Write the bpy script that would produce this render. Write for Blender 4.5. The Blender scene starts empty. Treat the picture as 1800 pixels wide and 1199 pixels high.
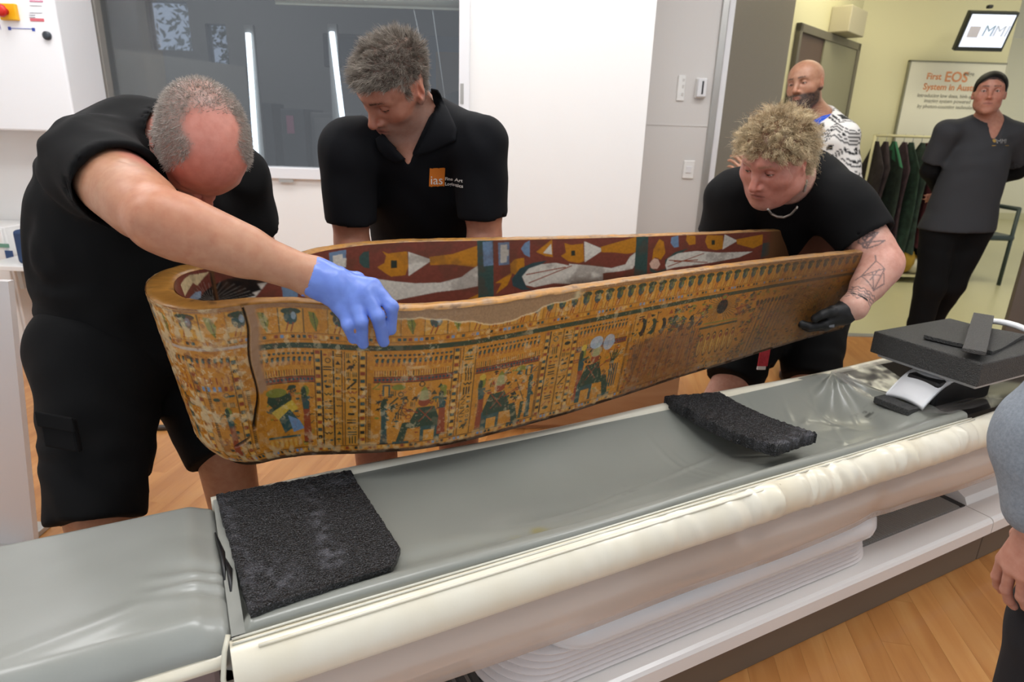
import bpy, bmesh, math, random
import numpy as np
from mathutils import Vector, Matrix
from mathutils.bvhtree import BVHTree

# ---------------------------------------------------------------- camera, world, light, exposure
SC = bpy.context.scene
COL = SC.collection
CZ = 1.28
FPX, PIT, ROL = 1130.0, math.radians(18.4), math.radians(1.85)
CAM = np.array([0.0, 0.0, CZ])
FW = np.array([0, math.cos(PIT), -math.sin(PIT)])
_r0 = np.array([1.0, 0, 0]); _u0 = np.array([0, math.sin(PIT), math.cos(PIT)])
RT = math.cos(ROL) * _r0 + math.sin(ROL) * _u0
UP = -math.sin(ROL) * _r0 + math.cos(ROL) * _u0
cam_data = bpy.data.cameras.new('camera')
cam_data.sensor_width = 36.0
cam_data.lens = FPX / 1800 * 36
cam_data.clip_start = 0.02
cam_data.dof.use_dof = True
cam_data.dof.focus_distance = 1.38
cam_data.dof.aperture_fstop = 5.0
cam = bpy.data.objects.new('camera', cam_data)
m = Matrix.Identity(4)
for i in range(3):
    m[i][0], m[i][1], m[i][2], m[i][3] = RT[i], UP[i], -FW[i], CAM[i]
cam.matrix_world = m
COL.objects.link(cam)
SC.camera = cam

world = bpy.data.worlds.new('world')
SC.world = world
world.use_nodes = True
bg = world.node_tree.nodes['Background']
bg.inputs[0].default_value = (0.90, 0.94, 1.0, 1)
bg.inputs[1].default_value = 0.75

SC.view_settings.view_transform = 'Standard'
SC.view_settings.look = 'None'
SC.view_settings.gamma = 1.0
SC.view_settings.use_curve_mapping = False
SC.view_settings.exposure = 0.0

# measuring helpers: a pixel of the photograph turned into a point at a given depth / height / plane
def ray(x, y): return FW + RT * (x - 900) / FPX - UP * (y - 599.5) / FPX
def dep(x, y, t): return CAM + ray(x, y) * t
def atz(x, y, z):
    d = ray(x, y); return CAM + d * (z - CZ) / d[2]
def aty(x, y, Y):
    d = ray(x, y); return CAM + d * Y / d[1]
AZ = math.radians(62.2)
DD = np.array([math.sin(AZ), math.cos(AZ), 0.0])      # along the scanner table
NN = np.array([-math.cos(AZ), math.sin(AZ), 0.0])     # across it, away from the camera
ZZ = np.array([0, 0, 1.0])
def tb(s, n, z): return DD * s + NN * n + ZZ * z
def at_n(x, y, n):
    d = ray(x, y); return CAM + d * n / (d @ NN)

# ---------------------------------------------------------------- materials
MATS = {}
def lin(c):
    return tuple(((v / 12.92) if v <= 0.04045 else ((v + 0.055) / 1.055) ** 2.4) for v in c)
def hexc(h):
    return lin(tuple(int(h[i:i + 2], 16) / 255 for i in (0, 2, 4)))
def mat(name, col=None, rough=0.5, metal=0.0, noise=None, bump=None, attr=None, emit=None, spec=None, alpha=None, trans=None, sheen=None, coat=None, sss=None):
    """noise=(scale, colour2, detail, stretch) ; bump=(scale, strength, distance, stretch)"""
    if name in MATS: return MATS[name]
    M = bpy.data.materials.new(name); M.use_nodes = True
    nt = M.node_tree; b = nt.nodes['Principled BSDF']
    if isinstance(col, str): col = hexc(col)
    col = col or (0.5, 0.5, 0.5)
    b.inputs['Base Color'].default_value = (*col, 1)
    b.inputs['Roughness'].default_value = rough
    b.inputs['Metallic'].default_value = metal
    if spec is not None: b.inputs['Specular IOR Level'].default_value = spec
    if trans is not None: b.inputs['Transmission Weight'].default_value = trans
    if alpha is not None: b.inputs['Alpha'].default_value = alpha
    if coat is not None: b.inputs['Coat Weight'].default_value = coat; b.inputs['Coat Roughness'].default_value = 0.15
    if sheen is not None: b.inputs['Sheen Weight'].default_value = sheen
    if sss is not None:
        b.inputs['Subsurface Weight'].default_value = sss
        b.inputs['Subsurface Radius'].default_value = (0.010, 0.0035, 0.002)
        b.inputs['Subsurface Scale'].default_value = 0.5
    if emit is not None:
        b.inputs['Emission Color'].default_value = (*emit[0], 1); b.inputs['Emission Strength'].default_value = emit[1]
    tc = nt.nodes.new('ShaderNodeTexCoord')
    def tex(scale, detail, stretch, coord='Object'):
        mp = nt.nodes.new('ShaderNodeMapping'); mp.inputs['Scale'].default_value = stretch or (1, 1, 1)
        nt.links.new(tc.outputs[coord], mp.inputs[0])
        n = nt.nodes.new('ShaderNodeTexNoise'); n.inputs['Scale'].default_value = scale
        n.inputs['Detail'].default_value = detail; n.inputs['Roughness'].default_value = 0.6
        nt.links.new(mp.outputs[0], n.inputs['Vector']); return n
    src = None
    if attr:
        a = nt.nodes.new('ShaderNodeAttribute'); a.attribute_name = attr
        nt.links.new(a.outputs['Color'], b.inputs['Base Color']); src = a.outputs['Color']
    if noise:
        n = tex(noise[0], noise[2] if len(noise) > 2 else 4, noise[3] if len(noise) > 3 else None)
        cr = nt.nodes.new('ShaderNodeValToRGB')
        c2 = noise[1]; c2 = hexc(c2) if isinstance(c2, str) else c2
        cr.color_ramp.elements[0].position = 0.35; cr.color_ramp.elements[1].position = 0.68
        cr.color_ramp.elements[0].color = (*col, 1); cr.color_ramp.elements[1].color = (*c2, 1)
        nt.links.new(n.outputs['Fac'], cr.inputs[0])
        if src is not None:
            mx = nt.nodes.new('ShaderNodeMix'); mx.data_type = 'RGBA'; mx.blend_type = 'MULTIPLY'
            mx.inputs[0].default_value = 1.0
            nt.links.new(src, mx.inputs[6]); nt.links.new(cr.outputs[0], mx.inputs[7])
            nt.links.new(mx.outputs[2], b.inputs['Base Color'])
        else:
            nt.links.new(cr.outputs[0], b.inputs['Base Color'])
    if bump:
        n = tex(bump[0], 5, bump[3] if len(bump) > 3 else None)
        bp = nt.nodes.new('ShaderNodeBump'); bp.inputs['Strength'].default_value = bump[1]; bp.inputs['Distance'].default_value = bump[2]
        nt.links.new(n.outputs['Fac'], bp.inputs['Height']); nt.links.new(bp.outputs[0], b.inputs['Normal'])
    MATS[name] = M
    return M

# ---------------------------------------------------------------- object helpers
def tag(o, label=None, cat=None, group=None, kind=None):
    if label: o['label'] = label
    if cat: o['category'] = cat
    if group: o['group'] = group
    if kind: o['kind'] = kind
    return o
def empty(name, loc=(0, 0, 0), label=None, cat=None, group=None, rz=0.0):
    o = bpy.data.objects.new(name, None); o.empty_display_size = 0.1
    o.location = Vector(loc); o.rotation_euler = (0, 0, rz); COL.objects.link(o)
    return tag(o, label, cat, group)
def link(name, me, material=None, parent=None, smooth=False, world_coords=True):
    o = bpy.data.objects.new(name, me); COL.objects.link(o)
    if material is not None: me.materials.append(material)
    if smooth: me.shade_smooth()
    if parent is not None:
        o.parent = parent
        if world_coords:
            mw = Matrix.LocRotScale(parent.location, parent.rotation_euler, parent.scale)
            if parent.parent is not None: mw = Matrix.Identity(4)     # parts already sit in world coordinates
            o.matrix_parent_inverse = mw.inverted()
    return o
def mesh(name, V, F, material=None, parent=None, smooth=False, cols=None, world_coords=True):
    me = bpy.data.meshes.new(name)
    V = np.asarray(V, dtype=np.float32); 
    if isinstance(F, np.ndarray):
        nf, k = F.shape
        me.vertices.add(len(V)); me.vertices.foreach_set('co', V.ravel())
        me.loops.add(nf * k); me.loops.foreach_set('vertex_index', F.astype(np.int32).ravel())
        me.polygons.add(nf)
        me.polygons.foreach_set('loop_start', np.arange(0, nf * k, k, dtype=np.int32))
        me.polygons.foreach_set('loop_total', np.full(nf, k, dtype=np.int32))
        me.update(calc_edges=True); me.validate()
    else:
        me.from_pydata([tuple(v) for v in V], [], F); me.update()
    if cols is not None:
        ca = me.color_attributes.new('Col', 'FLOAT_COLOR', 'POINT')
        c4 = np.ones((len(V), 4), np.float32); c4[:, :3] = cols
        ca.data.foreach_set('color', c4.ravel())
    return link(name, me, material, parent, smooth, world_coords)
def bm_obj(name, bm, material=None, parent=None, smooth=False, world_coords=True):
    me = bpy.data.meshes.new(name)
    bmesh.ops.recalc_face_normals(bm, faces=bm.faces)
    bm.to_mesh(me); bm.free()
    return link(name, me, material, parent, smooth, world_coords)
def bm_box(bm, lo, hi, bev=0.0, axes=None, org=(0, 0, 0), seg=2):
    """box between lo and hi in the frame (axes, org)"""
    lo = np.asarray(lo, float); hi = np.asarray(hi, float)
    ax = np.eye(3) if axes is None else np.asarray(axes, float)
    vs = []
    for i in (0, 1):
        for j in (0, 1):
            for k in (0, 1):
                q = np.array([(lo, hi)[i][0], (lo, hi)[j][1], (lo, hi)[k][2]])
                vs.append(bm.verts.new(Vector(np.asarray(org, float) + q @ ax)))
    fs = []
    for q in ((0, 1, 3, 2), (4, 6, 7, 5), (0, 4, 5, 1), (2, 3, 7, 6), (0, 2, 6, 4), (1, 5, 7, 3)):
        fs.append(bm.faces.new([vs[i] for i in q]))
    if bev > 0:
        es = list({e for f in fs for e in f.edges})
        bmesh.ops.bevel(bm, geom=es, offset=bev, segments=seg, affect='EDGES', profile=0.5)
def box(name, lo, hi, material, parent=None, bev=0.0, axes=None, org=(0, 0, 0), seg=2, smooth=False):
    bm = bmesh.new(); bm_box(bm, lo, hi, bev, axes, org, seg)
    return bm_obj(name, bm, material, parent, smooth)
TAX = np.array([DD, NN, ZZ])       # table frame
def tbox(name, lo, hi, material, parent=None, bev=0.0, seg=2): return box(name, lo, hi, material, parent, bev, TAX, seg=seg)
def tube_vf(path, rad, sides=8, cap=True):
    P = np.asarray(path, float); n = len(P)
    R = np.full(n, rad, float) if np.isscalar(rad) else np.asarray(rad, float)
    T = np.gradient(P, axis=0); T /= np.linalg.norm(T, axis=1)[:, None] + 1e-12
    ref = np.array([0, 0, 1.0]) if abs(T[0][2]) < 0.9 else np.array([1.0, 0, 0])
    V = []; u = np.cross(T[0], ref); u /= np.linalg.norm(u)
    for i in range(n):
        u = u - T[i] * (u @ T[i]); u /= np.linalg.norm(u) + 1e-12
        w = np.cross(T[i], u)
        for k in range(sides):
            a = 2 * math.pi * k / sides
            V.append(P[i] + R[i] * (math.cos(a) * u + math.sin(a) * w))
    F = []
    for i in range(n - 1):
        for k in range(sides):
            F.append((i * sides + k, i * sides + (k + 1) % sides, (i + 1) * sides + (k + 1) % sides, (i + 1) * sides + k))
    if cap:
        F.append(tuple(range(sides))[::-1]); F.append(tuple((n - 1) * sides + k for k in range(sides)))
    return V, F
def tube(name, path, rad, material, parent=None, sides=10, smooth=True):
    V, F = tube_vf(path, rad, sides); return mesh(name, V, F, material, parent, smooth)
def grid_mesh(name, G, material, parent=None, smooth=True, cols=None, closed_u=False, flip=False):
    """G: (nu, nv, 3) points"""
    nu, nv = G.shape[:2]
    I = np.arange(nu * nv).reshape(nu, nv)
    if closed_u: I = np.vstack([I, I[:1]])
    F = np.stack([I[:-1, :-1], I[1:, :-1], I[1:, 1:], I[:-1, 1:]], -1).reshape(-1, 4)
    if flip: F = F[:, ::-1]
    return mesh(name, G.reshape(-1, 3), F, material, parent, smooth, None if cols is None else cols.reshape(-1, 3))
def extrude_profile(name, prof, s0, s1, material, parent=None, smooth=False, ns=2, jig=None, closed=True):
    """closed profile [(n, z)] swept along the table axis from s0 to s1"""
    prof = np.asarray(prof, float); k = len(prof); S = np.linspace(s0, s1, ns)
    V = []
    for s in S:
        for (n, z) in prof:
            V.append(tb(s, n, z))
    F = []
    for i in range(ns - 1):
        for j in range(k if closed else k - 1):
            F.append((i * k + j, i * k + (j + 1) % k, (i + 1) * k + (j + 1) % k, (i + 1) * k + j))
    if closed:
        F.append(tuple(range(k))[::-1]); F.append(tuple((ns - 1) * k + j for j in range(k)))
    bm = bmesh.new()
    vs = [bm.verts.new(Vector(v)) for v in V]
    for f in F: bm.faces.new([vs[i] for i in f])
    return bm_obj(name, bm, material, parent, smooth)
def smooth_by_angle(o, deg=40):
    me = o.data
    me.shade_smooth()
    try: me.set_sharp_from_angle(angle=math.radians(deg))
    except Exception: pass
    return o
# value noise in numpy, used for wear, folds and hair
_rng = np.random.RandomState(7)
_NT = _rng.rand(64, 64, 64).astype(np.float32)
def vnoise(P):
    P = np.asarray(P, np.float32); i = np.floor(P).astype(int); f = P - i; f = f * f * (3 - 2 * f)
    i0 = i & 63; i1 = (i + 1) & 63
    x0, y0, z0 = i0[..., 0], i0[..., 1], i0[..., 2]; x1, y1, z1 = i1[..., 0], i1[..., 1], i1[..., 2]
    fx, fy, fz = f[..., 0], f[..., 1], f[..., 2]
    a = _NT[x0, y0, z0] * (1 - fx) + _NT[x1, y0, z0] * fx
    b = _NT[x0, y1, z0] * (1 - fx) + _NT[x1, y1, z0] * fx
    c = _NT[x0, y0, z1] * (1 - fx) + _NT[x1, y0, z1] * fx
    d = _NT[x0, y1, z1] * (1 - fx) + _NT[x1, y1, z1] * fx
    return (a * (1 - fy) + b * fy) * (1 - fz) + (c * (1 - fy) + d * fy) * fz
def fbm(P, oct=4):
    r = 0; a = 0.5; P = np.asarray(P, np.float32)
    for _ in range(oct):
        r = r + a * vnoise(P); P = P * 2.03 + 17.3; a *= 0.5
    return r / (1 - 0.5 ** oct)
def sstep(a, b, x):
    t = np.clip((x - a) / (b - a), 0, 1); return t * t * (3 - 2 * t)
def unit(v):
    v = np.asarray(v, float); return v / (np.linalg.norm(v) + 1e-12)
def wood_mat(name, c1, c2, c3, scale, stretch, rough=0.35, coat=None):
    M = bpy.data.materials.new(name); M.use_nodes = True; nt = M.node_tree; b = nt.nodes['Principled BSDF']
    tc = nt.nodes.new('ShaderNodeTexCoord'); mp = nt.nodes.new('ShaderNodeMapping'); mp.inputs['Scale'].default_value = stretch
    oi = nt.nodes.new('ShaderNodeObjectInfo')
    av = nt.nodes.new('ShaderNodeVectorMath'); av.operation = 'ADD'
    sc_ = nt.nodes.new('ShaderNodeVectorMath'); sc_.operation = 'SCALE'; sc_.inputs['Scale'].default_value = 37.0
    nt.links.new(oi.outputs['Random'], sc_.inputs[0])
    nt.links.new(tc.outputs['Object'], mp.inputs[0]); nt.links.new(mp.outputs[0], av.inputs[0]); nt.links.new(sc_.outputs[0], av.inputs[1])
    n = nt.nodes.new('ShaderNodeTexNoise'); n.inputs['Scale'].default_value = scale; n.inputs['Detail'].default_value = 6; n.inputs['Distortion'].default_value = 0.6
    nt.links.new(av.outputs[0], n.inputs['Vector'])
    cr = nt.nodes.new('ShaderNodeValToRGB'); e = cr.color_ramp.elements
    e[0].position = 0.3; e[1].position = 0.72; e[0].color = (*hexc(c1), 1); e[1].color = (*hexc(c3), 1)
    k = e.new(0.5); k.color = (*hexc(c2), 1)
    nt.links.new(n.outputs['Fac'], cr.inputs[0])
    mx = nt.nodes.new('ShaderNodeMix'); mx.data_type = 'RGBA'; mx.blend_type = 'MULTIPLY'; mx.inputs[0].default_value = 0.55
    rr = nt.nodes.new('ShaderNodeValToRGB'); rr.color_ramp.elements[0].color = (0.72, 0.68, 0.62, 1); rr.color_ramp.elements[1].color = (1.0, 1.0, 1.0, 1)
    nt.links.new(oi.outputs['Random'], rr.inputs[0])
    nt.links.new(cr.outputs[0], mx.inputs[6]); nt.links.new(rr.outputs[0], mx.inputs[7]); nt.links.new(mx.outputs[2], b.inputs['Base Color'])
    b.inputs['Roughness'].default_value = rough
    if coat: b.inputs['Coat Weight'].default_value = coat
    MATS[name] = M; return M

# ================================================================ THE ROOM
YW = 3.6          # window wall
YT = 4.2          # wall with the wide door opening
M_white = mat('white_paint', 'f1f0ee', 0.45, bump=(90, 0.05, 0.002))
M_grey = mat('grey_white_paint', 'd9d6d3', 0.5, bump=(90, 0.05, 0.002))
M_beige = mat('beige_paint', 'd9d3ac', 0.55, bump=(80, 0.05, 0.002))
M_taupe = mat('taupe_laminate', '857d71', 0.45, noise=(260, '7c7468', 2))
M_frame = mat('frame_grey', '8f8c86', 0.4)
M_wframe = mat('frame_white', 'e8e9ec', 0.3)
M_alu = mat('brushed_aluminium', 'b9b8b4', 0.35, 0.6)
M_vinyl = mat('corridor_vinyl', 'd2cca4', 0.3, noise=(160, 'cac49b', 3))
M_ceil = mat('ceiling_tile', 'e9e8e4', 0.7)
M_black = mat('black_plastic', '141416', 0.35)
M_dark = mat('dark_plastic', '2b2c2e', 0.5)
M_white_pl = mat('white_plastic', 'eeeeec', 0.3)
def glass_mat(name, tint, refl, rough=0.0):
    M = bpy.data.materials.new(name); M.use_nodes = True; nt = M.node_tree
    nt.nodes.remove(nt.nodes['Principled BSDF']); out = nt.nodes['Material Output']
    a = nt.nodes.new('ShaderNodeBsdfTransparent'); a.inputs[0].default_value = (*tint, 1)
    g = nt.nodes.new('ShaderNodeBsdfGlossy'); g.inputs['Roughness'].default_value = rough
    x = nt.nodes.new('ShaderNodeMixShader'); x.inputs[0].default_value = refl
    nt.links.new(a.outputs[0], x.inputs[1]); nt.links.new(g.outputs[0], x.inputs[2]); nt.links.new(x.outputs[0], out.inputs[0])
    MATS[name] = M; return M
M_glass = glass_mat('window_glass', (0.80, 0.83, 0.86), 0.12)
def structure(o): o['kind'] = 'structure'; return o

# ---- floors
fl = structure(box('floor', (-3.6, 0.2, -0.10), (4.2, YT + 0.02, -0.012), mat('subfloor', 'a0703c', 0.8)))
M_plank = wood_mat('plank_wood', 'ae733c', 'bd8349', 'c89358', 2.2, (9, 0.9, 9), 0.34, 0.25)
PLW, PLL = 0.075, 1.25
pa = math.radians(9.0)
pd = np.array([math.sin(pa), math.cos(pa), 0]); pc = np.array([math.cos(pa), -math.sin(pa), 0])
bm = bmesh.new(); bm_box(bm, (-PLW / 2 + 0.0002, -PLL / 2 + 0.0002, -0.012), (PLW / 2 - 0.0002, PLL / 2 - 0.0002, 0.0), 0.0, seg=1)
pm = bpy.data.meshes.new('plank'); bm.to_mesh(pm); bm.free(); pm.materials.append(M_plank)
rnd = random.Random(3)
npl = 0
for i in range(-48, 48):
    off = rnd.random() * PLL
    for j in range(-1, 5):
        c = pc * (i * PLW) + pd * (j * PLL + off + 0.2)
        ends = [c + pd * PLL * k for k in (-0.5, 0.5)]
        if c[0] < -3.05 or c[0] > 3.35: continue
        if max(e[1] for e in ends) < 1.0 or min(e[1] for e in ends) > YT - 0.05: continue
        # only where the picture can show floor: behind the table, or in front of it at the right
        n_ = [e @ NN for e in ends]; s_ = c @ DD
        if max(n_) < 0.80 and s_ < 0.4: continue
        if max(e[1] for e in ends) > YT:      # trim the last one at the threshold
            L = (YT - ends[0][1]) / pd[1]
            if L < 0.08: continue
            o = bpy.data.objects.new('plank', pm); o.scale = (1, L / PLL, 1); c = ends[0] + pd * L / 2
        else:
            o = bpy.data.objects.new('plank', pm)
        o.location = Vector(c); o.rotation_euler = (0, 0, -pa); COL.objects.link(o); o.parent = fl; npl += 1
structure(box('floor_corridor', (0.9, YT + 0.02, -0.10), (9.5, 14.0, 0.0), M_vinyl))
structure(box('trim_1', (1.25, YT - 0.02, -0.02), (3.3, YT + 0.05, 0.004), M_alu))

# ---- window wall
WX0, WX1, WZ0, WZ1 = -2.20, -0.318, 1.035, 2.02
bm = bmesh.new()
bm_box(bm, (-3.6, YW, 0), (0.671, YW + 0.14, WZ0 - 0.05))
bm_box(bm, (-3.6, YW, WZ1 + 0.05), (0.671, YW + 0.14, 2.7))
bm_box(bm, (-3.6, YW, WZ0 - 0.05), (WX0 - 0.12, YW + 0.14, WZ1 + 0.05))
bm_box(bm, (WX1 + 0.05, YW, WZ0 - 0.05), (0.671, YW + 0.14, WZ1 + 0.05))
structure(bm_obj('wall_back', bm, M_white))
w = empty('window_1', (-1.25, YW, WZ0)); structure(w)
box('frame_bottom', (WX0 - 0.12, YW - 0.025, WZ0 - 0.06), (WX1 + 0.055, YW + 0.10, WZ0), M_wframe, w, 0.004)
box('frame_side', (WX1, YW - 0.025, WZ0), (WX1 + 0.055, YW + 0.10, WZ1 + 0.05), M_wframe, w, 0.004)
box('frame_side', (WX0 - 0.17, YW - 0.03, WZ0), (WX0 - 0.11, YW + 0.10, WZ1 + 0.05), M_wframe, w, 0.004)
box('frame_side', (WX0 - 0.108, YW - 0.005, WZ0), (WX0 - 0.062, YW + 0.11, WZ1 + 0.05), M_frame, w, 0.003)
box('gasket', (WX0 - 0.060, YW + 0.005, WZ0), (WX0 - 0.044, YW + 0.10, WZ1 + 0.05), M_black, w)
box('frame_side', (WX0 - 0.042, YW + 0.00, WZ0), (WX0 + 0.035, YW + 0.11, WZ1 + 0.05), M_frame, w, 0.003)
box('frame_top', (WX0 - 0.17, YW - 0.025, WZ1), (WX1 + 0.055, YW + 0.10, WZ1 + 0.06), M_wframe, w, 0.004)
box('pane', (WX0 + 0.035, YW + 0.05, WZ0), (WX1, YW + 0.058, WZ1), M_glass, w)
for (px, py) in ((503, 318), (812, 165)):
    p = aty(px, py, YW - 0.026)
    if px < 600: box('maker_plate', (p[0] - 0.04, YW - 0.027, p[2] - 0.008), (p[0] + 0.04, YW - 0.025, p[2] + 0.008), M_alu, w)
    else: box('maker_plate', (p[0] - 0.009, YW - 0.027, p[2] - 0.05), (p[0] + 0.009, YW - 0.025, p[2] + 0.05), M_alu, w)
# roller blind with its head rail inside the glass
bl = empty('roller_blind', (-0.7, YW + 0.12, 1.9), 'rolled cream blind across the top of the dark window', 'blind')
zt = aty(700, 8, YW + 0.16)[2]
tube('roll', [(-1.3, YW + 0.16, zt + 0.025), (WX1 - 0.005, YW + 0.16, zt + 0.025)], 0.035, mat('blind_cloth', 'c9c8b0', 0.7), bl, 16)
box('bottom_rail', (-1.3, YW + 0.15, zt - 0.02), (WX1 - 0.005, YW + 0.165, zt - 0.005), mat('blind_cloth'), bl, 0.002)
for px, dx in ((742, 0.05), (775, 0.02)):
    a = aty(px - 15, 15, YW + 0.16); b = aty(px + dx * 400, 180, YW + 0.16)
    tube('cord', [a, (a + b) / 2, b], 0.0025, mat('cord_white', 'd8d8d0', 0.6), bl, 6)

# ---- control room behind the glass
M_crw = mat('control_room_wall', '7b7b79', 0.6)
M_crl = mat('control_room_panel', '85827b', 0.6)
YC = 5.9
wx = [aty(x, 60, YC)[0] for x in (262, 335, 362, 398)]
wz = [aty(300, y, YC)[2] for y in (88, 2)] ; wz2 = [aty(380, y, YC)[2] for y in (113, 42)]
bm = bmesh.new()
bm_box(bm, (-6.0, YC, -0.1), (wx[0], YC + 0.12, 2.7)); bm_box(bm, (wx[1], YC, -0.1), (wx[2], YC + 0.12, 2.7)); bm_box(bm, (wx[3], YC, -0.1), (0.60, YC + 0.12, 2.7))
bm_box(bm, (wx[0], YC, -0.1), (wx[1], YC + 0.12, wz[0])); bm_box(bm, (wx[0], YC, wz[1]), (wx[1], YC + 0.12, 2.7))
bm_box(bm, (wx[2], YC, -0.1), (wx[3], YC + 0.12, wz2[0])); bm_box(bm, (wx[2], YC, wz2[1]), (wx[3], YC + 0.12, 2.7))
structure(bm_obj('wall_control_room', bm, M_crw))
structure(box('wall_control_left', (-6.1, YW + 0.14, -0.1), (-6.0, YC, 2.7), M_crw))
structure(box('wall_control_right', (0.55, YW + 0.14, -0.1), (0.65, YC, 2.7), M_crw))
structure(box('floor_control_room', (-6.0, YW + 0.14, -0.1), (0.6, YC, 0.0), mat('dark_carpet', '3a3a3c', 0.9)))
for k, (x0, x1, z0, z1) in enumerate(((wx[0], wx[1], wz[0], wz[1]), (wx[2], wx[3], wz2[0], wz2[1]))):
    ww = structure(empty('window_%d' % (k + 2), ((x0 + x1) / 2, YC, z0)))
    box('pane', (x0, YC + 0.05, z0), (x1, YC + 0.056, z1), mat('outer_glass') if 'outer_glass' in MATS else glass_mat('outer_glass', (0.7, 0.74, 0.8), 0.1), ww)
# tree outside: trunk, boughs and a crown of leaves
rs = np.random.RandomState(5)
tr = empty('garden_tree', (-3.4, 9.0, -0.1), 'leafy tree seen dimly through the control room windows', 'tree')
tube('trunk', [(-3.4, 9.0, -0.1), (-3.45, 9.0, 1.2), (-3.3, 9.05, 2.6)], [0.16, 0.13, 0.07], mat('bark', '3d3025', 0.9), tr, 10)
LV, LF = [], []
for k in range(5200):
    c = np.array([-3.4, 9.0, 2.2]) + rs.randn(3) * np.array([0.75, 0.5, 0.55])
    if vnoise((c * 2.4)[None])[0] < 0.47: continue
    a = unit(rs.randn(3)); b = unit(np.cross(a, rs.randn(3))); L = 0.035 + 0.035 * rs.rand()
    i = len(LV); LV += [c - a * L, c + b * L * .4, c + a * L, c - b * L * .4]; LF.append((i, i + 1, i + 2, i + 3))
tag(mesh('foliage', LV, LF, mat('leaf_green', '33452a', 0.6), tr), kind='stuff')
# furniture seen through the glass
q0 = aty(215, 86, 5.2); q1 = aty(432, 117, 5.2)
bm = bmesh.new()
vs = [(q0[0] - 0.6, 5.2, q0[2] + 0.05), (q1[0] + 0.35, 5.2, q1[2] - 0.02)]
for y in (5.2, 5.26):
    pass
V = [(q0[0] - 0.8, 5.2, 0), (q1[0], 5.2, 0), (q1[0], 5.2, q1[2]), (q0[0] - 0.8, 5.2, q0[2] + 0.07)]
V = V + [(x, y + 0.06, z) for x, y, z in V]
tag(mesh('partition_screen', V, [(0, 1, 2, 3), (7, 6, 5, 4), (0, 4, 5, 1), (1, 5, 6, 2), (2, 6, 7, 3), (3, 7, 4, 0)], M_crl), 'grey partition behind the window with sloping top', 'partition')
def reflection_strip(px0, py0, px1, py1, lab):  # glowing strips stand in for bright reflections on the window glass
    a, b = aty(px0, py0, 4.6), aty(px1, py1, 4.6)
    r = empty('tube_light', (b[0], 4.6, b[2]), lab, 'light', 'upright glowing strips for reflections in the window')
    b = np.array([b[0], 4.6, b[2]])
    tube('tube', [a, b], 0.016, mat('strip_glow', 'ffffff', 0.5, emit=((0.82, 0.92, 1.0), 5.0)), r, 10)
    box('holder', (a[0] - 0.03, 4.617, 0.02), (a[0] + 0.03, 4.65, a[2] + 0.05), M_frame, r); box('foot', (a[0] - 0.15, 4.55, 0.0), (a[0] + 0.15, 4.75, 0.02), M_frame, r)
reflection_strip(436, 58, 452, 300, 'upright white glowing strip for a window reflection, nearer the bald head')
reflection_strip(583, 56, 606, 240, 'upright white glowing strip for a window reflection, beside the grey haired head')
r = empty('control_cabinet', (-1.5, 5.3, 0), 'dark equipment cabinet with a pink notice, behind the window', 'cabinet')
c0, c1 = aty(492, 190, 5.0), aty(540, 275, 5.0)
box('body', (c0[0], 5.0, 0), (c1[0], 5.5, c0[2]), mat('cab_dark', '3a3b3e', 0.5), r, 0.01)
p0, p1 = aty(503, 203, 4.99), aty(518, 235, 4.99)
box('notice', (p0[0], 4.985, p1[2]), (p1[0], 4.995, p0[2]), mat('pink_paper', 'b8607e', 0.7), r)
c0, c1 = aty(545, 197, 5.1), aty(640, 300, 5.1)
r = empty('side_cupboard', ((c0[0] + c1[0]) / 2, 5.2, 0), 'low grey cupboard behind the glass by the dark cabinet', 'cupboard')
box('carcass', (c0[0], 5.1, 0), (c1[0], 5.6, c0[2]), mat('cup_grey', '6f6d69', 0.5), r, 0.01)
box('door', (c0[0] + 0.03, 5.085, 0.05), (c1[0] - 0.03, 5.1, c0[2] - 0.04), mat('cup_door', '7b7974', 0.5), r, 0.006)
c0, c1 = aty(444, 180, 5.3), aty(492, 300, 5.3)
tag(box('storage_box', (c0[0] - 0.3, 5.32, 0), (c1[0] - 0.03, 5.6, c0[2]), mat('box_grey2', '4b4c4e', 0.7), bev=0.01), 'dark grey storage unit behind glass left of the cabinet', 'cabinet')
c0, c1 = aty(566, 58, 5.0), aty(640, 120, 5.0)
r = empty('wall_monitor', ((c0[0] + c1[0]) / 2, 5.0, c1[2]), 'dark monitor behind the glass above the cupboard', 'monitor')
box('casing', (c0[0], 5.0, c1[2]), (c1[0], 5.06, c0[2]), M_black, r, 0.008)
box('screen', (c0[0] + 0.02, 4.994, c1[2] + 0.02), (c1[0] - 0.02, 5.0, c0[2] - 0.02), mat('screen_dark', '23252c', 0.2), r)
box('arm', ((c0[0] + c1[0]) / 2 - .03, 5.06, c1[2] + .05), ((c0[0] + c1[0]) / 2 + .03, 5.9, c1[2] + .11), M_dark, r)
c0, c1 = aty(755, 62, 5.6), aty(799, 300, 5.6)
r = empty('inner_door', ((c0[0] + c1[0]) / 2, 5.6, 0), 'wooden door with blue grey frame behind the window edge', 'door')
box('frame', (c0[0] - 0.05, 5.6, 0), (c1[0] + 0.1, 5.9, c0[2]), mat('door_frame_blue', '5f6874', 0.5), r, 0.01)
box('leaf', (c0[0] + 0.05, 5.585, 0), (c1[0] + 0.05, 5.6, c0[2] - 0.12), mat('door_tan', '7b6a58', 0.5), r)
c0 = aty(795, 160, 4.5)
r = empty('office_chair', (c0[0] - 0.05, 4.5, 0), 'black office chair back seen behind the window edge', 'chair')
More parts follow.
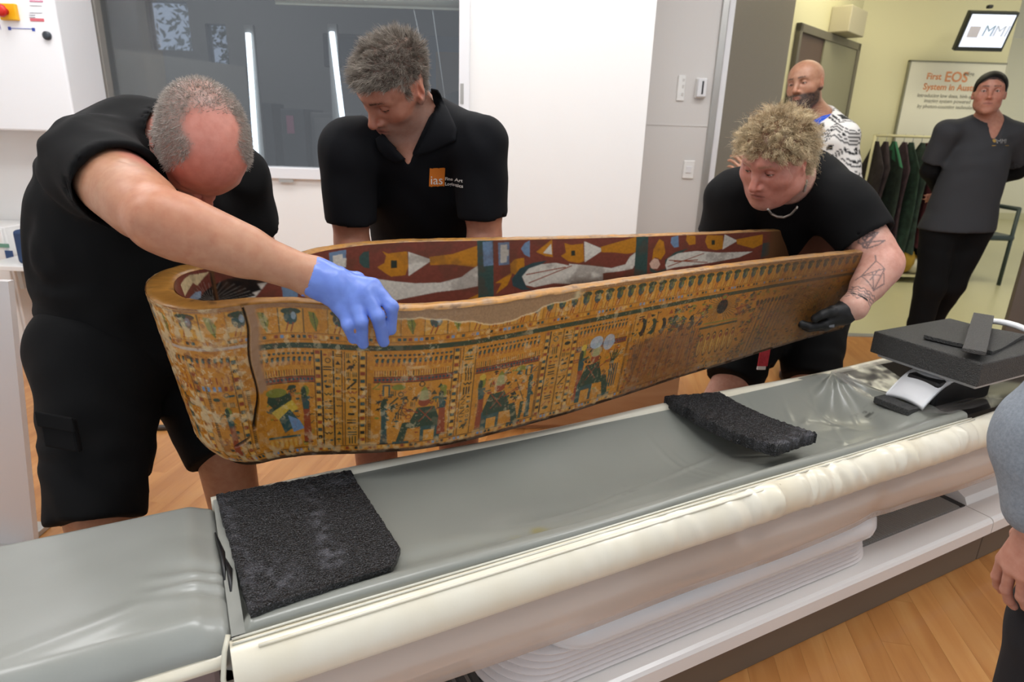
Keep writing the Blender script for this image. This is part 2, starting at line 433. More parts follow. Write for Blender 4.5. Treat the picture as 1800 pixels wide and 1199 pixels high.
g = np.array([[(c0[0] - 0.17 + 0.42 * u, 4.5 + 0.05 * math.cos(math.pi * u), 0.62 + (c0[2] - 0.62) * v * (0.86 + 0.14 * math.sin(math.pi * u))) for v in np.linspace(0, 1, 8)] for u in np.linspace(0, 1, 14)])
b = grid_mesh('backrest', g, M_black, r); b.modifiers.new('thick', 'SOLIDIFY').thickness = 0.05
box('seat', (c0[0] - 0.2, 4.5, 0.44), (c0[0] + 0.25, 4.95, 0.52), M_black, r, 0.03)
tube('column', [(c0[0], 4.72, 0.06), (c0[0], 4.72, 0.45)], 0.03, M_dark, r)
for k in range(5):
    a = k * 1.2566; tube('leg', [(c0[0], 4.72, 0.09), (c0[0] + 0.28 * math.cos(a), 4.72 + 0.28 * math.sin(a), 0.03)], 0.02, M_dark, r, 8)
# ---- walls beside and beyond the opening
WXD = aty(1268, 200, YT)[0]          # jamb
structure(box('wall_return', (0.60, YW + 0.14, 0), (0.671, YT, 2.7), M_white))
structure(box('wall_right', (0.62, YT, 0), (WXD - 0.075, YT + 0.12, 2.7), M_grey))
structure(box('trim_2', (0.671, YT - 0.004, aty(1180, 220, YT)[2] - 0.003), (WXD - 0.075, YT, aty(1180, 220, YT)[2] + 0.003), M_grey))
structure(box('trim_3', (WXD - 0.075, YT - 0.02, 0), (WXD - 0.035, YT + 0.13, 2.7), M_alu, bev=0.004))
structure(box('trim_4', (WXD - 0.033, YT - 0.005, 0), (WXD + 0.005, YT + 0.13, 2.7), M_wframe, bev=0.004))
def oriented(name, a, b, z0, z1, th, m_, parent=None, bev=0.0):
    """upright slab from plan point a to plan point b"""
    a = np.array([a[0], a[1], 0.0]); b = np.array([b[0], b[1], 0.0]); L = np.linalg.norm(b - a)
    ex = (b - a) / L; ey = np.array([-ex[1], ex[0], 0]); return box(name, (0, 0, z0), (L, th, z1), m_, parent, bev, np.array([ex, ey, ZZ]), a)
dr = structure(empty('door_1', (WXD, YT + 0.1, 0)))
hinge = np.array([WXD + 0.01, YT + 0.10]); tip = np.array(aty(1400, 0, 4.95)[:2])
oriented('leaf', hinge, tip, 0.01, 2.5, 0.045, M_taupe, dr, 0.003)
p = aty(1772, 560, YT - 0.3)
dr = structure(empty('door_2', (p[0], p[1], 0)))
oriented('leaf', (p[0], p[1]), (p[0] + 0.95, p[1] - 0.25), 0.01, 2.5, 0.045, mat('shaded_taupe', '6a6056', 0.5), dr, 0.003)  # taupe laminate darkened in its colour for the shadow it stands in
structure(oriented('wall_jamb_right', (p[0] + 1.5, p[1] - 3.4), (p[0] + 1.5, p[1] + 0.3), 0, 2.7, 0.1, M_grey))
# angled corridor wall with the door
A0 = np.array(aty(1385, 40, 5.25)[:2]); az = math.radians(43); dw = np.array([math.sin(az), math.cos(az)])
k1 = aty(1512, 40, 1.0)[0]; t1 = (k1 * A0[1] - A0[0]) / (dw[0] - k1 * dw[1]); A1 = A0 + dw * t1
YB = A1[1]
structure(oriented('wall_angled', A0 - dw * 1.2, A1, 0, 2.9, 0.1, M_beige))
ang = np.array([[dw[0], dw[1], 0], [-dw[1], dw[0], 0], [0, 0, 1]])
def on_ang(px, py):
    d = ray(px, py); n2 = np.array([-dw[1], dw[0]]); k = (n2 @ A0) / (d[:2] @ n2); P = CAM + d * k
    return np.array([(P[:2] - A0) @ dw, P[2]])
u0, z0 = on_ang(1400, 42); u1, z1 = on_ang(1507, 76)
zt = (z0 + z1) / 2
dr = structure(empty('door_3', (A0[0] + dw[0] * (u0 + u1) / 2, A0[1] + dw[1] * (u0 + u1) / 2, 0)))
M_dfr = mat('door_frame_bronze', '6b6557', 0.45)
o3 = np.array([A0[0], A0[1], 0])
for (a, b) in ((u0, u0 + 0.05), (u1 - 0.07, u1)): box('frame_side', (a, -0.04, 0), (b, 0.0, zt), M_dfr, dr, 0.004, ang, o3)
box('frame_top', (u0, -0.04, zt - 0.06), (u1, 0.0, zt), M_dfr, dr, 0.004, ang, o3)
um = on_ang(1446, 60)[0]
box('leaf', (u0 + 0.05, -0.018, 0.01), (um, -0.002, zt - 0.06), mat('leaf_brown', '5a463c', 0.5), dr, 0, ang, o3)
box('leaf', (um, -0.03, 0.01), (u1 - 0.07, -0.002, zt - 0.06), mat('leaf_green_grey', '8e8a72', 0.5), dr, 0, ang, o3)
u2, z2 = on_ang(1455, 58); u3, z3 = on_ang(1490, 28)
r = empty('exit_box', tuple(A0 + dw * (u2 + u3) / 2) + (z2,), 'small beige box fixed above the corridor door', 'box')
box('housing', (u2, -0.16, z2), (u3, -0.0, z3 + 0.02), mat('beige_box', 'b8b096', 0.5), r, 0.008, ang, o3)
box('side_panel', (u3 - 0.002, -0.145, z2 + 0.015), (u3 + 0.004, -0.02, z3 + 0.005), mat('brown_panel', '6b5a48', 0.5), r, 0, ang, o3)
# far corridor walls
XE = aty(1782, 60, YB)[0]
structure(box('wall_far', (A1[0] - 0.02, YB, 0), (XE, YB + 0.3, 2.9), M_beige))
structure(box('wall_far_end', (XE - 2, 11.5, 0), (13.5, 11.6, 2.9), mat('pale_paint', 'efe9cf', 0.5)))
structure(box('baseboard_far', (XE - 2, 11.47, 0), (13.5, 11.5, 0.12), M_beige))
structure(box('ceiling', (-3.6, 0.3, 2.7), (4.3, YT + 0.1, 2.78), M_ceil))
structure(box('ceiling_corridor', (0.6, YT + 0.1, 2.9), (13.5, 11.6, 2.98), M_ceil))
structure(box('ceiling_control_room', (-6.1, YW + 0.1, 2.7), (0.65, YC, 2.78), M_ceil))
structure(box('wall_left', (-3.7, 0.3, 0), (-3.6, YW + 0.14, 2.7), M_white))

# ---- lights the place has: ceiling panels
def panel(x, y, z, lx, ly, e, col, lab, grp):
    r = empty('ceiling_light', (x, y, z), lab, 'ceiling light', grp)
    bm = bmesh.new()
    for (a, b) in (((-lx, -ly), (lx, -ly + 0.03)), ((-lx, ly - 0.03), (lx, ly)), ((-lx, -ly + 0.03), (-lx + 0.03, ly - 0.03)), ((lx - 0.03, -ly + 0.03), (lx, ly - 0.03))):
        bm_box(bm, (x + a[0], y + a[1], z - 0.02), (x + b[0], y + b[1], z + 0.005))
    bm_obj('frame', bm, M_alu, r)
    box('diffuser', (x - lx + 0.03, y - ly + 0.03, z - 0.012), (x + lx - 0.03, y + ly - 0.03, z - 0.002), mat('glow_%s' % grp.replace(' ', '_'), 'ffffff', 0.5, emit=(col, e)), r)
LIGHTG = 'ceiling panels of the scanner room'
for i, (x, y) in enumerate(((-1.9, 1.1), (-0.1, 1.0), (1.7, 1.1), (-1.9, 2.7), (-0.1, 2.7), (1.5, 2.7))):
    panel(x, y, 2.7, 0.6, 0.3, 10.0, (0.985, 0.99, 1.0), 'bright ceiling panel above the ' + ('head cushion of the table', 'middle of the scanner table', 'far end of the scanner table', 'wall cabinet with the emergency stop', 'plywood crate by the window', 'wooden floor before the door')[i], LIGHTG)
for i, (x, y) in enumerate(((2.6, 5.2), (4.2, 5.0), (7.5, 9.0))):
    panel(x, y, 2.9, 0.6, 0.3, 10.0 if i < 2 else 20, (1.0, 0.94, 0.72), 'bright ceiling panel over the corridor, ' + ('just inside the door', 'in front of the sign board', 'at the far bright end')[i], 'ceiling panels of the corridor')
panel(-2.5, 4.7, 2.7, 0.5, 0.3, 7.5, (1.0, 0.98, 0.95), 'dim ceiling panel of the control room', 'ceiling panels of the control room')

# ---- wall fittings
def plate(px, py, w_, h_, lab, kind):
    p = aty(px, py, YT)
    r = empty('wall_switch' if kind != 'phone' else 'dispenser', (p[0], YT, p[2] - h_ / 2), lab, 'switch' if kind != 'phone' else 'dispenser')
    box('plate', (p[0] - w_ / 2, YT - 0.012, p[2] - h_ / 2), (p[0] + w_ / 2, YT, p[2] + h_ / 2), M_white_pl, r, 0.004)
    if kind == 'switch':
        box('rocker', (p[0] - 0.018, YT - 0.018, p[2] - 0.02), (p[0] + 0.014, YT - 0.012, p[2] + 0.02), M_wframe, r, 0.002)
    elif kind == 'strip':
        for dz in (-0.035, 0.01, 0.045): box('button', (p[0] + 0.004, YT - 0.016, p[2] + dz - 0.008), (p[0] + 0.016, YT - 0.012, p[2] + dz + 0.008), M_grey, r)
    else:
        box('body', (p[0] - w_ / 2 + 0.004, YT - 0.05, p[2] - h_ / 2 + 0.004), (p[0] + w_ / 2 - 0.004, YT - 0.012, p[2] + h_ / 2 - 0.004), M_wframe, r, 0.008)
        box('slot', (p[0] - 0.004, YT - 0.052, p[2] - h_ / 2 + 0.02), (p[0] + 0.006, YT - 0.05, p[2] + h_ / 2 - 0.02), M_dark, r)
plate(1197, 155, 0.046, 0.145, 'tall white switch plate on the grey wall, left of its neighbour', 'strip')
plate(1231, 155, 0.065, 0.115, 'white wall box with dark slot beside the tall switch plate', 'phone')
plate(1210, 298, 0.07, 0.11, 'square white light switch low on the grey wall', 'switch')

# ---- wall-mounted control panel at the left, with the emergency stop
YP = 3.3
bR = aty(112, 100, YP)[0]; bZ = aty(50, 230, YP)[2]
r = empty('emergency_stop_cabinet', (bR - 0.5, YP, bZ), 'white wall panel with emergency stop at the left edge', 'control panel')
box('body', (bR - 1.0, YP, bZ), (bR, YP + 0.292, 2.5), mat('glossy_white', 'f6f8fb', 0.12, coat=0.4), r, 0.008)
p = aty(22, 22, YP)
spl = box('stop_plate', (p[0] - 0.05, YP - 0.02, p[2] - 0.035), (p[0] + 0.03, YP, p[2] + 0.035), mat('stop_yellow', 'f0b51a', 0.4), r, 0.004)
V, F = tube_vf([(p[0] - 0.015, YP - 0.02, p[2]), (p[0] - 0.015, YP - 0.045, p[2]), (p[0] - 0.015, YP - 0.05, p[2]), (p[0] - 0.015, YP - 0.062, p[2])], [0.014, 0.014, 0.028, 0.022], 16)
mesh('stop_button', V, F, mat('stop_red', 'cf1f14', 0.35), spl, True)
p = aty(84, 63, YP)
V, F = tube_vf([(p[0], YP, p[2]), (p[0], YP - 0.012, p[2]), (p[0], YP - 0.016, p[2])], [0.019, 0.019, 0.012], 16)
mesh('knob', V, F, mat('knob_dark', '3a4148', 0.4), r, True)
def strip(px0, py0, px1, py1, m_, nm):
    a, b = aty(px0, py0, YP), aty(px1, py1, YP)
    box(nm, (min(a[0], b[0]), YP - 0.002, min(a[2], b[2])), (max(a[0], b[0]), YP, max(a[2], b[2])), m_, r)
strip(15, 49, 62, 51.5, mat('ink_blue', '3f58b8', 0.5), 'blue_line'); strip(14, 47, 20, 53, mat('ink_blue'), 'arrow'); strip(56, 49, 62, 55, mat('ink_blue'), 'arrow')
strip(53, 32, 78, 38, mat('label_red', 'd8707a', 0.6), 'label'); strip(52, 0, 76, 4, mat('label_pink', 'd893ac', 0.6), 'label')
for y in (9.5, 22, 26, 30): strip(52, y, 74 if y < 25 else 62, y + 1.2, mat('print_grey', '8f8f9a', 0.6), 'print_line')
strip(0, 43, 1.5, 52, mat('print_violet', '5b3f9a', 0.6), 'print_line')
# under-panel cabinet and things beside it
cR = aty(42, 560, 3.34)[0]; cT = aty(15, 400, 3.34)[2]
r = empty('supply_cabinet', (cR - 0.4, 3.34, 0), 'white floor cabinet with small stickers behind the bending man', 'cabinet')
box('body', (cR - 0.9, 3.34, 0.03), (cR, 3.59, cT), M_white_pl, r, 0.006)
hz = aty(20, 505, 3.33)[2]
cdr = box('door', (cR - 0.9, 3.325, 0.06), (cR - 0.01, 3.34, hz - 0.006), M_white_pl, r, 0.004)
cdw = box('drawer', (cR - 0.9, 3.325, hz + 0.006), (cR - 0.01, 3.34, cT - 0.01), M_white_pl, r, 0.004)
box('plinth', (cR - 0.9, 3.36, 0.0), (cR - 0.02, 3.58, 0.03), M_dark, r)
p = aty(16, 449, 3.32); box('sticker', (p[0] - 0.02, 3.321, p[2] - 0.025), (p[0] + 0.02, 3.325, p[2] + 0.025), mat('sticker_blue', '33507e', 0.5), cdw, 0.0)
p = aty(5, 432, 3.32); box('sticker', (p[0] - 0.04, 3.321, p[2] - 0.01), (p[0] + 0.03, 3.325, p[2] + 0.01), mat('sticker_green', '6c9a86', 0.5), cdw, 0.0)
p = aty(52, 420, 3.2)
tag(box('blue_bag', (p[0] - 0.05, 3.15, p[2] - 0.12), (p[0] + 0.1, 3.3, p[2] + 0.05), mat('denim', '2d4468', 0.8, bump=(40, 0.4, 0.01)), bev=0.02, seg=3), 'dark blue cloth bag on the shelf behind the bending man', 'bag')
r = empty('wall_shelf', (p[0], 3.3, p[2] - 0.15), 'narrow white shelf under the dark blue bag', 'shelf')
box('board', (p[0] - 0.2, 3.1, p[2] - 0.145), (p[0] + 0.3, YW, p[2] - 0.12), M_white_pl, r, 0.003)
for dx in (-0.1, 0.2): box('bracket', (p[0] + dx, 3.2, p[2] - 0.26), (p[0] + dx + 0.02, YW, p[2] - 0.145), M_alu, r)
# frosted screen at the left edge
a = np.array([-1.62, 1.52]); b = aty(51, 948, 1.66)
r = empty('frosted_screen', (b[0] - 0.2, b[1], 0), 'frosted white upright screen at the left edge behind the table', 'screen')
V = []
tp = aty(4, 498, 1.62)
for y in (0.0, 0.02):
    V += [(b[0] - 0.6, 1.66 + y, 0.012), (b[0] + 0.012, 1.66 + y, 0.012), (tp[0] + 0.0, 1.64 + y, tp[2]), (tp[0] - 0.6, 1.64 + y, tp[2])]
mesh('panel', V, [(0, 1, 2, 3), (7, 6, 5, 4), (0, 4, 5, 1), (1, 5, 6, 2), (2, 6, 7, 3), (3, 7, 4, 0)], mat('frosted', 'e9e6e6', 0.35, trans=0.25, alpha=0.86), r)
box('foot', (b[0] - 0.62, 1.55, 0.0), (b[0] - 0.02, 1.78, 0.02), M_alu, r, 0.004)
# cables on the floor behind
for (pts, lab) in (([(200, 790), (235, 803), (255, 806), (268, 798), (262, 786), (240, 780)], 'grey cable looped on the floor between the man\'s legs'), ([(215, 755), (260, 752), (300, 751), (345, 753)], 'dark cable lying across the wooden floor behind the man')):
    P = [atz(x, y, 0.012) for x, y in pts]
    tt = np.linspace(0, len(P) - 1, 24); P = np.array([[np.interp(t, range(len(P)), [q[k] for q in P]) for k in range(3)] for t in tt])
    o = tube('floor_cable', P, 0.012, mat('cable_grey', '6d6f70', 0.5) if 'loop' in lab else mat('cable_dark', '3b342e', 0.5)); tag(o, lab, 'cable')
# plywood crate behind the table
M_ply = wood_mat('plywood', 'c0946a', 'cfa57c', 'd8b088', 2.0, (1.2, 6, 6), 0.5)
r = empty('plywood_crate', (0.2, 2.9, 0), 'low plywood crate on the floor behind the coffin', 'crate')
def crate_board(name, lo, hi): return box(name, lo, hi, M_ply, r, 0.002, np.array([[math.cos(0.09), math.sin(0.09), 0], [-math.sin(0.09), math.cos(0.09), 0], [0, 0, 1]]), (0.72, 2.66, 0))
crate_board('front_board', (-1.2, 0, 0.02), (0.03, 0.018, 0.34)); crate_board('back_board', (-1.2, 0.5, 0.02), (0.03, 0.518, 0.34))
crate_board('side_board', (0.012, 0.018, 0.02), (0.03, 0.5, 0.34)); crate_board('side_board', (-1.2, 0.018, 0.02), (-1.182, 0.5, 0.34)); crate_board('base_board', (-1.2, 0.01, 0.0), (0.03, 0.51, 0.02))
crate_board('lid', (-1.21, -0.01, 0.34), (0.04, 0.53, 0.36))
for kx in (-0.78, -0.62, -0.36): 
    V, F = tube_vf([np.array([0.72, 2.66, 0]) + np.array([math.cos(.09), math.sin(.09), 0]) * kx + np.array([math.sin(.09), -math.cos(.09), 0]) * t + ZZ * (0.10 + 0.07 * (kx + .8)) for t in (0.0, 0.0012)], 0.009, 10); mesh('knot', V, F, mat('knot_brown', '6a4226', 0.6), r)

# ---- corridor: screen, sign board, clothes rack, chair
ty = 5.95
T = [aty(1703, 20, ty - 0.05), aty(1790, 22, ty - 0.05), aty(1762, 90.5, ty + 0.06), aty(1677, 89.5, ty + 0.06)]
r = empty('wall_tv', tuple((T[2] + T[3]) / 2), 'small lit flat screen hanging high in the corridor', 'screen')
ex = unit(T[1] - T[0]); ez = unit(T[0] - T[3]); ez = unit(ez - ex * (ez @ ex)); ey = np.cross(ez, ex)
Wt = np.linalg.norm(T[1] - T[0]); Ht = np.linalg.norm(T[0] - T[3])
axt = np.array([ex, ey, ez]); o4 = T[3]
box('casing', (0, 0, 0), (Wt, 0.05, Ht), mat('tv_black', '23261f', 0.4), r, 0.006, axt, o4)
M_scr = mat('screen_glow', 'd5dcee', 0.4, emit=(hexc('d9e0f2'), 0.85))
tv_s = box('screen', (0.022, -0.003, 0.035), (Wt - 0.022, 0.0, Ht - 0.02), M_scr, r, 0, axt, o4)
box('mount', (Wt / 2 - 0.02, 0.05, Ht / 2 - 0.02), (Wt / 2 + 0.02, 0.30, Ht / 2 + 0.02), M_black, r, 0, axt, o4)
pk = aty(1731, 14, ty); box('camera_dot', (pk[0] - 0.02, ty - 0.08, pk[2] - 0.013), (pk[0] + 0.02, ty - 0.04, pk[2] + 0.013), M_black, r, 0.008)
def text(body, size, origin, ex, ez, material, parent, name='lettering', align='LEFT', surf=None, thick=0.0, bold=False, shear=0.0, off=0.0012):
    cu = bpy.data.curves.new('t', 'FONT'); cu.body = body; cu.size = size; cu.align_x = align; cu.shear = shear; cu.offset = 0.0
    cu.resolution_u = 3
    if bold: cu.offset = size * 0.018
    o = bpy.data.objects.new('t', cu); COL.objects.link(o); bpy.context.view_layer.update()
    me = bpy.data.meshes.new_from_object(o.evaluated_get(bpy.context.evaluated_depsgraph_get()))
    bpy.data.objects.remove(o)
    n = len(me.vertices); co = np.empty(n * 3, np.float32); me.vertices.foreach_get('co', co); co = co.reshape(-1, 3)
    ex = unit(ex); ez = unit(ez); nrm = np.cross(ex, ez)   # towards the reader
    P = np.asarray(origin)[None] + co[:, :1] * ex[None] + co[:, 1:2] * ez[None]
    if surf is not None:
        for i in range(n):
            h = surf.ray_cast(Vector(P[i] + nrm * 0.08), Vector(-nrm), 0.3)
            if h[0] is not None: P[i] = np.array(h[0]) + nrm * off
    me.vertices.foreach_set('co', P.astype(np.float32).ravel()); me.update()
    o = link(name, me, material, parent); o['kind'] = 'stuff'; return o
M_ink1 = mat('screen_ink', 'a3b8ce', 0.5)
text('M', Ht * 0.40, o4 + ex * Wt * 0.40 + ez * Ht * 0.40 - ey * 0.005, ex, ez, M_ink1, tv_s, shear=0.1)
text('MI', Ht * 0.40, o4 + ex * Wt * 0.62 + ez * Ht * 0.40 - ey * 0.005, ex, ez, mat('screen_ink2', 'cfd6e6', 0.5), tv_s, shear=0.1)
box('logo_block', (Wt * 0.12, -0.005, Ht * 0.36), (Wt * 0.34, -0.003, Ht * 0.64), mat('screen_ink3', 'd8d4e2', 0.5), tv_s, 0, axt, o4)
# sign board on the far wall
ys = YB - 0.03
S0, S1 = aty(1602, 108, ys), aty(1770, 113, ys); Sb = aty(1575, 330, ys)[2]
r = empty('sign_board', ((S0[0] + S1[0]) / 2, ys, Sb), 'white information board with orange heading on the corridor wall', 'sign')
sb_ = box('board', (S0[0], ys, Sb), (S1[0], YB, S0[2]), mat('sign_white', 'e3dfcb', 0.4), r)
box('edge', (S0[0] - 0.012, ys - 0.006, Sb), (S0[0], YB, S0[2] + 0.01), mat('sign_edge', '8d8b78', 0.4), r); box('edge', (S0[0] - 0.012, ys - 0.006, S0[2]), (S1[0], YB, S0[2] + 0.012), mat('sign_edge'), r)
X3 = np.array([1.0, 0, 0]); M_or = mat('ink_orange', 'e59a68', 0.5); M_gi = mat('ink_grey', 'a5a294', 0.5)
def wtext(s, px, py, size, m_, sh=0.0, bold=True):
    p = aty(px, py, ys - 0.004); text(s, size, p, X3, ZZ, m_, sb_, bold=bold, shear=sh)
wtext('First', 1628, 139, 0.075, M_or); wtext('EOS', 1659, 143, 0.12, M_or); wtext('edge', 1694, 133, 0.05, M_gi)
wtext('System in Australia', 1622, 157, 0.075, M_or)
wtext('Introducing low dose, high quality', 1612, 170, 0.043, M_gi); wtext('imaging system powered', 1624, 179.5, 0.043, M_gi); wtext('by photon-counting technology', 1612, 189, 0.043, M_gi)
# garment rack
yr = 6.15
RA, RB = aty(1538, 238, yr), aty(1660, 241, yr)
r = empty('clothes_rack', ((RA[0] + RB[0]) / 2, yr, 0), 'cream metal garment rack full of dark clothes in the corridor', 'rack')
M_rack = mat('rack_cream', 'c9c29a', 0.4)
zr_ = RA[2]
tube('rail', [(RA[0], yr, zr_), (RB[0] + 0.3, yr, zr_)], 0.013, M_rack, r)
for x in (RA[0], RB[0] + 0.3):
    tube('post', [(x, yr, 0.06), (x, yr, zr_)], 0.013, M_rack, r); tube('foot', [(x, yr - 0.25, 0.05), (x, yr + 0.25, 0.05)], 0.015, M_rack, r)
box('base_shelf', (RA[0], yr - 0.2, 0.06), (RB[0] + 0.3, yr + 0.2, 0.08), M_rack, r)
gcols = ['1c1517', '20161a', '16201a', '28191f', '182a20', '1e2b24', '3f141b', '0f0f10', '141415', '181d1f']
gname = ['dark plum coat at the left end of the rack', 'brown black coat, second on the rack', 'bottle green shirt, third on the rack', 'burgundy coat, fourth on the rack', 'deep green jacket in the middle of the rack', 'grey green jacket right of the middle on the rack', 'red and black jacket on the rack', 'black costume with gold trim on the rack', 'black garment behind the gold trimmed one', 'charcoal coat at the right end of the rack']
for k in range(10):
    x = RA[0] + 0.03 + k * (RB[0] - RA[0] + 0.18) / 10; L = (0.95, 1.0, 0.92, 0.98, 0.95, 0.9, 0.85, 1.02, 1.0, 0.95)[k]
    nu, nv = 22, 14; G = np.zeros((nu, nv, 3))
    for i in range(nu):
        a = 2 * math.pi * i / nu
        for j in range(nv):
            v = j / (nv - 1); w_ = 0.20 * min(1, 0.12 + v * 6) * (1 + 0.12 * v); t_ = 0.028 * (0.5 + 1.1 * v) * (1 + 0.5 * math.sin(5 * a + k + 2 * v))
            dz = 0.0 if v > 0.17 else 0
            G[i, j] = (x + t_ * math.sin(a) - 0.09 * v * (k < 2) + 0.02 * math.sin(k * 3 + v * 4), yr + w_ * math.cos(a), zr_ - 0.05 - 0.09 * abs(math.cos(a)) * min(1, v * 6) - L * v)
    gr = empty('garment', (x, yr, zr_ - L), gname[k], 'garment', 'clothes on the corridor rack')
    c = hexc(gcols[k]); 
    grid_mesh('cloth', G, mat('garment_%d' % k, c, 0.85, noise=(14, tuple(min(1, q * 2.4 + .004) for q in c), 3), bump=(30, 0.4, 0.01)), gr, closed_u=True)
    tube('hanger_hook', [(x, yr, zr_ - 0.06), (x, yr, zr_ - 0.01), (x, yr + 0.014, zr_ + 0.012), (x, yr - 0.012, zr_ + 0.016)], 0.003, M_alu, gr, 6)
    if k == 7:
        for vv in (0.42, 0.5, 0.93): tube('gold_trim', [(x - 0.05, yr - 0.16 + 0.32 * t, zr_ - 0.13 - L * vv + 0.06 * t) for t in (0, .5, 1)], 0.014, mat('gold_braid', 'b08a2a', 0.5), gr, 6)
    if k == 2: grid_mesh('collar', G[:, :3] + np.array([0, 0, 0.004]), mat('collar_green', '2e6a4a', 0.8), gr, closed_u=True)
for k, (px, hexv, lab) in enumerate(((1592, 'a88428', 'mustard yellow bundle under the clothes rack'), (1608, 'c4bfae', 'pale grey shoe bag on the base of the rack'), (1668, 'b5872c', 'amber bundle under the rack behind the standing woman'))):
    p = aty(px, 462 if k != 1 else 474, yr - 0.15)
    G = np.array([[(p[0] + (0.10 + 0.02 * math.sin(3 * a + k)) * math.cos(a) * math.sin(b), yr - 0.1 + 0.12 * math.sin(a) * math.sin(b), 0.08 + (0.13 if k != 1 else 0.08) * (1 + math.cos(b))) for b in np.linspace(0, math.pi, 8)] for a in np.linspace(0, 2 * math.pi, 14)])
    tag(grid_mesh('bundle', G, mat('bundle_%d' % k, hexv, 0.8, bump=(25, 0.5, 0.02))), lab, 'bundle')
# chair behind the standing woman
cx, cy = atz(1742, 497, 0.0)[:2]; cy -= 0.1
r = empty('side_chair', (cx, cy, 0), 'dark green chair half hidden behind the standing woman', 'chair')
M_cg = mat('chair_green', '2f3c3a', 0.5)
for (dx, dy, h) in ((0, 0, 0.72), (-0.42, 0, 0.45), (0, 0.42, 0.8), (-0.42, 0.42, 0.8)): tube('leg', [(cx + dx, cy + dy, 0.0), (cx + dx * 0.97, cy + dy * 0.97, h)], 0.018, M_cg, r)
box('seat', (cx - 0.44, cy - 0.02, 0.42), (cx + 0.02, cy + 0.44, 0.47), M_cg, r, 0.015); box('backrest', (cx - 0.44, cy + 0.40, 0.52), (cx + 0.02, cy + 0.43, 0.82), M_cg, r, 0.01)
tube('armrest', [(cx, cy, 0.71), (cx, cy + 0.42, 0.71)], 0.02, M_cg, r)

# ================================================================ SCANNER TABLE
tbl = empty('scanner_table', tb(1.0, 1.05, 0), 'long scanner patient table with cream padded sides and white base', 'table')
M_plinth = mat('plinth_brown', '6e6153', 0.55)
M_base = mat('base_white', 'efebe7', 0.28, coat=0.2)
M_pan = mat('pan_silver', 'dfe2e5', 0.25, 0.05, coat=0.3)
M_cream = mat('cream_vinyl', 'f1ecdb', 0.30, noise=(5, 'e9e0c8', 3), bump=(14, 0.12, 0.004), coat=0.25)
M_gvinyl = mat('grey_vinyl', '9b9d97', 0.30, noise=(4, '93958e', 3), bump=(10, 0.10, 0.004), coat=0.25)
M_body = mat('body_pink_white', 'e2d2c5', 0.4)
def clear_mat(name, alpha, col, rough):
    return mat(name, col, rough, alpha=alpha, coat=0.5)
M_clear = clear_mat('clear_plastic', 0.22, 'd8d0cc', 0.12)
SP = 2.165
for a, b in ((-0.9, SP - 0.002), (SP + 0.002, 3.1)):
    tbox('plinth', (a, 0.849, 0.0), (b, 1.245, 0.106), M_plinth, tbl, 0.003)
    # white base ledge with a rounded front lip
    extrude_profile('base_ledge', [(0.836, 0.108), (0.832, 0.113), (0.833, 0.150), (0.838, 0.158), (0.846, 0.162), (1.25, 0.162), (1.262, 0.15), (1.262, 0.108)], a, b, M_base, tbl)
box_grey = mat('grille_grey', '8d8b87', 0.5)
tbox('slide_track', (0.30, 0.918, 0.160), (SP - 0.03, 1.20, 0.1635), box_grey, tbl)
V, F = [], []
for s in np.arange(1.55, SP - 0.035, 0.0105):
    i = len(V)
    for (ds, z) in ((0, .1635), (0.006, .1635), (0.0045, .1665), (0.0015, .1665)):
        V += [tb(s + ds, 0.922, z), tb(s + ds, 1.19, z)]
    F += [(i, i + 1, i + 7, i + 6), (i + 6, i + 7, i + 5, i + 4), (i + 4, i + 5, i + 3, i + 2), (i, i + 6, i + 4, i + 2), (i + 1, i + 3, i + 5, i + 7)]
tag(mesh('track_ribs', V, F, mat('grille_light', 'a5a39e', 0.45), tbl), kind='stuff')
tbox('track_end', (SP - 0.03, 0.918, 0.160), (SP - 0.006, 1.20, 0.166), M_black, tbl)
extrude_profile('end_cover', [(0.918, 0.162), (0.93, 0.185), (0.96, 0.20), (1.19, 0.20), (1.2, 0.162)], SP + 0.004, 3.1, M_base, tbl)
V, F = [], []
for s in np.arange(0.30, 0.56, 0.028):
    i = len(V)
    for (ds, z) in ((0, .1635), (0.02, .1635), (0.016, .17), (0.004, .17)):
        V += [tb(s + ds, 0.922, z), tb(s + ds, 1.19, z)]
    F += [(i, i + 1, i + 7, i + 6), (i + 6, i + 7, i + 5, i + 4), (i + 4, i + 5, i + 3, i + 2), (i, i + 6, i + 4, i + 2), (i + 1, i + 3, i + 5, i + 7)]
tag(mesh('track_slats', V, F, mat('slat_dark', '4d4d4c', 0.45), tbl), kind='stuff')
def round_rect(s0, s1, n0, n1, r, k=10):
    P = []
    for (cs, cn, a0) in ((s1 - r, n1 - r, 0), (s0 + r, n1 - r, 90), (s0 + r, n0 + r, 180), (s1 - r, n0 + r, 270)):
        for i in range(k + 1):
            a = math.radians(a0 + 90 * i / k); P.append((cs + r * math.cos(a), cn + r * math.sin(a)))
    return P
def slab(name, s0, s1, n0, n1, r, zs, m_, parent):
    """rounded-corner slab; zs = [(inset, z)] from bottom to top"""
    V, F = [], []; k = None
    for (ins, z) in zs:
        P = round_rect(s0 + ins, s1 - ins, n0 + ins, n1 - ins, max(0.004, r - ins)); k = len(P)
        V += [tb(a, b, z) for a, b in P]
    for j in range(len(zs) - 1):
        for i in range(k): F.append((j * k + i, j * k + (i + 1) % k, (j + 1) * k + (i + 1) % k, (j + 1) * k + i))
    F.append(tuple(range(k))[::-1]); F.append(tuple((len(zs) - 1) * k + i for i in range(k)))
    o = mesh(name, V, F, m_, parent); return smooth_by_angle(o, 50)
M_pleat = mat('pleat_white', 'e8e1df', 0.45)
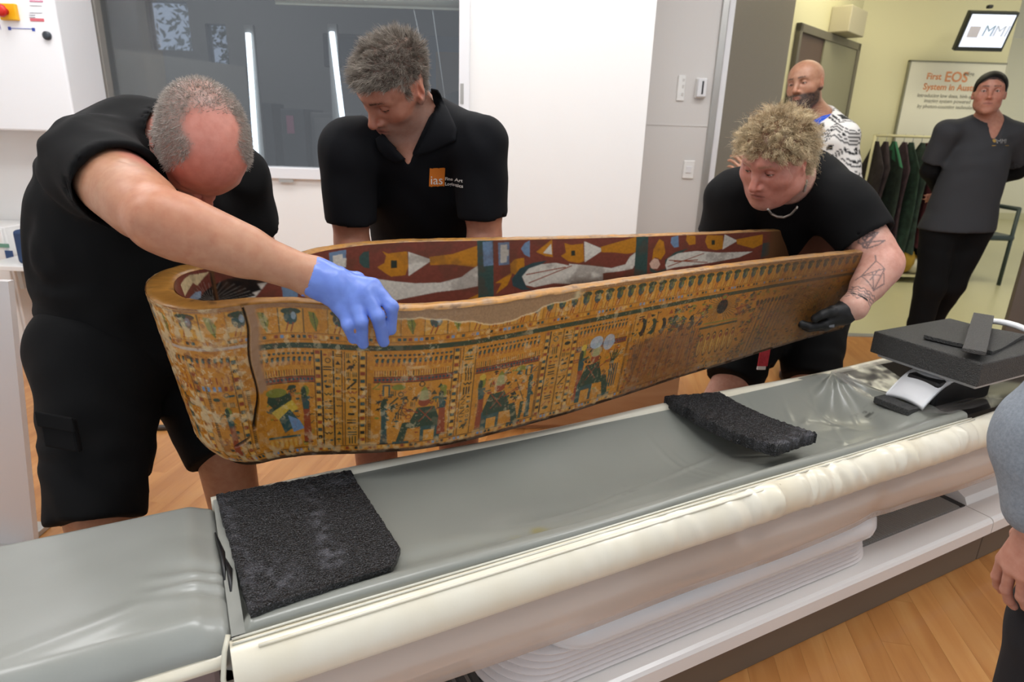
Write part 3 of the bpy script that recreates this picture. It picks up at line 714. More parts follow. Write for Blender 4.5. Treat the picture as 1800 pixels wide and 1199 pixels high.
for k in range(7):
    z = 0.163 + k * 0.0135; q = 0.0035 * k
    slab('bellows_pleat', 0.455 + 2.4 * q, 1.665 - 1.2 * q, 0.872 + 0.25 * q, 1.235 - q, 0.12, [(0.008, z), (0.001, z + 0.004), (0.0, z + 0.007), (0.006, z + 0.0125)], M_pleat, tbl)
slab('lift_pan', 0.565, 1.628, 0.842, 1.255, 0.10, [(0.035, 0.258), (0.014, 0.262), (0.003, 0.274), (0.0, 0.290), (0.004, 0.312), (0.016, 0.345)], M_pan, tbl)
tbox('table_core', (-0.9, 0.866, 0.335), (3.0, 1.255, 0.445), M_body, tbl, 0.012)
# clear plastic skirt hanging in front, with a few dents
def sheet(name, s0, s1, prof, ns, fn, m_, parent, flip=False):
    S = np.linspace(s0, s1, ns); pr_ = np.asarray(prof, float); t = np.linspace(0, 1, len(pr_))
    G = np.zeros((ns, len(pr_), 3))
    SS_, TT_ = np.meshgrid(S, t, indexing='ij'); dn, dz = fn(SS_, TT_) if fn else (0, 0)
    G = SS_[..., None] * DD + (pr_[None, :, 0] + dn)[..., None] * NN + (pr_[None, :, 1] + dz)[..., None] * ZZ
    return grid_mesh(name, G, m_, parent, True, flip=flip)
def skirt_fn(s, t):
    d = 0.006 * np.sin(9 * s + 3 * t) * t + 0.010 * np.exp(-((s - 1.02 - 0.05 * t) / 0.03) ** 2) * t * (1 - t) * 3
    return (-d * 0.6 + 0.006 * np.exp(-((s - 1.62 + .1 * t) / 0.05) ** 2), 0.004 * np.sin(5 * s) * t)
M_skirt = mat('skirt_plastic', 'dccabc', 0.16, alpha=0.55, coat=0.6)
sk = sheet('plastic_skirt', 0.005, 2.6, [(0.856, 0.452), (0.851, 0.440), (0.846, 0.424), (0.838, 0.408), (0.834, 0.392), (0.833, 0.365), (0.836, 0.338)], 160, skirt_fn, M_skirt, tbl)
sk.modifiers.new('thick', 'SOLIDIFY').thickness = 0.002
# cream padded side: smooth at the left, wrinkled to the right
rs = np.random.RandomState(11)
wr = [(0.55 + 1.6 * rs.rand(), rs.rand() * 1.6 - 0.4, 0.006 + 0.012 * rs.rand(), rs.rand()) for _ in range(60)]
def cream_fn(s, t):
    w = sstep(0.55, 1.15, s); d = 0.0 * s
    for (c, sl, wd, ph) in wr:
        d = d + np.exp(-((s - c - sl * 0.10 * (t - 0.2)) / wd) ** 2) * (0.006 * w + 0.0006) * np.sin(math.pi * np.minimum(1, t * 1.1)) * (1 if ph > .4 else -0.8) * sstep(0, .2, t)
    d = d + 0.010 * w * np.exp(-((s - 1.60) / 0.035) ** 2) * np.sin(math.pi * t)
    d = d + 0.002 * np.sin(17 * s + 4 * t) * w
    return (-d, d * 0.4)
cream = [(0.886, 0.520), (0.879, 0.529), (0.870, 0.531), (0.860, 0.529), (0.848, 0.523), (0.838, 0.512), (0.831, 0.498), (0.828, 0.482), (0.829, 0.466), (0.834, 0.454), (0.842, 0.447), (0.856, 0.445)]
sheet('side_cushion', -0.004, 2.6, cream, 420, cream_fn, M_cream, tbl)
for nn, zz, rr in ((0.876, 0.5325, 0.0022), (0.866, 0.5318, 0.0018)):
    tube('edge_welt', [tb(s, nn, zz + 0.001 * math.sin(8 * s)) for s in np.linspace(0.0, 1.95, 60)], rr, mat('welt_clear', 'd9d6c8', 0.2, coat=0.6), tbl, 6)
tube('edge_welt', [tb(s, 0.852, 0.5275) for s in np.linspace(0.035, 1.15, 40)], 0.003, M_cream, tbl, 6)
cb = [(1.268, 0.52), (1.272, 0.541), (1.283, 0.546), (1.296, 0.541), (1.303, 0.525), (1.303, 0.45)]
sheet('back_cushion', -0.004, 2.6, cb, 200, lambda s, t: (0, 0.004 * np.sin(6 * s) * (t < .8)), M_cream, tbl)
# grey vinyl mat lying in the trough
wr2 = [(1.0 + 0.9 * rs.rand(), 0.93 + 0.30 * rs.rand(), rs.rand() * math.pi, 0.05 + 0.08 * rs.rand(), 0.006 + 0.006 * rs.rand()) for _ in range(26)]
def mat_z(s, n):
    u = (n - 0.892) / (1.282 - 0.892)
    dipf = 0.020 + 0.052 * sstep(0.32, 0.75, s) * (1 - sstep(1.70, 1.93, s)) 
    z = 0.540 - dipf * np.sin(math.pi * np.clip(u, 0, 1)) ** 1.0
    z = z - 0.012 * np.exp(-((u - 0.15) / 0.06) ** 2) + 0.006 * np.exp(-((u - 0.035) / 0.04) ** 2)
    for (cs, cn, a, L, w) in wr2:
        ds = s - cs; dn = n - cn; p = ds * math.cos(a) + dn * math.sin(a); q = -ds * math.sin(a) + dn * math.cos(a)
        z = z + 0.0022 * np.exp(-(p / L) ** 2 - (q / w) ** 2)
    # one long crease across the hollow, radiating folds at the far corner
    q = (n - 1.02) - 0.16 * (s - 0.75); z = z + 0.0035 * np.exp(-(q / 0.006) ** 2) * sstep(0.5, 0.75, s) * (1 - sstep(1.15, 1.3, s))
    th = np.arctan2(n - 1.275, s - 1.88); rr = np.hypot(n - 1.275, s - 1.88)
    z = z + 0.006 * np.cos(th * 14) * np.exp(-(rr / 0.25)) * sstep(0.0, 0.05, rr)
    return z
S = np.linspace(0.012, 1.95, 330); N_ = np.concatenate([[0.881, 0.883], np.linspace(0.887, 1.284, 70), [1.287]])
SS, NG = np.meshgrid(S, N_, indexing='ij'); ZG = mat_z(SS, NG)
ZG[:, 0] -= 0.016; ZG[:, 1] -= 0.004; ZG[:, -1] -= 0.012
NG = NG + 0.004 * np.sin(7 * SS) * (NG < 0.9)
# left and right ends turn down
e = sstep(0.012, 0.030, SS); ZG = ZG - 0.02 * (1 - e)
e = 1 - sstep(1.90, 1.95, SS - 0.10 * (1 - (NG - 0.89) / 0.39)); ZG = ZG - 0.03 * (1 - e)
G = SS[..., None] * DD + NG[..., None] * NN + ZG[..., None] * ZZ
stain = sstep(0.52, 0.7, fbm(np.stack([SS * 14, NG * 22, 0 * SS], -1))) * np.exp(-(((SS - 0.52) / 0.09) ** 2 + ((NG - 0.965) / 0.022) ** 2))
gcol = np.array(hexc('8f9189'))[None, None] * (0.94 + 0.12 * fbm(np.stack([SS * 6, NG * 6, 0 * SS], -1)))[..., None]
gcol = gcol * (1 - stain[..., None] * 0.9) + np.array(hexc('8a7e2c'))[None, None] * stain[..., None] * 0.9
sc2 = sstep(0.62, 0.70, fbm(np.stack([SS * 60, NG * 160, 0 * SS + 3], -1))) * np.exp(-(((SS - 1.80) / 0.05) ** 2 + ((NG - 1.08) / 0.018) ** 2))
sc3 = sstep(0.62, 0.70, fbm(np.stack([SS * 60, NG * 160, 0 * SS + 9], -1))) * np.exp(-(((SS - 0.86) / 0.04) ** 2 + ((NG - 1.05) / 0.02) ** 2)) * .5
gcol = gcol * (1 - 0.8 * np.clip(sc2 + sc3, 0, 1)[..., None])
grid_mesh('grey_mat', G, mat('grey_vinyl_mat', None, 0.30, attr='Col', bump=(12, 0.08, 0.003), coat=0.25), tbl, True, gcol)
tbox('mat_bed', (-0.02, 0.89, 0.44), (2.0, 1.28, 0.445), M_body, tbl)
# head cushion at the left
def headz(s, n):
    u = (n - 0.885) / 0.40; z = 0.552 - 0.030 * np.clip(-(u - 0.10) / 0.10, 0, 1) ** 2 - 0.02 * np.clip((u - 0.93) / 0.07, 0, 1) ** 2
    k = sstep(-0.14, -0.01, s)
    z = z + k * 0.005 * np.sin(n * 110 + 26 * s + 3 * np.sin(n * 31)) * sstep(0.92, 1.0, n) * (1 - sstep(1.08, 1.2, n)) + 0.004 * np.sin(9 * n + 2 * s) - 0.014 * sstep(-0.05, -0.006, s) - 0.012 * sstep(-0.008, -0.001, s)
    q = (n - 1.02) - 0.10 * np.sin(3 * s); z = z + 0.003 * np.exp(-(q / 0.018) ** 2) * sstep(-0.6, -0.1, s)
    return z
S = np.linspace(-1.0, 0.0, 170); N_ = np.linspace(0.885, 1.288, 80)
SS, NG = np.meshgrid(S, N_, indexing='ij'); ZG = headz(SS, NG)
G = SS[..., None] * DD + NG[..., None] * NN + ZG[..., None] * ZZ
fr = np.stack([G[:, 0] - ZZ * 0.012 - NN * 0.005, G[:, 0] - ZZ * 0.045 + NN * 0.004], 1); bk = np.stack([G[:, -1] - ZZ * 0.02 + NN * 0.004, G[:, -1] - ZZ * 0.08], 1)
G = np.concatenate([fr[:, ::-1], G, bk], 1)
grid_mesh('head_cushion', G, M_gvinyl, tbl, True)
sheet('head_cushion_trim', -1.0, -0.012, [(0.889, 0.507), (0.878, 0.505), (0.869, 0.498), (0.871, 0.488), (0.884, 0.478)], 40, None, M_cream, tbl)
tbox('head_bracket', (-1.0, 0.879, 0.44), (-0.02, 1.27, 0.490), mat('bracket_mauve', '7d6f70', 0.3, coat=0.4), tbl, 0.01)
tube('seam_strap', [tb(-0.004, 0.874, 0.545), tb(-0.012, 0.858, 0.530), tb(-0.018, 0.838, 0.500), tb(-0.016, 0.832, 0.46), tb(-0.014, 0.84, 0.44)], 0.004, mat('strap_clear', 'd4d0bc', 0.3, coat=.4), tbl, 8)
for (n0, n1, ds) in ((1.02, 1.17, 0.0), (0.985, 1.10, 0.007)):
    tube('seam_gap', [tb(0.001 + ds, n0, 0.534), tb(0.004 + ds, (n0 + n1) / 2, 0.537), tb(-0.004 + ds, n1, 0.535)], [0.002, 0.005, 0.0015], M_black, tbl, 8)
tbox('seam_floor', (-0.02, 0.90, 0.47), (0.03, 1.27, 0.505), M_black, tbl)
sheet('seam_flap', 0.0, 0.02, [(0.885, 0.530), (0.93, 0.536), (0.98, 0.533), (1.05, 0.538), (1.1, 0.535), (1.2, 0.537), (1.27, 0.542)], 4, lambda s, t: (0, 0.006 * np.sin(20 * t)), M_gvinyl, tbl)
# dark tray at the far end, under loose clear plastic
M_carbon = mat('tray_black', '0d0d0f', 0.12, coat=0.5)
S = np.linspace(1.90, 3.0, 30); N_ = np.linspace(0.89, 1.272, 24); SS, NG = np.meshgrid(S, N_, indexing='ij')
u = (NG - 0.89) / 0.382; ZG = 0.535 - 0.045 * np.sin(math.pi * u)
grid_mesh('black_tray', SS[..., None] * DD + NG[..., None] * NN + ZG[..., None] * ZZ, M_carbon, tbl)
rs = np.random.RandomState(4)
for (s0, s1, n0, n1) in ((1.86, 2.10, 1.13, 1.27), (1.88, 2.16, 0.90, 1.03)):
    S = np.linspace(s0, s1, 24); N_ = np.linspace(n0, n1, 18); SS, NG = np.meshgrid(S, N_, indexing='ij'); u = (NG - 0.89) / 0.382
    ZG = 0.545 - 0.040 * np.sin(math.pi * u) + 0.01 * fbm(np.stack([SS * 14, NG * 14, SS * 0], -1)) 
    grid_mesh('clear_sheet', SS[..., None] * DD + NG[..., None] * NN + ZG[..., None] * ZZ, clear_mat('clear_sheet', 0.45, '9a9692', 0.15), tbl)

# ================================================================ FOAM PIECES
def foam_mat(name, c1, c2, scale, spk):
    M = bpy.data.materials.new(name); M.use_nodes = True; nt = M.node_tree; b = nt.nodes['Principled BSDF']
    tc = nt.nodes.new('ShaderNodeTexCoord')
    v = nt.nodes.new('ShaderNodeTexVoronoi'); v.inputs['Scale'].default_value = scale
    nt.links.new(tc.outputs['Object'], v.inputs['Vector'])
    n = nt.nodes.new('ShaderNodeTexNoise'); n.inputs['Scale'].default_value = scale * 1.5; n.inputs['Detail'].default_value = 3
    nt.links.new(tc.outputs['Object'], n.inputs['Vector'])
    cr = nt.nodes.new('ShaderNodeValToRGB'); cr.color_ramp.elements[0].position = 0.52; cr.color_ramp.elements[1].position = 0.74
    cr.color_ramp.elements[0].color = (*hexc(c1), 1); cr.color_ramp.elements[1].color = (*hexc(c2), 1)
    nt.links.new(n.outputs['Fac'], cr.inputs[0])
    at = nt.nodes.new('ShaderNodeAttribute'); at.attribute_name = 'Col'
    mx = nt.nodes.new('ShaderNodeMix'); mx.data_type = 'RGBA'; mx.blend_type = 'ADD'; mx.inputs[0].default_value = 1.0
    nt.links.new(cr.outputs[0], mx.inputs[6]); nt.links.new(at.outputs['Color'], mx.inputs[7]); nt.links.new(mx.outputs[2], b.inputs['Base Color'])
    bp = nt.nodes.new('ShaderNodeBump'); bp.inputs['Strength'].default_value = 0.9; bp.inputs['Distance'].default_value = 0.003
    nt.links.new(v.outputs['Distance'], bp.inputs['Height']); nt.links.new(bp.outputs[0], b.inputs['Normal'])
    b.inputs['Roughness'].default_value = spk
    MATS[name] = M; return M
M_foam = foam_mat('foam_black', '070708', '606064', 320, 0.34)  # pale flecks are the foam's sparkle painted into its colour
M_foam2 = foam_mat('foam_grey', '3a3a39', '646360', 300, 0.6)
def foam_sheet(name, corners, zfun, th, m_, label, nx=60, ny=60, rough=0.0016, chalk=None, cham=None, ragged=0.002):
    """corners (s, n): four corners in order; zfun(s, n) gives the underside"""
    A, B, C_, D_ = [np.array(c) for c in corners]
    U = np.linspace(0, 1, nx); W = np.linspace(0, 1, ny)
    UU, WW = np.meshgrid(U, W, indexing='ij')
    P = (A[None, None] * ((1 - UU) * (1 - WW))[..., None] + B[None, None] * (UU * (1 - WW))[..., None] + C_[None, None] * (UU * WW)[..., None] + D_[None, None] * ((1 - UU) * WW)[..., None])
    if cham:
        k = np.clip((UU + WW - (2 - cham)) , 0, None); P = P - (C_ - A)[None, None] * (k * 0.5)[..., None] * 0.9
    s, n = P[..., 0], P[..., 1]
    edge = np.minimum(np.minimum(UU, 1 - UU), np.minimum(WW, 1 - WW))
    jag = (fbm(np.stack([s * 90, n * 90, 0 * s], -1)) - 0.5) * ragged * (edge < 0.001) * 2
    s = s + jag; n = n + jag
    zb = zfun(s, n); top = zb + th + (fbm(np.stack([s * 220, n * 220, 0 * s], -1), 3) - 0.5) * 2 * rough
    top = top - 0.12 * th * (1 - sstep(0, 0.02, edge))
    def pts(z): return s[..., None] * DD + n[..., None] * NN + z[..., None] * ZZ
    Gt, Gb = pts(top), pts(zb)
    I = np.arange(nx * ny).reshape(nx, ny); J = I + nx * ny
    Ft = np.stack([I[:-1, :-1], I[1:, :-1], I[1:, 1:], I[:-1, 1:]], -1).reshape(-1, 4)
    Fb = np.stack([J[:-1, :-1], J[:-1, 1:], J[1:, 1:], J[1:, :-1]], -1).reshape(-1, 4)
    rim = np.concatenate([I[:-1, 0], I[-1, :-1], I[:0:-1, -1], I[0, :0:-1]]); r2 = np.roll(rim, -1); rj = rim + nx * ny; r2j = r2 + nx * ny
    Fs = np.stack([rim, rj, r2j, r2], -1)
    V = np.concatenate([Gt.reshape(-1, 3), Gb.reshape(-1, 3)])
    c = np.zeros((nx * ny * 2, 3))
    if chalk is not None: c[:nx * ny] = (chalk(UU, WW, s, n)[..., None] * np.array([0.10, 0.10, 0.115])).reshape(-1, 3)
    o = mesh(name, V, np.concatenate([Ft, Fb, Fs]), m_, None, True, c)
    smooth_by_angle(o, 60); tag(o, label, 'foam', 'loose black foam pieces'); return o
def chalk1(U, W, s, n):
    k = np.exp(-((U - 0.56 - 0.05 * np.sin(5 * W)) / 0.05) ** 2) * sstep(0.1, 0.25, W) * (1 - sstep(0.80, 0.88, W))
    k = k * 0.6 + np.exp(-((U - 0.60) / 0.05) ** 2 - ((W - 0.77) / 0.06) ** 2)
    k = k + 0.7 * np.exp(-((U - 0.18) / 0.13) ** 2 - ((W - 0.80) / 0.12) ** 2) + 0.5 * np.exp(-((U - 0.75) / 0.18) ** 2 - ((W - 0.10) / 0.05) ** 2) + 0.35 * np.exp(-((U - 0.05) / 0.05) ** 2)
    return np.clip(k, 0, 1) * sstep(0.38, 0.68, fbm(np.stack([s * 70, n * 70, 0 * s], -1)))
foam_sheet('foam_sheet', [(0.006, 1.282), (0.278, 1.272), (0.297, 0.920), (0.030, 0.896)], lambda s, n: np.maximum(mat_z(np.clip(s, .03, 2), np.clip(n, 0.895, 1.28)), 0.531) + 0.001, 0.013, M_foam, 'large black foam sheet lying near the head cushion', 110, 120, 0.0022, chalk1, 0.14)
foam_sheet('foam_strip', [(1.176, 1.290), (1.352, 1.258), (1.385, 0.948), (1.222, 0.935)], lambda s, n: 0.541 - 0.022 * np.sin(math.pi * np.clip((n - 0.93) / 0.36, 0, 1)) * 0.7 - 0.010 * (n < 0.0), 0.030, M_foam, 'thick black foam strip bridging the grey trough', 60, 90, 0.004, lambda U, W, s, n: 0.5 * sstep(0.8, 0.9, W) * sstep(0.45, 0.6, fbm(np.stack([s * 60, n * 60, 0 * s], -1))), None, 0.006)
# foam on the far end: block, inset pad, strip
fb = tbox('foam_block', (1.925, 0.872, 0.632), (2.33, 1.195, 0.702), M_foam2, None, 0.004); tag(fb, 'thick dark foam block stacked on the far end of the table', 'foam', 'loose black foam pieces')
Vp = [(1.985, 1.075), (2.22, 1.16), (2.31, 0.955), (2.03, 0.905)]
fp = foam_sheet('foam_pad', Vp, lambda s, n: 0.703 + 0.004 * np.sin(20 * s), 0.012, M_foam2, 'thin dark foam pad lying on the foam block', 24, 24, 0.0008)
ax_ = unit(tb(2.02, .95, 0) - tb(2.115, 1.09, 0))
a, b = atz(1711, 622, 0.722), atz(1728, 558, 0.735)
ex = unit(b - a); ey = unit(np.cross(ZZ, ex)); ez = np.cross(ex, ey); Ls = np.linalg.norm(b - a)
fs = box('foam_offcut', (0, -0.028, 0.0), (Ls, 0.028, 0.012), foam_mat('foam_light', '4c4b49', '666462', 320, 0.7), None, 0.002, np.array([ex, ey, ez]), a); tag(fs, 'narrow grey foam offcut lying across the foam pad', 'foam', 'loose black foam pieces')
fs2 = tbox('foam_wedge', (1.835, 0.985, 0.512), (1.885, 1.095, 0.532), M_foam2, None, 0.003); tag(fs2, 'small dark foam strip in front of the white headrest roll', 'foam', 'loose black foam pieces')
# head holder: white curved cradle with a grey tray carrying the foam block
hh = empty('head_holder', tb(2.1, 1.03, 0.51), 'white curved head holder carrying the foam block', 'head holder')
V, F = [], []
ns_ = 22; K = 14
for side in (0, 1):
    for i in range(ns_):
        t = i / (ns_ - 1); s = 1.885 + 0.30 * t; zc = 0.548 + 0.062 * math.sin(math.pi * 0.5 * min(1, t * 2.2)) - 0.012 * side
        for j in range(K):
            w_ = j / (K - 1); n = 0.975 + 0.115 * w_
            V.append(tb(s, n + 0.012 * t, zc - 0.010 * (2 * w_ - 1) ** 2))
def gi(a, b, c): return a * ns_ * K + b * K + c
for i in range(ns_ - 1):
    for j in range(K - 1):
        F.append((gi(0, i, j), gi(0, i + 1, j), gi(0, i + 1, j + 1), gi(0, i, j + 1))); F.append((gi(1, i, j), gi(1, i, j + 1), gi(1, i + 1, j + 1), gi(1, i + 1, j)))
for i in range(ns_ - 1):
    for j in (0, K - 1): F.append((gi(0, i, j), gi(1, i, j), gi(1, i + 1, j), gi(0, i + 1, j)))
for j in range(K - 1): F.append((gi(0, 0, j), gi(0, 0, j + 1), gi(1, 0, j + 1), gi(1, 0, j)))
mesh('cradle', V, F, mat('holder_white', 'f3f4f6', 0.3), hh, True)
tbox('neck_block', (1.95, 0.98, 0.505), (2.25, 1.08, 0.60), M_black, hh, 0.01)
tbox('tray', (1.95, 0.885, 0.616), (2.34, 1.185, 0.631), mat('tray_grey', 'b9b9ba', 0.35), hh, 0.006, 3)
a = atz(1790, 574, 0.70)
tube('ring', [tb(2.36 + 0.02 * math.cos(t), 1.02 + 0.13 * math.cos(t), 0.665 + 0.06 * math.sin(t)) for t in np.linspace(0, math.pi, 16)], 0.010, mat('holder_white'), hh, 8)

# ================================================================ THE PAINTED COFFIN
TAU = math.radians(6.0); CN0, CZ0, CTH = 1.382, 0.966, 0.030
C_HS = np.array([[.05, .142], [.10, .134], [.16, .138], [.22, .165], [.3, .212], [.4, .24], [.5, .248], [.6, .24], [.75, .222], [1., .195], [1.2, .177], [1.5, .157], [1.9, .146]])
C_DP = np.array([[-.1, .360], [.05, .362], [.15, .362], [.3, .343], [.8, .343], [1., .333], [1.2, .318], [1.43, .304], [1.68, .281], [1.9, .266]])
def _half(n=3000):
    a = np.linspace(0, math.pi / 2, 200); tip = -.068; c = .05
    ss = np.linspace(.05, 1.9, n)[1:]
    s = np.concatenate([c - (c - tip) * np.cos(a) ** 0.9, ss]); h = np.concatenate([.142 * np.sin(a) ** 0.9, np.interp(ss, C_HS[:, 0], C_HS[:, 1])])
    k = np.hanning(161); k /= k.sum()
    hs = np.convolve(np.concatenate([np.full(80, h[0]), h, np.full(80, h[-1])]), k, 'valid')
    w = np.clip((s - .02) / .06, 0, 1); h = h * (1 - w) + hs * w
    return np.concatenate([[0], np.cumsum(np.hypot(np.diff(s), np.diff(h)))]), s, h
CU, CS, CH = _half()
C_NT = NN * math.cos(TAU) + ZZ * math.sin(TAU); C_ZT = ZZ * math.cos(TAU) - NN * math.sin(TAU)
C_O = NN * CN0 + ZZ * CZ0
def c_pt(s, h, d): return C_O + s[..., None] * DD + h[..., None] * C_NT - d[..., None] * C_ZT
def c_outer(u, v, side=-1):
    au = np.abs(u); s = np.interp(au, CU, CS); h = np.interp(au, CU, CH); sd = np.where(u >= 0, side, -side)
    w = np.clip(1 - (s + .068) / .30, 0, 1) ** 1.3; rnd_ = .03 * np.clip((v - .86) / .14, 0, 1) ** 2
    s2 = s + (0.056 * v + rnd_ * 1.1) * w; h2 = h * (1 - .12 * v - rnd_ * 1.2 * w)
    return c_pt(s2, sd * h2, np.interp(s, C_DP[:, 0], C_DP[:, 1]) * v)
_ds = np.gradient(CS, CU); _dh = np.gradient(CH, CU)
def c_inner(u, v, side=1):
    au = np.abs(u); s = np.interp(au, CU, CS); h = np.interp(au, CU, CH); sd = np.where(u >= 0, side, -side)
    th_ = CTH + .020 * (1 - sstep(.12, .34, au))
    s = s + np.interp(au, CU, _dh) * th_; h = np.maximum(h - np.interp(au, CU, _ds) * th_, 0.0)
    w = np.clip(1 - (s + .068) / .30, 0, 1) ** 1.3
    return c_pt(s + .05 * v * w, sd * h * (1 - .10 * v), np.interp(s, C_DP[:, 0], C_DP[:, 1]) * v * .92)
UM = CU[-1]

class Canvas:
    """paint layer on the wood: x metres along the side, y metres below the rim"""
    def __init__(self, x0, x1, h, res, base):
        self.x0, self.res = x0, res; self.W = int((x1 - x0) / res); self.H = int(h / res)
        self.a = np.empty((self.H, self.W, 3), np.float32); self.a[:] = base
        self.X = x0 + (np.arange(self.W) + .5) * res; self.Y = (np.arange(self.H) + .5) * res
    def _win(self, x0, x1, y0, y1):
        i0 = max(0, int((x0 - self.x0) / self.res)); i1 = min(self.W, int((x1 - self.x0) / self.res) + 2)
        j0 = max(0, int(y0 / self.res)); j1 = min(self.H, int(y1 / self.res) + 2)
        if i1 <= i0 or j1 <= j0: return None
        return slice(j0, j1), slice(i0, i1), self.X[None, i0:i1], self.Y[j0:j1, None]
    def _put(self, w, m, c, al=1.0):
        sub = self.a[w[0], w[1]]; k = (m * al)[..., None].astype(np.float32); sub[:] = sub * (1 - k) + np.asarray(c, np.float32) * k
    def rect(self, x0, y0, x1, y1, c, al=1.0):
        w = self._win(x0, x1, y0, y1)
        if w is None: return
        self._put(w, ((w[2] >= x0) & (w[2] <= x1) & (w[3] >= y0) & (w[3] <= y1)), c, al)
    def ell(self, x, y, rx, ry, c, al=1.0, ring=None, half=None):
        w = self._win(x - rx, x + rx, y - ry, y + ry)
        if w is None: return
        q = ((w[2] - x) / rx) ** 2 + ((w[3] - y) / ry) ** 2; m = q <= 1
        if ring: m = m & (q >= ring)
        if half == 'u': m = m & (w[3] <= y)
        self._put(w, m, c, al)
    def line(self, x0, y0, x1, y1, t, c, al=1.0):
        w = self._win(min(x0, x1) - t, max(x0, x1) + t, min(y0, y1) - t, max(y0, y1) + t)
        if w is None: return
        dx, dy = x1 - x0, y1 - y0; L = dx * dx + dy * dy + 1e-12
        k = np.clip(((w[2] - x0) * dx + (w[3] - y0) * dy) / L, 0, 1)
        self._put(w, (w[2] - x0 - k * dx) ** 2 + (w[3] - y0 - k * dy) ** 2 <= t * t / 4, c, al)
    def poly(self, pts, c, al=1.0):
        p = np.asarray(pts, float); w = self._win(p[:, 0].min(), p[:, 0].max(), p[:, 1].min(), p[:, 1].max())
        if w is None: return
        m = np.zeros(np.broadcast(w[2], w[3]).shape, bool); n = len(p)
        for i in range(n):
            (xa, ya), (xb, yb) = p[i], p[(i + 1) % n]
            if ya == yb: continue
            cnd = (w[3] >= min(ya, yb)) & (w[3] < max(ya, yb)); xi = xa + (w[3] - ya) * (xb - xa) / (yb - ya)
            m ^= cnd & (w[2] < xi)
        self._put(w, m, c, al)
    def sample(self, x, y):
        fx = np.clip((x - self.x0) / self.res - .5, 0, self.W - 1.001); fy = np.clip(y / self.res - .5, 0, self.H - 1.001)
        i = fx.astype(int); j = fy.astype(int); a = (fx - i)[..., None]; b = (fy - j)[..., None]
        A = self.a
        return (A[j, i] * (1 - a) + A[j, i + 1] * a) * (1 - b) + (A[j + 1, i] * (1 - a) + A[j + 1, i + 1] * a) * b
    def blur(self):
        A = self.a; p = np.pad(A, ((1, 1), (1, 1), (0, 0)), 'edge')
        self.a = (p[1:-1, 1:-1] * 2 + p[:-2, 1:-1] + p[2:, 1:-1] + p[1:-1, :-2] + p[1:-1, 2:]) / 6
K = {k: np.array(hexc(h)) for k, h in dict(ochre='bb7c22', ochre2='c6882c', gold='cd9a42', dk='2a2b1e', green='33422c', teal='38504a', red='7e3a1c', redb='8f4320', cream='d8c396', pale='cfc0a0', blue='7089a4', lblue='a9b6bf', olive='7f7c2e', brown='6d4a2e', white='d6d0c2', wood='8d6a4c', black='151412', ground='7a4032', tealdk='33484a', bluepale='8fa6bd', pink='d8b29c', yel='c4a23a').items()}
K['dark'] = np.array(hexc('2c352b'))
HV = 0.345
R_ = random.Random(21)
cv = Canvas(-0.16, UM + 0.01, HV + 0.02, 0.00085, K['ochre'])
def V_(v): return v * HV
def glyph(x, y, r, c):
    t = R_.randrange(11); q = r * 0.9
    if t == 0: cv.ell(x, y, q, q * .55, c)
    elif t == 1: cv.line(x - q, y - q * .3, x + q, y - q * .3, r * .32, c); cv.line(x - q, y + q * .45, x + q, y + q * .45, r * .32, c)
    elif t == 2:
        for k in range(4): cv.line(x - q + k * q * .5, y + (q * .25 if k % 2 else -q * .25), x - q + (k + 1) * q * .5, y + (-q * .25 if k % 2 else q * .25), r * .3, c)
    elif t == 3: cv.ell(x, y, q * .8, q * .8, c, ring=.45)
    elif t == 4: cv.poly([(x - q, y + q * .7), (x + q, y + q * .7), (x, y - q)], c)
    elif t == 5:
        for k in (-.7, 0, .7): cv.line(x + k * q, y - q, x + k * q, y + q, r * .3, c)
    elif t == 6: cv.ell(x - q * .15, y, q * .7, q * .45, c); cv.ell(x + q * .5, y - q * .55, q * .32, q * .3, c); cv.line(x - q * .1, y, x - q * .1, y + q, r * .28, c); cv.line(x - q, y + q * .5, x - q * .3, y + q * .1, r * .4, c)
    elif t == 7: cv.line(x - q, y + q, x + q, y - q, r * .4, c); cv.line(x - q * .2, y + q, x + q, y + q, r * .3, c)
    elif t == 8: cv.rect(x - q * .8, y - q * .3, x + q * .8, y + q * .3, c)
    elif t == 9: cv.ell(x, y, q, q * .8, c, half='u'); cv.line(x, y, x, y + q, r * .3, c)
    else: cv.poly([(x - q, y - q * .6), (x + q, y - q * .2), (x + q * .5, y + q * .3), (x - q * .6, y + q * .4)], c)
DKS = ['dk', 'green', 'green', 'teal', 'dk', 'redb']
def check_col(x, v0, v1, w=0.0095):
    y = V_(v0); k = R_.randrange(3); cv.line(x - w * .75, V_(v0), x - w * .75, V_(v1), .0012, K['dk']); cv.line(x + w * .75, V_(v0), x + w * .75, V_(v1), .0012, K['dk'])
    while y < V_(v1):
        cv.rect(x - w / 2, y, x + w / 2, y + w * .8, K[('redb', 'gold', 'teal', 'gold', 'dk', 'gold')[k % 6]]); y += w * .95; k += 1
def check_row(x0, x1, v, w=0.008):
    x = x0; k = 0
    while x < x1:
        cv.rect(x, V_(v), x + w * .72, V_(v) + w * .75, K[('redb', 'ochre2', 'teal', 'dk', 'gold', 'blue')[(k * 5 + R_.randrange(2)) % 6]]); x += w * 1.15; k += 1
def ladder(x, v0, v1, w=0.006):
    cv.line(x - w / 2, V_(v0), x - w / 2, V_(v1), .001, K['dk']); y = V_(v0)
    while y < V_(v1): cv.rect(x - w / 2, y, x + w / 2, y + .0021, K['dk']); y += .0042
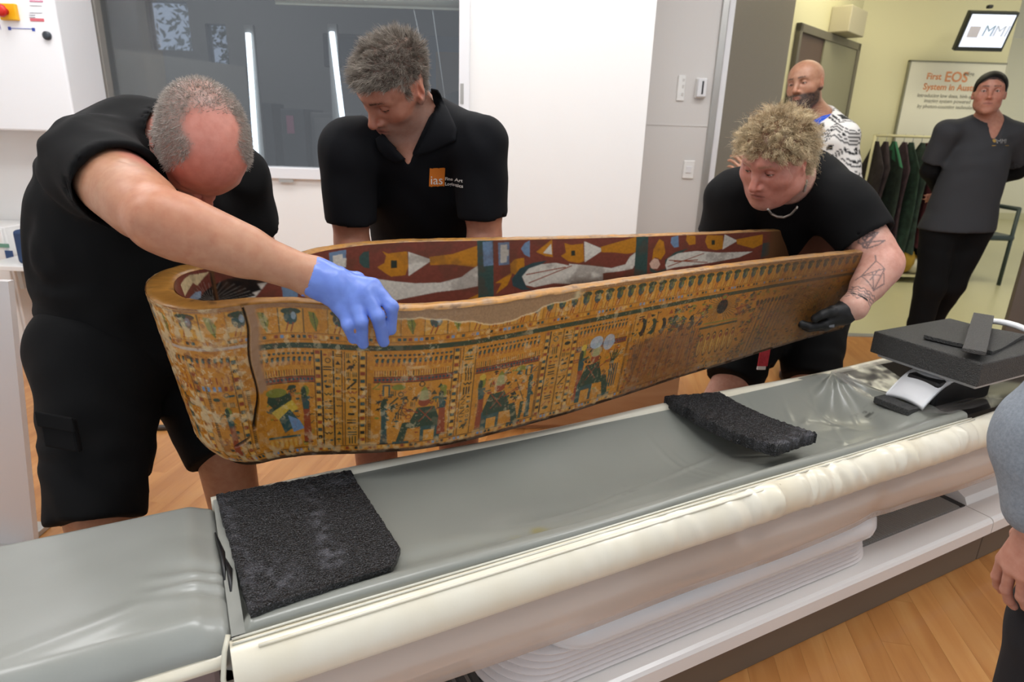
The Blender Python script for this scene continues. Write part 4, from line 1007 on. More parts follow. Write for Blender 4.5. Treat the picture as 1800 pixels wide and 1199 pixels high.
def text_col(x0, x1, v0, v1):
    cv.rect(x0, V_(v0), x1, V_(v1), K['gold'], .35)
    for x in (x0, x1): cv.line(x, V_(v0), x, V_(v1), .0014, K['dk'])
    y = V_(v0) + .009
    while y < V_(v1) - .006:
        c = K[R_.choice(DKS)]
        if R_.random() < .55: glyph((x0 + x1) / 2 + R_.uniform(-.002, .002), y, min(.0095, (x1 - x0) * .38), c); y += .0175
        else:
            for k in (.28, .72): glyph(x0 + (x1 - x0) * k, y, min(.0055, (x1 - x0) * .2), c)
            y += .0125
def cobra_small(x, y, r):
    r = r * 1.25
    cv.ell(x, y, r * .55, r, K['teal']); cv.ell(x + r * .2, y - r * .8, r * .6, r * .35, K['dk']); cv.line(x - r * .2, y + r * .8, x - r * .7, y + 2.3 * r, r * .28, K['redb']); cv.line(x + r * .3, y + r * .8, x, y + 2.3 * r, r * .28, K['redb'])
def canopy(x0, x1):
    x = x0 + .004
    while x < x1 - .003: cv.ell(x, V_(.300), .0034, .0026, K['dk' if int(x * 300) % 2 else 'teal']); x += .0095
    cv.rect(x0, V_(.325), x1, V_(.40), K['ochre2'], .5); x = x0 + .006
    while x < x1 - .004: cobra_small(x, V_(.338), .0042); x += .0108
    cv.rect(x0, V_(.405), x1, V_(.44), K['gold'], .5); x = x0 + .002
    while x < x1: cv.line(x, V_(.405), x, V_(.438), .0018, K['redb' if int(x * 900) % 3 else 'dk']); x += .0052
    cv.rect(x0, V_(.448), x1, V_(.482), K['redb']); x = x0 + .004
    while x < x1: cv.ell(x, V_(.465), .0028, .0036, K['tealdk']); x += .0078
    cv.line(x0, V_(.446), x1, V_(.446), .0015, K['dk']); cv.line(x0, V_(.485), x1, V_(.485), .0015, K['dk'])
def standing(x, v0, v1, body, head='olive', w=0.011, disc=None):
    y0, y1 = V_(v0), V_(v1); L = y1 - y0
    cv.poly([(x - w * .7, y0 + L * .2), (x + w * .7, y0 + L * .2), (x + w * .55, y0 + L * .5), (x + w * .8, y1), (x - w * .7, y1), (x - w * .5, y0 + L * .5)], K[body])
    cv.poly([(x - w * .75, y0 + L * .2), (x + w * .7, y0 + L * .2), (x + w * .45, y0 + L * .42), (x - w * .5, y0 + L * .42)], K['teal'])
    cv.ell(x, y0 + L * .11, w * .62, L * .09, K[head]); cv.ell(x - w * .3, y0 + L * .14, w * .45, L * .1, K['green'])
    if disc: cv.ell(x, y0, w * .6, w * .6, K[disc])
    cv.line(x + w * .4, y0 + L * .26, x + w * 1.5, y0 + L * .38, .0022, K['ochre2'])
    cv.line(x - w * .7, y1, x + w * .9, y1, .002, K['dk'])
def seated(x, v0, v1, w=0.05, flip=1):
    y0, y1 = V_(v0), V_(v1); L = y1 - y0; f = lambda a, b: (x + flip * a * w, y0 + b * L)
    cv.poly([f(.05, .62), f(.62, .62), f(.62, .98), f(.05, .98)], K['teal']); cv.poly([f(.15, .76), f(.45, .76), f(.45, .98), f(.15, .98)], K['ochre2'])
    cv.poly([f(-.05, .30), f(.42, .30), f(.60, .60), f(.55, .70), f(-.15, .66), f(-.25, .55)], K['green'])
    cv.poly([f(-.45, .58), f(.25, .56), f(.25, .68), f(-.30, .70), f(-.40, .97), f(-.62, .98)], K['green'])
    cv.poly([f(-.70, .95), f(-.25, .95), f(-.25, 1.0), f(-.70, 1.0)], K['teal'])
    cv.line(*f(-.02, .32), *f(.35, .58), .0022, K['redb']); cv.line(*f(.36, .32), *f(0, .58), .0022, K['redb'])
    cv.ell(*f(.12, .20), w * .16, L * .09, K['redb']); cv.poly([f(-.02, .16), f(.26, .16), f(.20, -.04), f(.12, -.10), f(.04, -.04)], K['olive']); cv.ell(*f(.12, .08), w * .2, L * .1, K['pale'], .35)
    cv.line(*f(-.05, .4), *f(-.5, .28), .003, K['redb']); cv.line(*f(-.45, .2), *f(-.72, .55), .002, K['dk'])
def fill_glyphs(x0, x1, v0, v1, n, rmax=.0095):
    for _ in range(n): glyph(R_.uniform(x0, x1), V_(R_.uniform(v0, v1)), R_.uniform(.0035, rmax), K[R_.choice(DKS + ['olive', 'redb'])])
# --- borders that run along the whole side
cv.rect(-.2, 0, UM + .1, V_(.025), K['wood'], .8)
x = -.16; k = 0
while x < UM:
    w = .047 if x < .7 else .034
    cv.rect(x, V_(.03), x + w * .94, V_(.172), K['ochre2' if k % 2 else 'gold'], .7)
    cv.line(x, V_(.03), x, V_(.172), .0013, K['green'])
    if k % 2 == 0 or x > .7:
        cv.ell(x + w * .48, V_(.082), w * .27, .015, K['teal']); cv.ell(x + w * .5, V_(.047), w * .40, .0065, K['green']); cv.ell(x + w * .6, V_(.073), w * .10, .008, K['lblue' if x < .6 else 'olive'], .6)
        for q in (-.08, .12): cv.line(x + w * (.46 + q), V_(.115), x + w * (.34 + q), V_(.166), .0026, K['redb'])
    else:
        cv.poly([(x + w * .2, V_(.045)), (x + w * .45, V_(.05)), (x + w * .62, V_(.10)), (x + w * .5, V_(.168)), (x + w * .28, V_(.11))], K['olive']); cv.line(x + w * .4, V_(.05), x + w * .52, V_(.16), .0014, K['green'])
    x += w; k += 1
cv.line(-.2, V_(.176), UM + .1, V_(.176), .0013, K['dk']); check_row(-.16, UM, .187, .0095); cv.line(-.2, V_(.215), UM + .1, V_(.215), .0012, K['dk'])
cv.rect(.262, V_(.235), UM + .1, V_(.268), K['green']); cv.rect(-.16, V_(.222), .25, V_(.24), K['lblue'], .55)
# --- scenes and text columns, from the head to the foot
def scene(x0, x1, parts):
    cv.rect(x0, V_(.285), x1, V_(.93), K['ochre2'], .25); canopy(x0, x1); fill_glyphs(x0 + .006, x1 - .006, .50, .74, int((x1 - x0) * 330)); fill_glyphs(x0 + .006, x1 - .006, .74, .92, int((x1 - x0) * 130), .006); parts()
def head_end():
    for u0 in (-.15, -.06, .03, .13):
        check_col(u0, .27, .93); ladder(u0 + .022, .45, .93); fill_glyphs(u0 + .03, u0 + .07, .5, .92, 26)
        x = u0
        while x < u0 + .085: cobra_small(x + .006, V_(.30), .0045); cv.line(x, V_(.4), x, V_(.44), .0022, K['redb']); cv.rect(x, V_(.455), x + .006, V_(.485), K['redb' if int(x * 500) % 2 else 'blue']); x += .0115
        standing(u0 + .055, .58, .93, R_.choice(['redb', 'teal', 'olive']))
    check_col(.215, .28, .93); ladder(.232, .5, .9)
head_end()
def s0():
    cv.poly([(.268, V_(.60)), (.275, V_(.53)), (.30, V_(.52)), (.322, V_(.58)), (.318, V_(.66)), (.29, V_(.68))], K['green']); cv.ell(.290, V_(.545), .022, .010, K['olive'])
    cv.poly([(.275, V_(.67)), (.322, V_(.60)), (.335, V_(.66)), (.29, V_(.73))], K['yel']); cv.poly([(.29, V_(.72)), (.315, V_(.66)), (.338, V_(.76)), (.30, V_(.82))], K['teal']); cv.poly([(.31, V_(.70)), (.335, V_(.74)), (.345, V_(.80)), (.32, V_(.82))], K['blue'])
    cv.rect(.262, V_(.84), .335, V_(.855), K['teal']); standing(.352, .50, .90, 'redb', 'olive', .013)
    for q in range(6): cv.rect(.264 + q * .011, V_(.865), .27 + q * .011, V_(.92), K['gold'])
scene(.262, .374, s0)
check_col(.381, .28, .93); text_col(.390, .412, .28, .93); text_col(.414, .430, .28, .93); text_col(.436, .464, .28, .93); check_col(.472, .28, .93); ladder(.486, .49, .93)
def s1():
    standing(.516, .60, .93, 'teal', 'green', .010, None); seated(.590, .56, .94, .078); standing(.640, .55, .90, 'redb', 'olive', .013, 'olive')
    cv.rect(.512, V_(.50), .528, V_(.58), K['teal']); cv.rect(.516, V_(.51), .524, V_(.58), K['ochre2']); cv.ell(.545, V_(.52), .014, .007, K['olive']); cv.ell(.55, V_(.57), .006, .006, K['dk'], ring=.4)
    for q in range(7): cv.line(.540 + q * .004, V_(.66 + .012 * q), .560 - q * .002, V_(.63 + .014 * q), .0016, K['dk'])
scene(.494, .660, s1)
check_col(.664, .28, .93); text_col(.678, .708, .28, .93)
def s2():
    standing(.731, .52, .92, 'redb', 'olive', .013, 'yel'); seated(.788, .54, .95, .082, -1); standing(.862, .57, .92, 'teal', 'teal', .009)
    cv.ell(.83, V_(.53), .016, .013, K['olive'], half='u'); cv.rect(.843, V_(.50), .862, V_(.57), K['teal']); cv.rect(.848, V_(.51), .857, V_(.57), K['ochre2']); cv.poly([(.84, V_(.78)), (.85, V_(.78)), (.846, V_(.92)), (.838, V_(.92))], K['green'])
scene(.711, .878, s2)
ladder(.882, .5, .93); check_col(.892, .28, .93); text_col(.901, .936, .28, .93); text_col(.938, .968, .28, .93); check_col(.975, .28, .93)
def s3():
    standing(1.008, .46, .9, 'redb', 'olive', .014, 'yel'); seated(1.06, .48, .93, .085, -1); cv.ell(1.045, V_(.44), .02, .017, K['lblue'], .8); cv.ell(1.085, V_(.46), .018, .022, K['lblue'], .7)
    for q in range(7): cv.rect(1.105 + .0075 * (q % 4), V_(.66 + .05 * (q // 4)), 1.109 + .0075 * (q % 4), V_(.86), K['tealdk'])
    for q in range(6): cv.line(1.11, V_(.64), 1.095 + q * .009, V_(.55), .0025, K['green'])
scene(.984, 1.142, s3)
ladder(1.15, .35, .93); text_col(1.16, 1.20, .29, .5); text_col(1.2, 1.235, .29, .5)
for q in range(6): cv.ell(1.19 + q * .035, V_(.40 + .012 * q), .012, .024, K['green' if q % 2 else 'dk']); cv.ell(1.182 + q * .035, V_(.39 + .012 * q), .008, .016, K['ochre2'])
for q in range(34): x = 1.165 + q * .0076; cv.line(x, V_(R_.uniform(.45, .58)), x - R_.uniform(-.012, .02), V_(R_.uniform(.75, .93)), R_.uniform(.0012, .0042), K[R_.choice(['dk', 'green', 'redb', 'tealdk'])], .8)
for q in range(40): glyph(R_.uniform(1.16, 1.40), V_(R_.uniform(.3, .7)), .007, K[R_.choice(DKS)])
fill_glyphs(1.28, 1.42, .29, .5, 80); fill_glyphs(1.16, 1.42, .5, .92, 120, .006)
# winged scarab on its stand
cx, cy = 1.475, V_(.365)
for q in range(34):
    a = math.radians(-62 + 304 * q / 33.0) - math.pi / 2 * 0; a = math.radians(20 + 320 * q / 33.0) + math.pi / 2 * -1
    r0, r1 = .018, .060
    cv.line(cx + r0 * math.cos(a) * 1.1, cy - r0 * math.sin(a) * .95, cx + r1 * math.cos(a) * 1.05, cy - r1 * math.sin(a) * .78 + .006, .0016, K['green' if q % 2 else 'dk'])
cv.ell(cx, cy, .020, .024, K['black']); cv.ell(cx, cy - .031, .012, .010, K['redb']); cv.ell(cx, cy - .031, .008, .006, K['olive'])
cv.line(1.408, V_(.545), 1.552, V_(.548), .007, K['green']); cv.line(1.42, V_(.505), 1.55, V_(.52), .004, K['olive'])
for q in range(6):
    x = 1.425 + q * .0245; cv.ell(x, V_(.72), .0095, .040, K['gold']); cv.ell(x, V_(.72), .0095, .040, K['dk'], ring=.72); cv.ell(x + .001, V_(.66), .005, .008, K['redb']); cv.line(x + .003, V_(.66), x + .001, V_(.82), .0022, K['redb'])
fill_glyphs(1.40, 1.43, .28, .5, 14); fill_glyphs(1.53, 1.60, .28, .5, 30); fill_glyphs(1.565, 1.62, .28, .93, 70); fill_glyphs(1.40, 1.58, .86, .93, 40, .005); fill_glyphs(1.40, 1.42, .56, .93, 24, .006)
for q in range(9):
    x = 1.60 + q * .0155; cv.line(x + .02, V_(.42), x - .004, V_(.92), R_.uniform(.002, .006), K[R_.choice(['dk', 'green', 'brown'])]); cv.ell(x + .022, V_(.40), .006, .009, K['dk'])
for q in range(13):
    r = .02 + q * .0075; cv.ell(1.80, V_(.66), r * 1.15, r, K['dk' if q % 2 else 'brown'], .7, ring=max(.0, (1 - .0022 / r) ** 2), half='u')
fill_glyphs(1.62, 2.08, .28, .93, 420, .0075)
for q in range(26): x = 1.76 + q * .0125; cv.line(x, V_(R_.uniform(.3, .6)), x - .02, V_(R_.uniform(.7, .93)), .0018, K['dk'], .6)
cv.line(.2, V_(.936), UM, V_(.936), .0013, K['dk']); check_row(-.16, UM, .944, .0085); cv.rect(-.2, V_(.972), UM + .1, V_(1.2), K['brown'])
cv.blur()
# --- wear, stains and flaked plaster, sampled on the vertices
NU, NVv = 1640, 236
uu, vv = np.meshgrid(np.linspace(-.16, UM, NU), np.linspace(0, 1, NVv), indexing='ij')
P3 = c_outer(uu, vv)
paint = cv.sample(uu, vv * HV)
q3 = np.stack([uu * 1.0, vv * HV, 0 * uu], -1)
n1 = fbm(q3 * 26 + 3); n2 = fbm(q3 * 90 + 9, 4); n3 = fbm(q3 * 300 + 5, 3); n4 = fbm(q3 * 9 + 40, 3)
paint = np.clip(paint, 0, 1) ** 1.08 * (0.84 + 0.30 * n3)[..., None] * (0.90 + 0.2 * n1)[..., None]
mixc = lambda p, c, k: p * (1 - k[..., None]) + np.asarray(c) * k[..., None]
headw = 1 - sstep(.10, .30, uu)
fl_ = sstep(.60 - .10 * headw, .66 - .08 * headw, n2) * (0.25 + 0.75 * sstep(.45, .6, n1)) * (.38 + .62 * headw) * (1 - .8 * sstep(1.1, 1.5, uu))
paint = mixc(paint, K['cream'], fl_ * .85)
n5 = fbm(q3 * 230 + 60, 3); paint = mixc(paint, K['cream'], sstep(.66, .71, n5) * sstep(.40, .55, n1) * (1 - .7 * sstep(1.3, 1.7, uu)) * (.22 + .4 * headw)); paint = mixc(paint, hexc('7a3c18'), sstep(.60, .68, fbm(q3 * 120 + 90, 3)) * (.18 + .4 * headw))
fl2 = headw * sstep(.52, .60, n1) * sstep(.35, .5, n2); paint = mixc(paint, hexc('bd9e74'), fl2 * .75)
low = sstep(.80, .97, vv) * sstep(.47, .62, n2) * (1 - sstep(.25, .6, uu) * .5); paint = mixc(paint, hexc('bfa173'), low * .8)
# bare plaster along the worn rim and beside the crack
worn = (1 - sstep(.055, .075, vv - .045 * (n1 - .5) - .09 * np.exp(-((uu - .76) / .10) ** 2) * (1) + 0 * uu)) * sstep(.50, .56, uu) * (1 - sstep(.93, .99, uu))
paint = mixc(paint, hexc('9c7a58') * (0.8 + 0.4 * n3[..., None]), worn)
edge_w = np.exp(-((worn - .5) / .2) ** 2) * (uu > .48) * (uu < 1.0) * (vv < .2); paint = mixc(paint, K['cream'], edge_w * .7)
ck = .252 + .004 * np.sin(vv * 14) + .012 * (n4 - .5) - .012 * sstep(.5, .75, vv)
bare = np.exp(-((uu - ck - .011) / .011) ** 2) * (vv < .55) * sstep(.40, .46, n1 + .1 * (vv < .3)); paint = mixc(paint, hexc('9a7352'), np.clip(bare * 1.3, 0, 1))
crack = np.exp(-((uu - ck) / (.0016 + .0022 * sstep(.5, .7, vv))) ** 2) * (1 - sstep(.74, .77, vv)); paint = mixc(paint, hexc('120b06'), crack)
hole = np.exp(-(((uu - .20) / .022) ** 2 + ((vv - .83 + (uu - .2) * 1.2) / .012) ** 2)); paint = mixc(paint, hexc('3a2413'), sstep(.3, .7, hole))
# brown grime towards the foot, purple-brown stain in the middle
foot = sstep(1.36, 1.80, uu + .25 * (n1 - .5) + .12 * (vv - .5)); paint = mixc(paint, hexc('583e27') * (0.7 + .6 * n3[..., None]), foot * .66); paint = paint * (1 - .18 * foot[..., None])
st = sstep(.42, .58, vv + .25 * (n1 - .5)) * sstep(1.13, 1.19, uu + .05 * (n2 - .5)) * (1 - sstep(1.36, 1.44, uu - .1 * (vv - .5))); paint = mixc(paint, hexc('6e4630') * (0.8 + .4 * n3[..., None]), st * .66)
st2 = sstep(.5, .8, n4) * sstep(1.0, 1.3, uu) * .35; paint = mixc(paint, hexc('5a3f26'), st2)
paint = mixc(paint, hexc('46301d'), sstep(.975, .99, vv))
# relief: paint thickness, crack groove, chipped lower edge
dsp = (n2 - .5) * .0012 + fl_ * .0006 - crack * .010 - sstep(.3, .7, hole) * .008 - worn * .002 - sstep(.965, 1.0, vv) * .004 * sstep(.45, .6, n1)
step = np.where(uu > ck, .0025, 0) * (1 - sstep(.6, .8, vv)) * (1 - sstep(.25, .33, uu)); dsp = dsp + step
tu = np.gradient(P3, axis=0); tv = np.gradient(P3, axis=1); nr = np.cross(tu, tv); nr /= np.linalg.norm(nr, axis=-1, keepdims=True) + 1e-12
if (nr[NU // 2, NVv // 2] @ NN) > 0: nr = -nr
P3 = P3 + nr * dsp[..., None]
cof = empty('painted_coffin', C_O + DD * 0.9 - ZZ * 0.33, 'ancient painted wooden coffin base held open side up by the handlers', 'coffin')
M_paint = mat('old_paint', None, 0.42, attr='Col', bump=(420, 0.25, 0.0008), coat=0.15)
grid_mesh('painted_side', P3, M_paint, cof, True, paint)
# far outside, plain and not seen
u2, v2 = np.meshgrid(np.linspace(.16, UM, 220), np.linspace(0, 1, 30), indexing='ij')
base_c = np.array(hexc('96682c'))[None, None] * (0.7 + .6 * fbm(np.stack([u2 * 40, v2 * 14, 0 * u2], -1)))[..., None]
o = grid_mesh('far_side', c_outer(u2, v2, 1), M_paint, cof, True, base_c, flip=True); o['label'] = 'ochre painted far side'
# foot board, outside
a0 = P3[-1]; b0 = c_outer(np.full(NVv, UM), np.linspace(0, 1, NVv), 1); tt = np.linspace(0, 1, 60)
G = a0[None] * (1 - tt)[:, None, None] + b0[None] * tt[:, None, None]
fc = np.array(hexc('6e4d2c'))[None, None] * (0.6 + .8 * fbm(np.stack([np.broadcast_to(tt[:, None] * 8, G.shape[:2]), np.broadcast_to(np.linspace(0, 12, NVv)[None], G.shape[:2]), 0 * G[..., 0]], -1)))[..., None]
grid_mesh('foot_board', G, M_paint, cof, True, fc)
# inside of the far wall with its figures on red-brown
INP = [["blue",[[0.485,0.021],[0.534,0.017],[0.532,0.159],[0.485,0.142]]],["white",[[0.496,0.05],[0.524,0.046],[0.524,0.079],[0.534,0.084],[0.532,0.155],[0.496,0.138]]],["teal",[[0.601,0.05],[0.601,0.192],[0.584,0.18],[0.571,0.138],[0.571,0.088],[0.584,0.054]]],["ochre",[[0.636,0.059],[0.652,0.084],[0.708,0.075],[0.711,0.201],[0.702,0.276],[0.66,0.28],[0.641,0.238],[0.622,0.188],[0.642,0.159],[0.647,0.1]]],["dark",[[0.66,0.142],[0.678,0.146],[0.678,0.209],[0.66,0.209]]],["white",[[0.711,0.079],[0.777,0.155],[0.711,0.285]]],["ochre",[[0.768,0.13],[0.834,0.109],[0.902,0.042],[0.903,0.234],[0.87,0.218],[0.836,0.201],[0.771,0.201]]],["white",[[0.612,0.28],[0.671,0.322],[0.73,0.351],[0.801,0.356],[0.859,0.314],[0.883,0.259],[0.905,0.218],[0.906,0.402],[0.861,0.423],[0.788,0.439],[0.719,0.469],[0.658,0.494],[0.623,0.464]]],["ochre",[[0.908,0.473],[0.908,0.54],[0.861,0.544]]],["teal",[[0.9,0.0],[0.946,0.0],[0.955,0.544],[0.91,0.544]]],["blue",[[0.916,0.013],[0.944,0.004],[0.949,0.218],[0.921,0.226]]],["blue",[[0.96,0.021],[0.993,0.017],[0.996,0.218],[0.965,0.222]]],["white",[[0.968,0.042],[0.987,0.038],[0.987,0.084],[0.993,0.084],[0.993,0.138],[0.988,0.138],[0.988,0.197],[0.969,0.201]]],["blue",[[1.054,0.008],[1.057,0.159],[1.04,0.134],[1.029,0.079],[1.039,0.029]]],["ochre",[[1.122,0.0],[1.128,0.167],[1.105,0.155],[1.075,0.113]]],["white",[[1.12,0.042],[1.125,0.142],[1.097,0.126]]],["ochre",[[1.012,0.172],[1.04,0.163],[1.043,0.259],[1.024,0.326],[1.002,0.293],[0.999,0.213]]],["ochre",[[1.009,0.285],[0.957,0.381],[0.976,0.385],[0.961,0.481],[0.994,0.406]]],["tealdk",[[1.006,0.351],[1.029,0.259],[1.067,0.213],[1.112,0.197],[1.087,0.247],[1.05,0.289],[1.039,0.356],[1.053,0.439],[1.073,0.464],[1.04,0.464],[1.01,0.418]]],["white",[[1.037,0.335],[1.056,0.264],[1.094,0.23],[1.139,0.222],[1.213,0.28],[1.296,0.318],[1.303,0.481],[1.219,0.448],[1.138,0.418],[1.078,0.444],[1.05,0.418]]],["ochre",[[1.161,0.038],[1.182,0.059],[1.221,0.05],[1.23,0.222],[1.213,0.238],[1.178,0.213],[1.153,0.159],[1.169,0.13]]],["dark",[[1.185,0.113],[1.197,0.113],[1.199,0.163],[1.186,0.163]]],["white",[[1.224,0.029],[1.292,0.117],[1.232,0.234]]],["white",[[1.226,0.029],[1.285,0.105],[1.234,0.23]]],["ochre",[[1.281,0.088],[1.326,0.054],[1.397,0.0],[1.405,0.159],[1.373,0.172],[1.331,0.151],[1.284,0.142]]],["white",[[1.403,0.159],[1.407,0.28],[1.399,0.335],[1.35,0.351],[1.296,0.356],[1.183,0.322],[1.182,0.238],[1.251,0.268],[1.325,0.31],[1.372,0.28],[1.384,0.205]]],["teal",[[1.399,0.0],[1.441,0.0],[1.454,0.41],[1.407,0.427]]],["pink",[[1.471,0.234],[1.488,0.251],[1.499,0.31],[1.49,0.356],[1.468,0.351],[1.458,0.293]]],["ochre",[[1.482,0.029],[1.499,0.059],[1.512,0.184],[1.499,0.259],[1.477,0.226],[1.466,0.255],[1.466,0.138]]],["teal",[[1.46,0.331],[1.491,0.385],[1.521,0.364],[1.515,0.264],[1.548,0.184],[1.6,0.146],[1.551,0.238],[1.524,0.305],[1.524,0.377],[1.493,0.418],[1.465,0.381]]],["white",[[1.518,0.322],[1.524,0.247],[1.562,0.197],[1.63,0.184],[1.724,0.226],[1.869,0.251],[1.811,0.31],[1.737,0.331],[1.653,0.347],[1.557,0.356],[1.526,0.377]]],["blue",[[1.551,0.0],[1.559,0.126],[1.542,0.134],[1.526,0.079],[1.526,0.017]]],["ochre",[[1.583,0.0],[1.617,0.013],[1.622,0.105],[1.598,0.113],[1.583,0.059]]],["ochre",[[1.661,0.008],[1.726,0.021],[1.737,0.18],[1.707,0.192],[1.674,0.163],[1.658,0.079]]],["dark",[[1.683,0.071],[1.696,0.071],[1.699,0.126],[1.686,0.126]]],["white",[[1.732,0.008],[1.793,0.096],[1.734,0.192]]],["ochre",[[1.785,0.079],[1.899,0.033],[1.905,0.163],[1.867,0.209],[1.793,0.138]]],["tealdk",[[1.907,0.151],[1.938,0.142],[1.946,0.314],[1.911,0.351]]],["black",[[0.103,0.201],[0.148,0.184],[0.175,0.159],[0.213,0.113],[0.246,0.075],[0.277,0.071],[0.315,0.13],[0.304,0.176],[0.287,0.222],[0.27,0.272],[0.202,0.297],[0.115,0.255]]],["bluepale",[[0.084,0.18],[0.108,0.155],[0.144,0.134],[0.17,0.138],[0.161,0.18],[0.134,0.184],[0.109,0.201]]],["white",[[0.298,0.13],[0.317,0.13],[0.287,0.234],[0.27,0.28],[0.259,0.264],[0.274,0.238],[0.273,0.218],[0.292,0.209],[0.285,0.188],[0.304,0.176]]],["blue",[[0.345,0.176],[0.386,0.238],[0.381,0.335],[0.347,0.305]]],["cream",[[0.076,0.05],[0.106,0.029],[0.137,0.017],[0.172,0.025],[0.211,0.021],[0.186,0.067],[0.158,0.096],[0.142,0.071],[0.117,0.1],[0.084,0.13]]]]
ci = Canvas(-.1, UM + .01, 0.33, 0.0010, K['ground'])
for (c, pts) in INP:
    pts = [(a, b * HV) for a, b in pts]
    ci.poly(pts, K[c])
for (a, b, c, d) in ((1.05, .32, 1.17, .27), (1.06, .40, 1.19, .26), (1.53, .34, 1.66, .22), (1.53, .27, 1.68, .33), (1.55, .29, 1.64, .29)): ci.line(a, b * HV, c, d * HV, .0035, K['redb'])
for q in range(26):
    a = math.radians(-20 + 9 * q); ci.line(.20 + .012 * math.cos(a), .24 * HV - .012 * math.sin(a), .20 + .09 * math.cos(a), .24 * HV - .055 * math.sin(a), .0008, K['white'], .55)
ci.line(.217, 0, .213, .12, .010, hexc('6a4a2c')); ci.line(.214, 0.01, .211, .12, .0025, K['black'])
ci.blur(); ci.blur()
u4, v4 = np.meshgrid(np.linspace(-.1, UM - .03, 1100), np.linspace(0, 1, 170) ** 1.25, indexing='ij')
pin = ci.sample(u4, v4 * HV); q4 = np.stack([u4, v4 * HV, 0 * u4 + 3], -1)
m1 = fbm(q4 * 22); m2 = fbm(q4 * 160, 3)
pin = pin * (.80 + .4 * m2)[..., None]; pin = mixc(pin, hexc('5a4030'), sstep(.55, .7, m1) * .4)
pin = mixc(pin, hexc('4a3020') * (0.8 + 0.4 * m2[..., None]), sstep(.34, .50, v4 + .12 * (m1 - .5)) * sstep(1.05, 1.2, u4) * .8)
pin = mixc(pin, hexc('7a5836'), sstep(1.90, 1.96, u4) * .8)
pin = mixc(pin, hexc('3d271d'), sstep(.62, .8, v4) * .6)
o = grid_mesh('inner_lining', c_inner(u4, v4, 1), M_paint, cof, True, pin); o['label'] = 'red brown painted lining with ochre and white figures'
u5, v5 = np.meshgrid(np.linspace(.1, UM - .03, 260), np.linspace(0, 1, 30), indexing='ij')
grid_mesh('inner_lining', c_inner(u5, v5, -1), M_paint, cof, True, np.broadcast_to(np.array(hexc('5e3427')), u5.shape + (3,)) * (.75 + .5 * fbm(np.stack([u5 * 30, v5 * 10, 0 * u5], -1)))[..., None], flip=True)
ia = c_inner(np.full(40, UM - .03), np.linspace(0, 1, 40), -1); ib = c_inner(np.full(40, UM - .03), np.linspace(0, 1, 40), 1); tt = np.linspace(0, 1, 40)
G = ia[None] * (1 - tt)[:, None, None] + ib[None] * tt[:, None, None]
grid_mesh('inner_foot', G, M_paint, cof, True, np.array(hexc('55301f'))[None, None] * (.6 + .8 * fbm(np.stack([np.broadcast_to(tt[:, None] * 9, (40, 40)), np.broadcast_to(tt[None] * 9, (40, 40)), np.zeros((40, 40))], -1)))[..., None])
# rim: worn ochre edge all round
uR = np.linspace(-UM, UM, 900)
def ring_pts(k):
    t = (0, .06, .25, .5, .75, .94, 1)[k]; z = (-.004, .001, .0025, .003, .0025, .001, -.004)[k]
    a = c_outer(uR, 0 * uR, -1); uc = np.sign(uR) * np.minimum(np.abs(uR), UM - .03)
    b = c_inner(uc, 0 * uR, -1)
    jag = (fbm(np.stack([uR * 30, 0 * uR + k * .3, 0 * uR], -1)) - .5)[:, None] * .005
    return a * (1 - t) + b * t + C_ZT * (z + jag)
G = np.stack([ring_pts(k) for k in range(7)], 1)
rc_ = np.stack([np.broadcast_to(uR[:, None], (900, 7)), np.broadcast_to(np.arange(7)[None] * .02, (900, 7)), np.zeros((900, 7))], -1)
rn = fbm(rc_ * 40); rn2 = fbm(rc_ * 160 + 7, 3)
rcol = np.array(hexc('b5803a'))[None, None] * (.65 + .6 * rn2)[..., None]; wn = sstep(.5, .57, np.abs(rc_[..., 0])) * sstep(.42, .55, rn)
rcol = rcol * (1 - .75 * wn[..., None]) + np.array(hexc('9a7a58')) * .75 * wn[..., None]; ft = sstep(1.3, 1.8, np.abs(rc_[..., 0])); rcol = rcol * (1 - .5 * ft[..., None]) + np.array(hexc('8a6846')) * .5 * ft[..., None]
rcol = rcol * (1 - .6 * sstep(.66, .72, rn)[..., None]) + np.array(hexc('4a2c18')) * .6 * sstep(.66, .72, rn)[..., None]
grid_mesh('rim', G, M_paint, cof, True, rcol)
tt = np.linspace(0, 1, 80)
e0, e1 = G[-1], G[0]
GF = np.stack([e0[k][None] * (1 - tt)[:, None] + e1[k][None] * tt[:, None] for k in range(7)], 1) + C_ZT * ((fbm(np.stack([tt * 6, tt * 0, tt * 0], -1)) - .5) * .004)[:, None, None]
grid_mesh('foot_rim', GF, M_paint, cof, True, np.broadcast_to(np.array(hexc('8a6440')), GF.shape) * (.7 + .6 * fbm(np.stack([np.broadcast_to(tt[:, None] * 20, (80, 7)), np.broadcast_to(np.arange(7)[None] * .4, (80, 7)), np.zeros((80, 7))], -1)))[..., None])
# floor boards inside and underneath
uB = np.linspace(0, UM, 160)
for nm, vv_, fn, hx in (('floor_board', 1.0, c_inner, '3d281c'), ('base_board', 1.0, c_outer, '3a2718')):
    a = fn(uB, 0 * uB + vv_, -1); b = fn(uB, 0 * uB + vv_, 1); tt = np.linspace(0, 1, 8)
    G = a[:, None] * (1 - tt)[None, :, None] + b[:, None] * tt[None, :, None]
    grid_mesh(nm, G, mat('board_%s' % nm, hx, 0.7, noise=(12, '5a4028', 4)), cof, True)

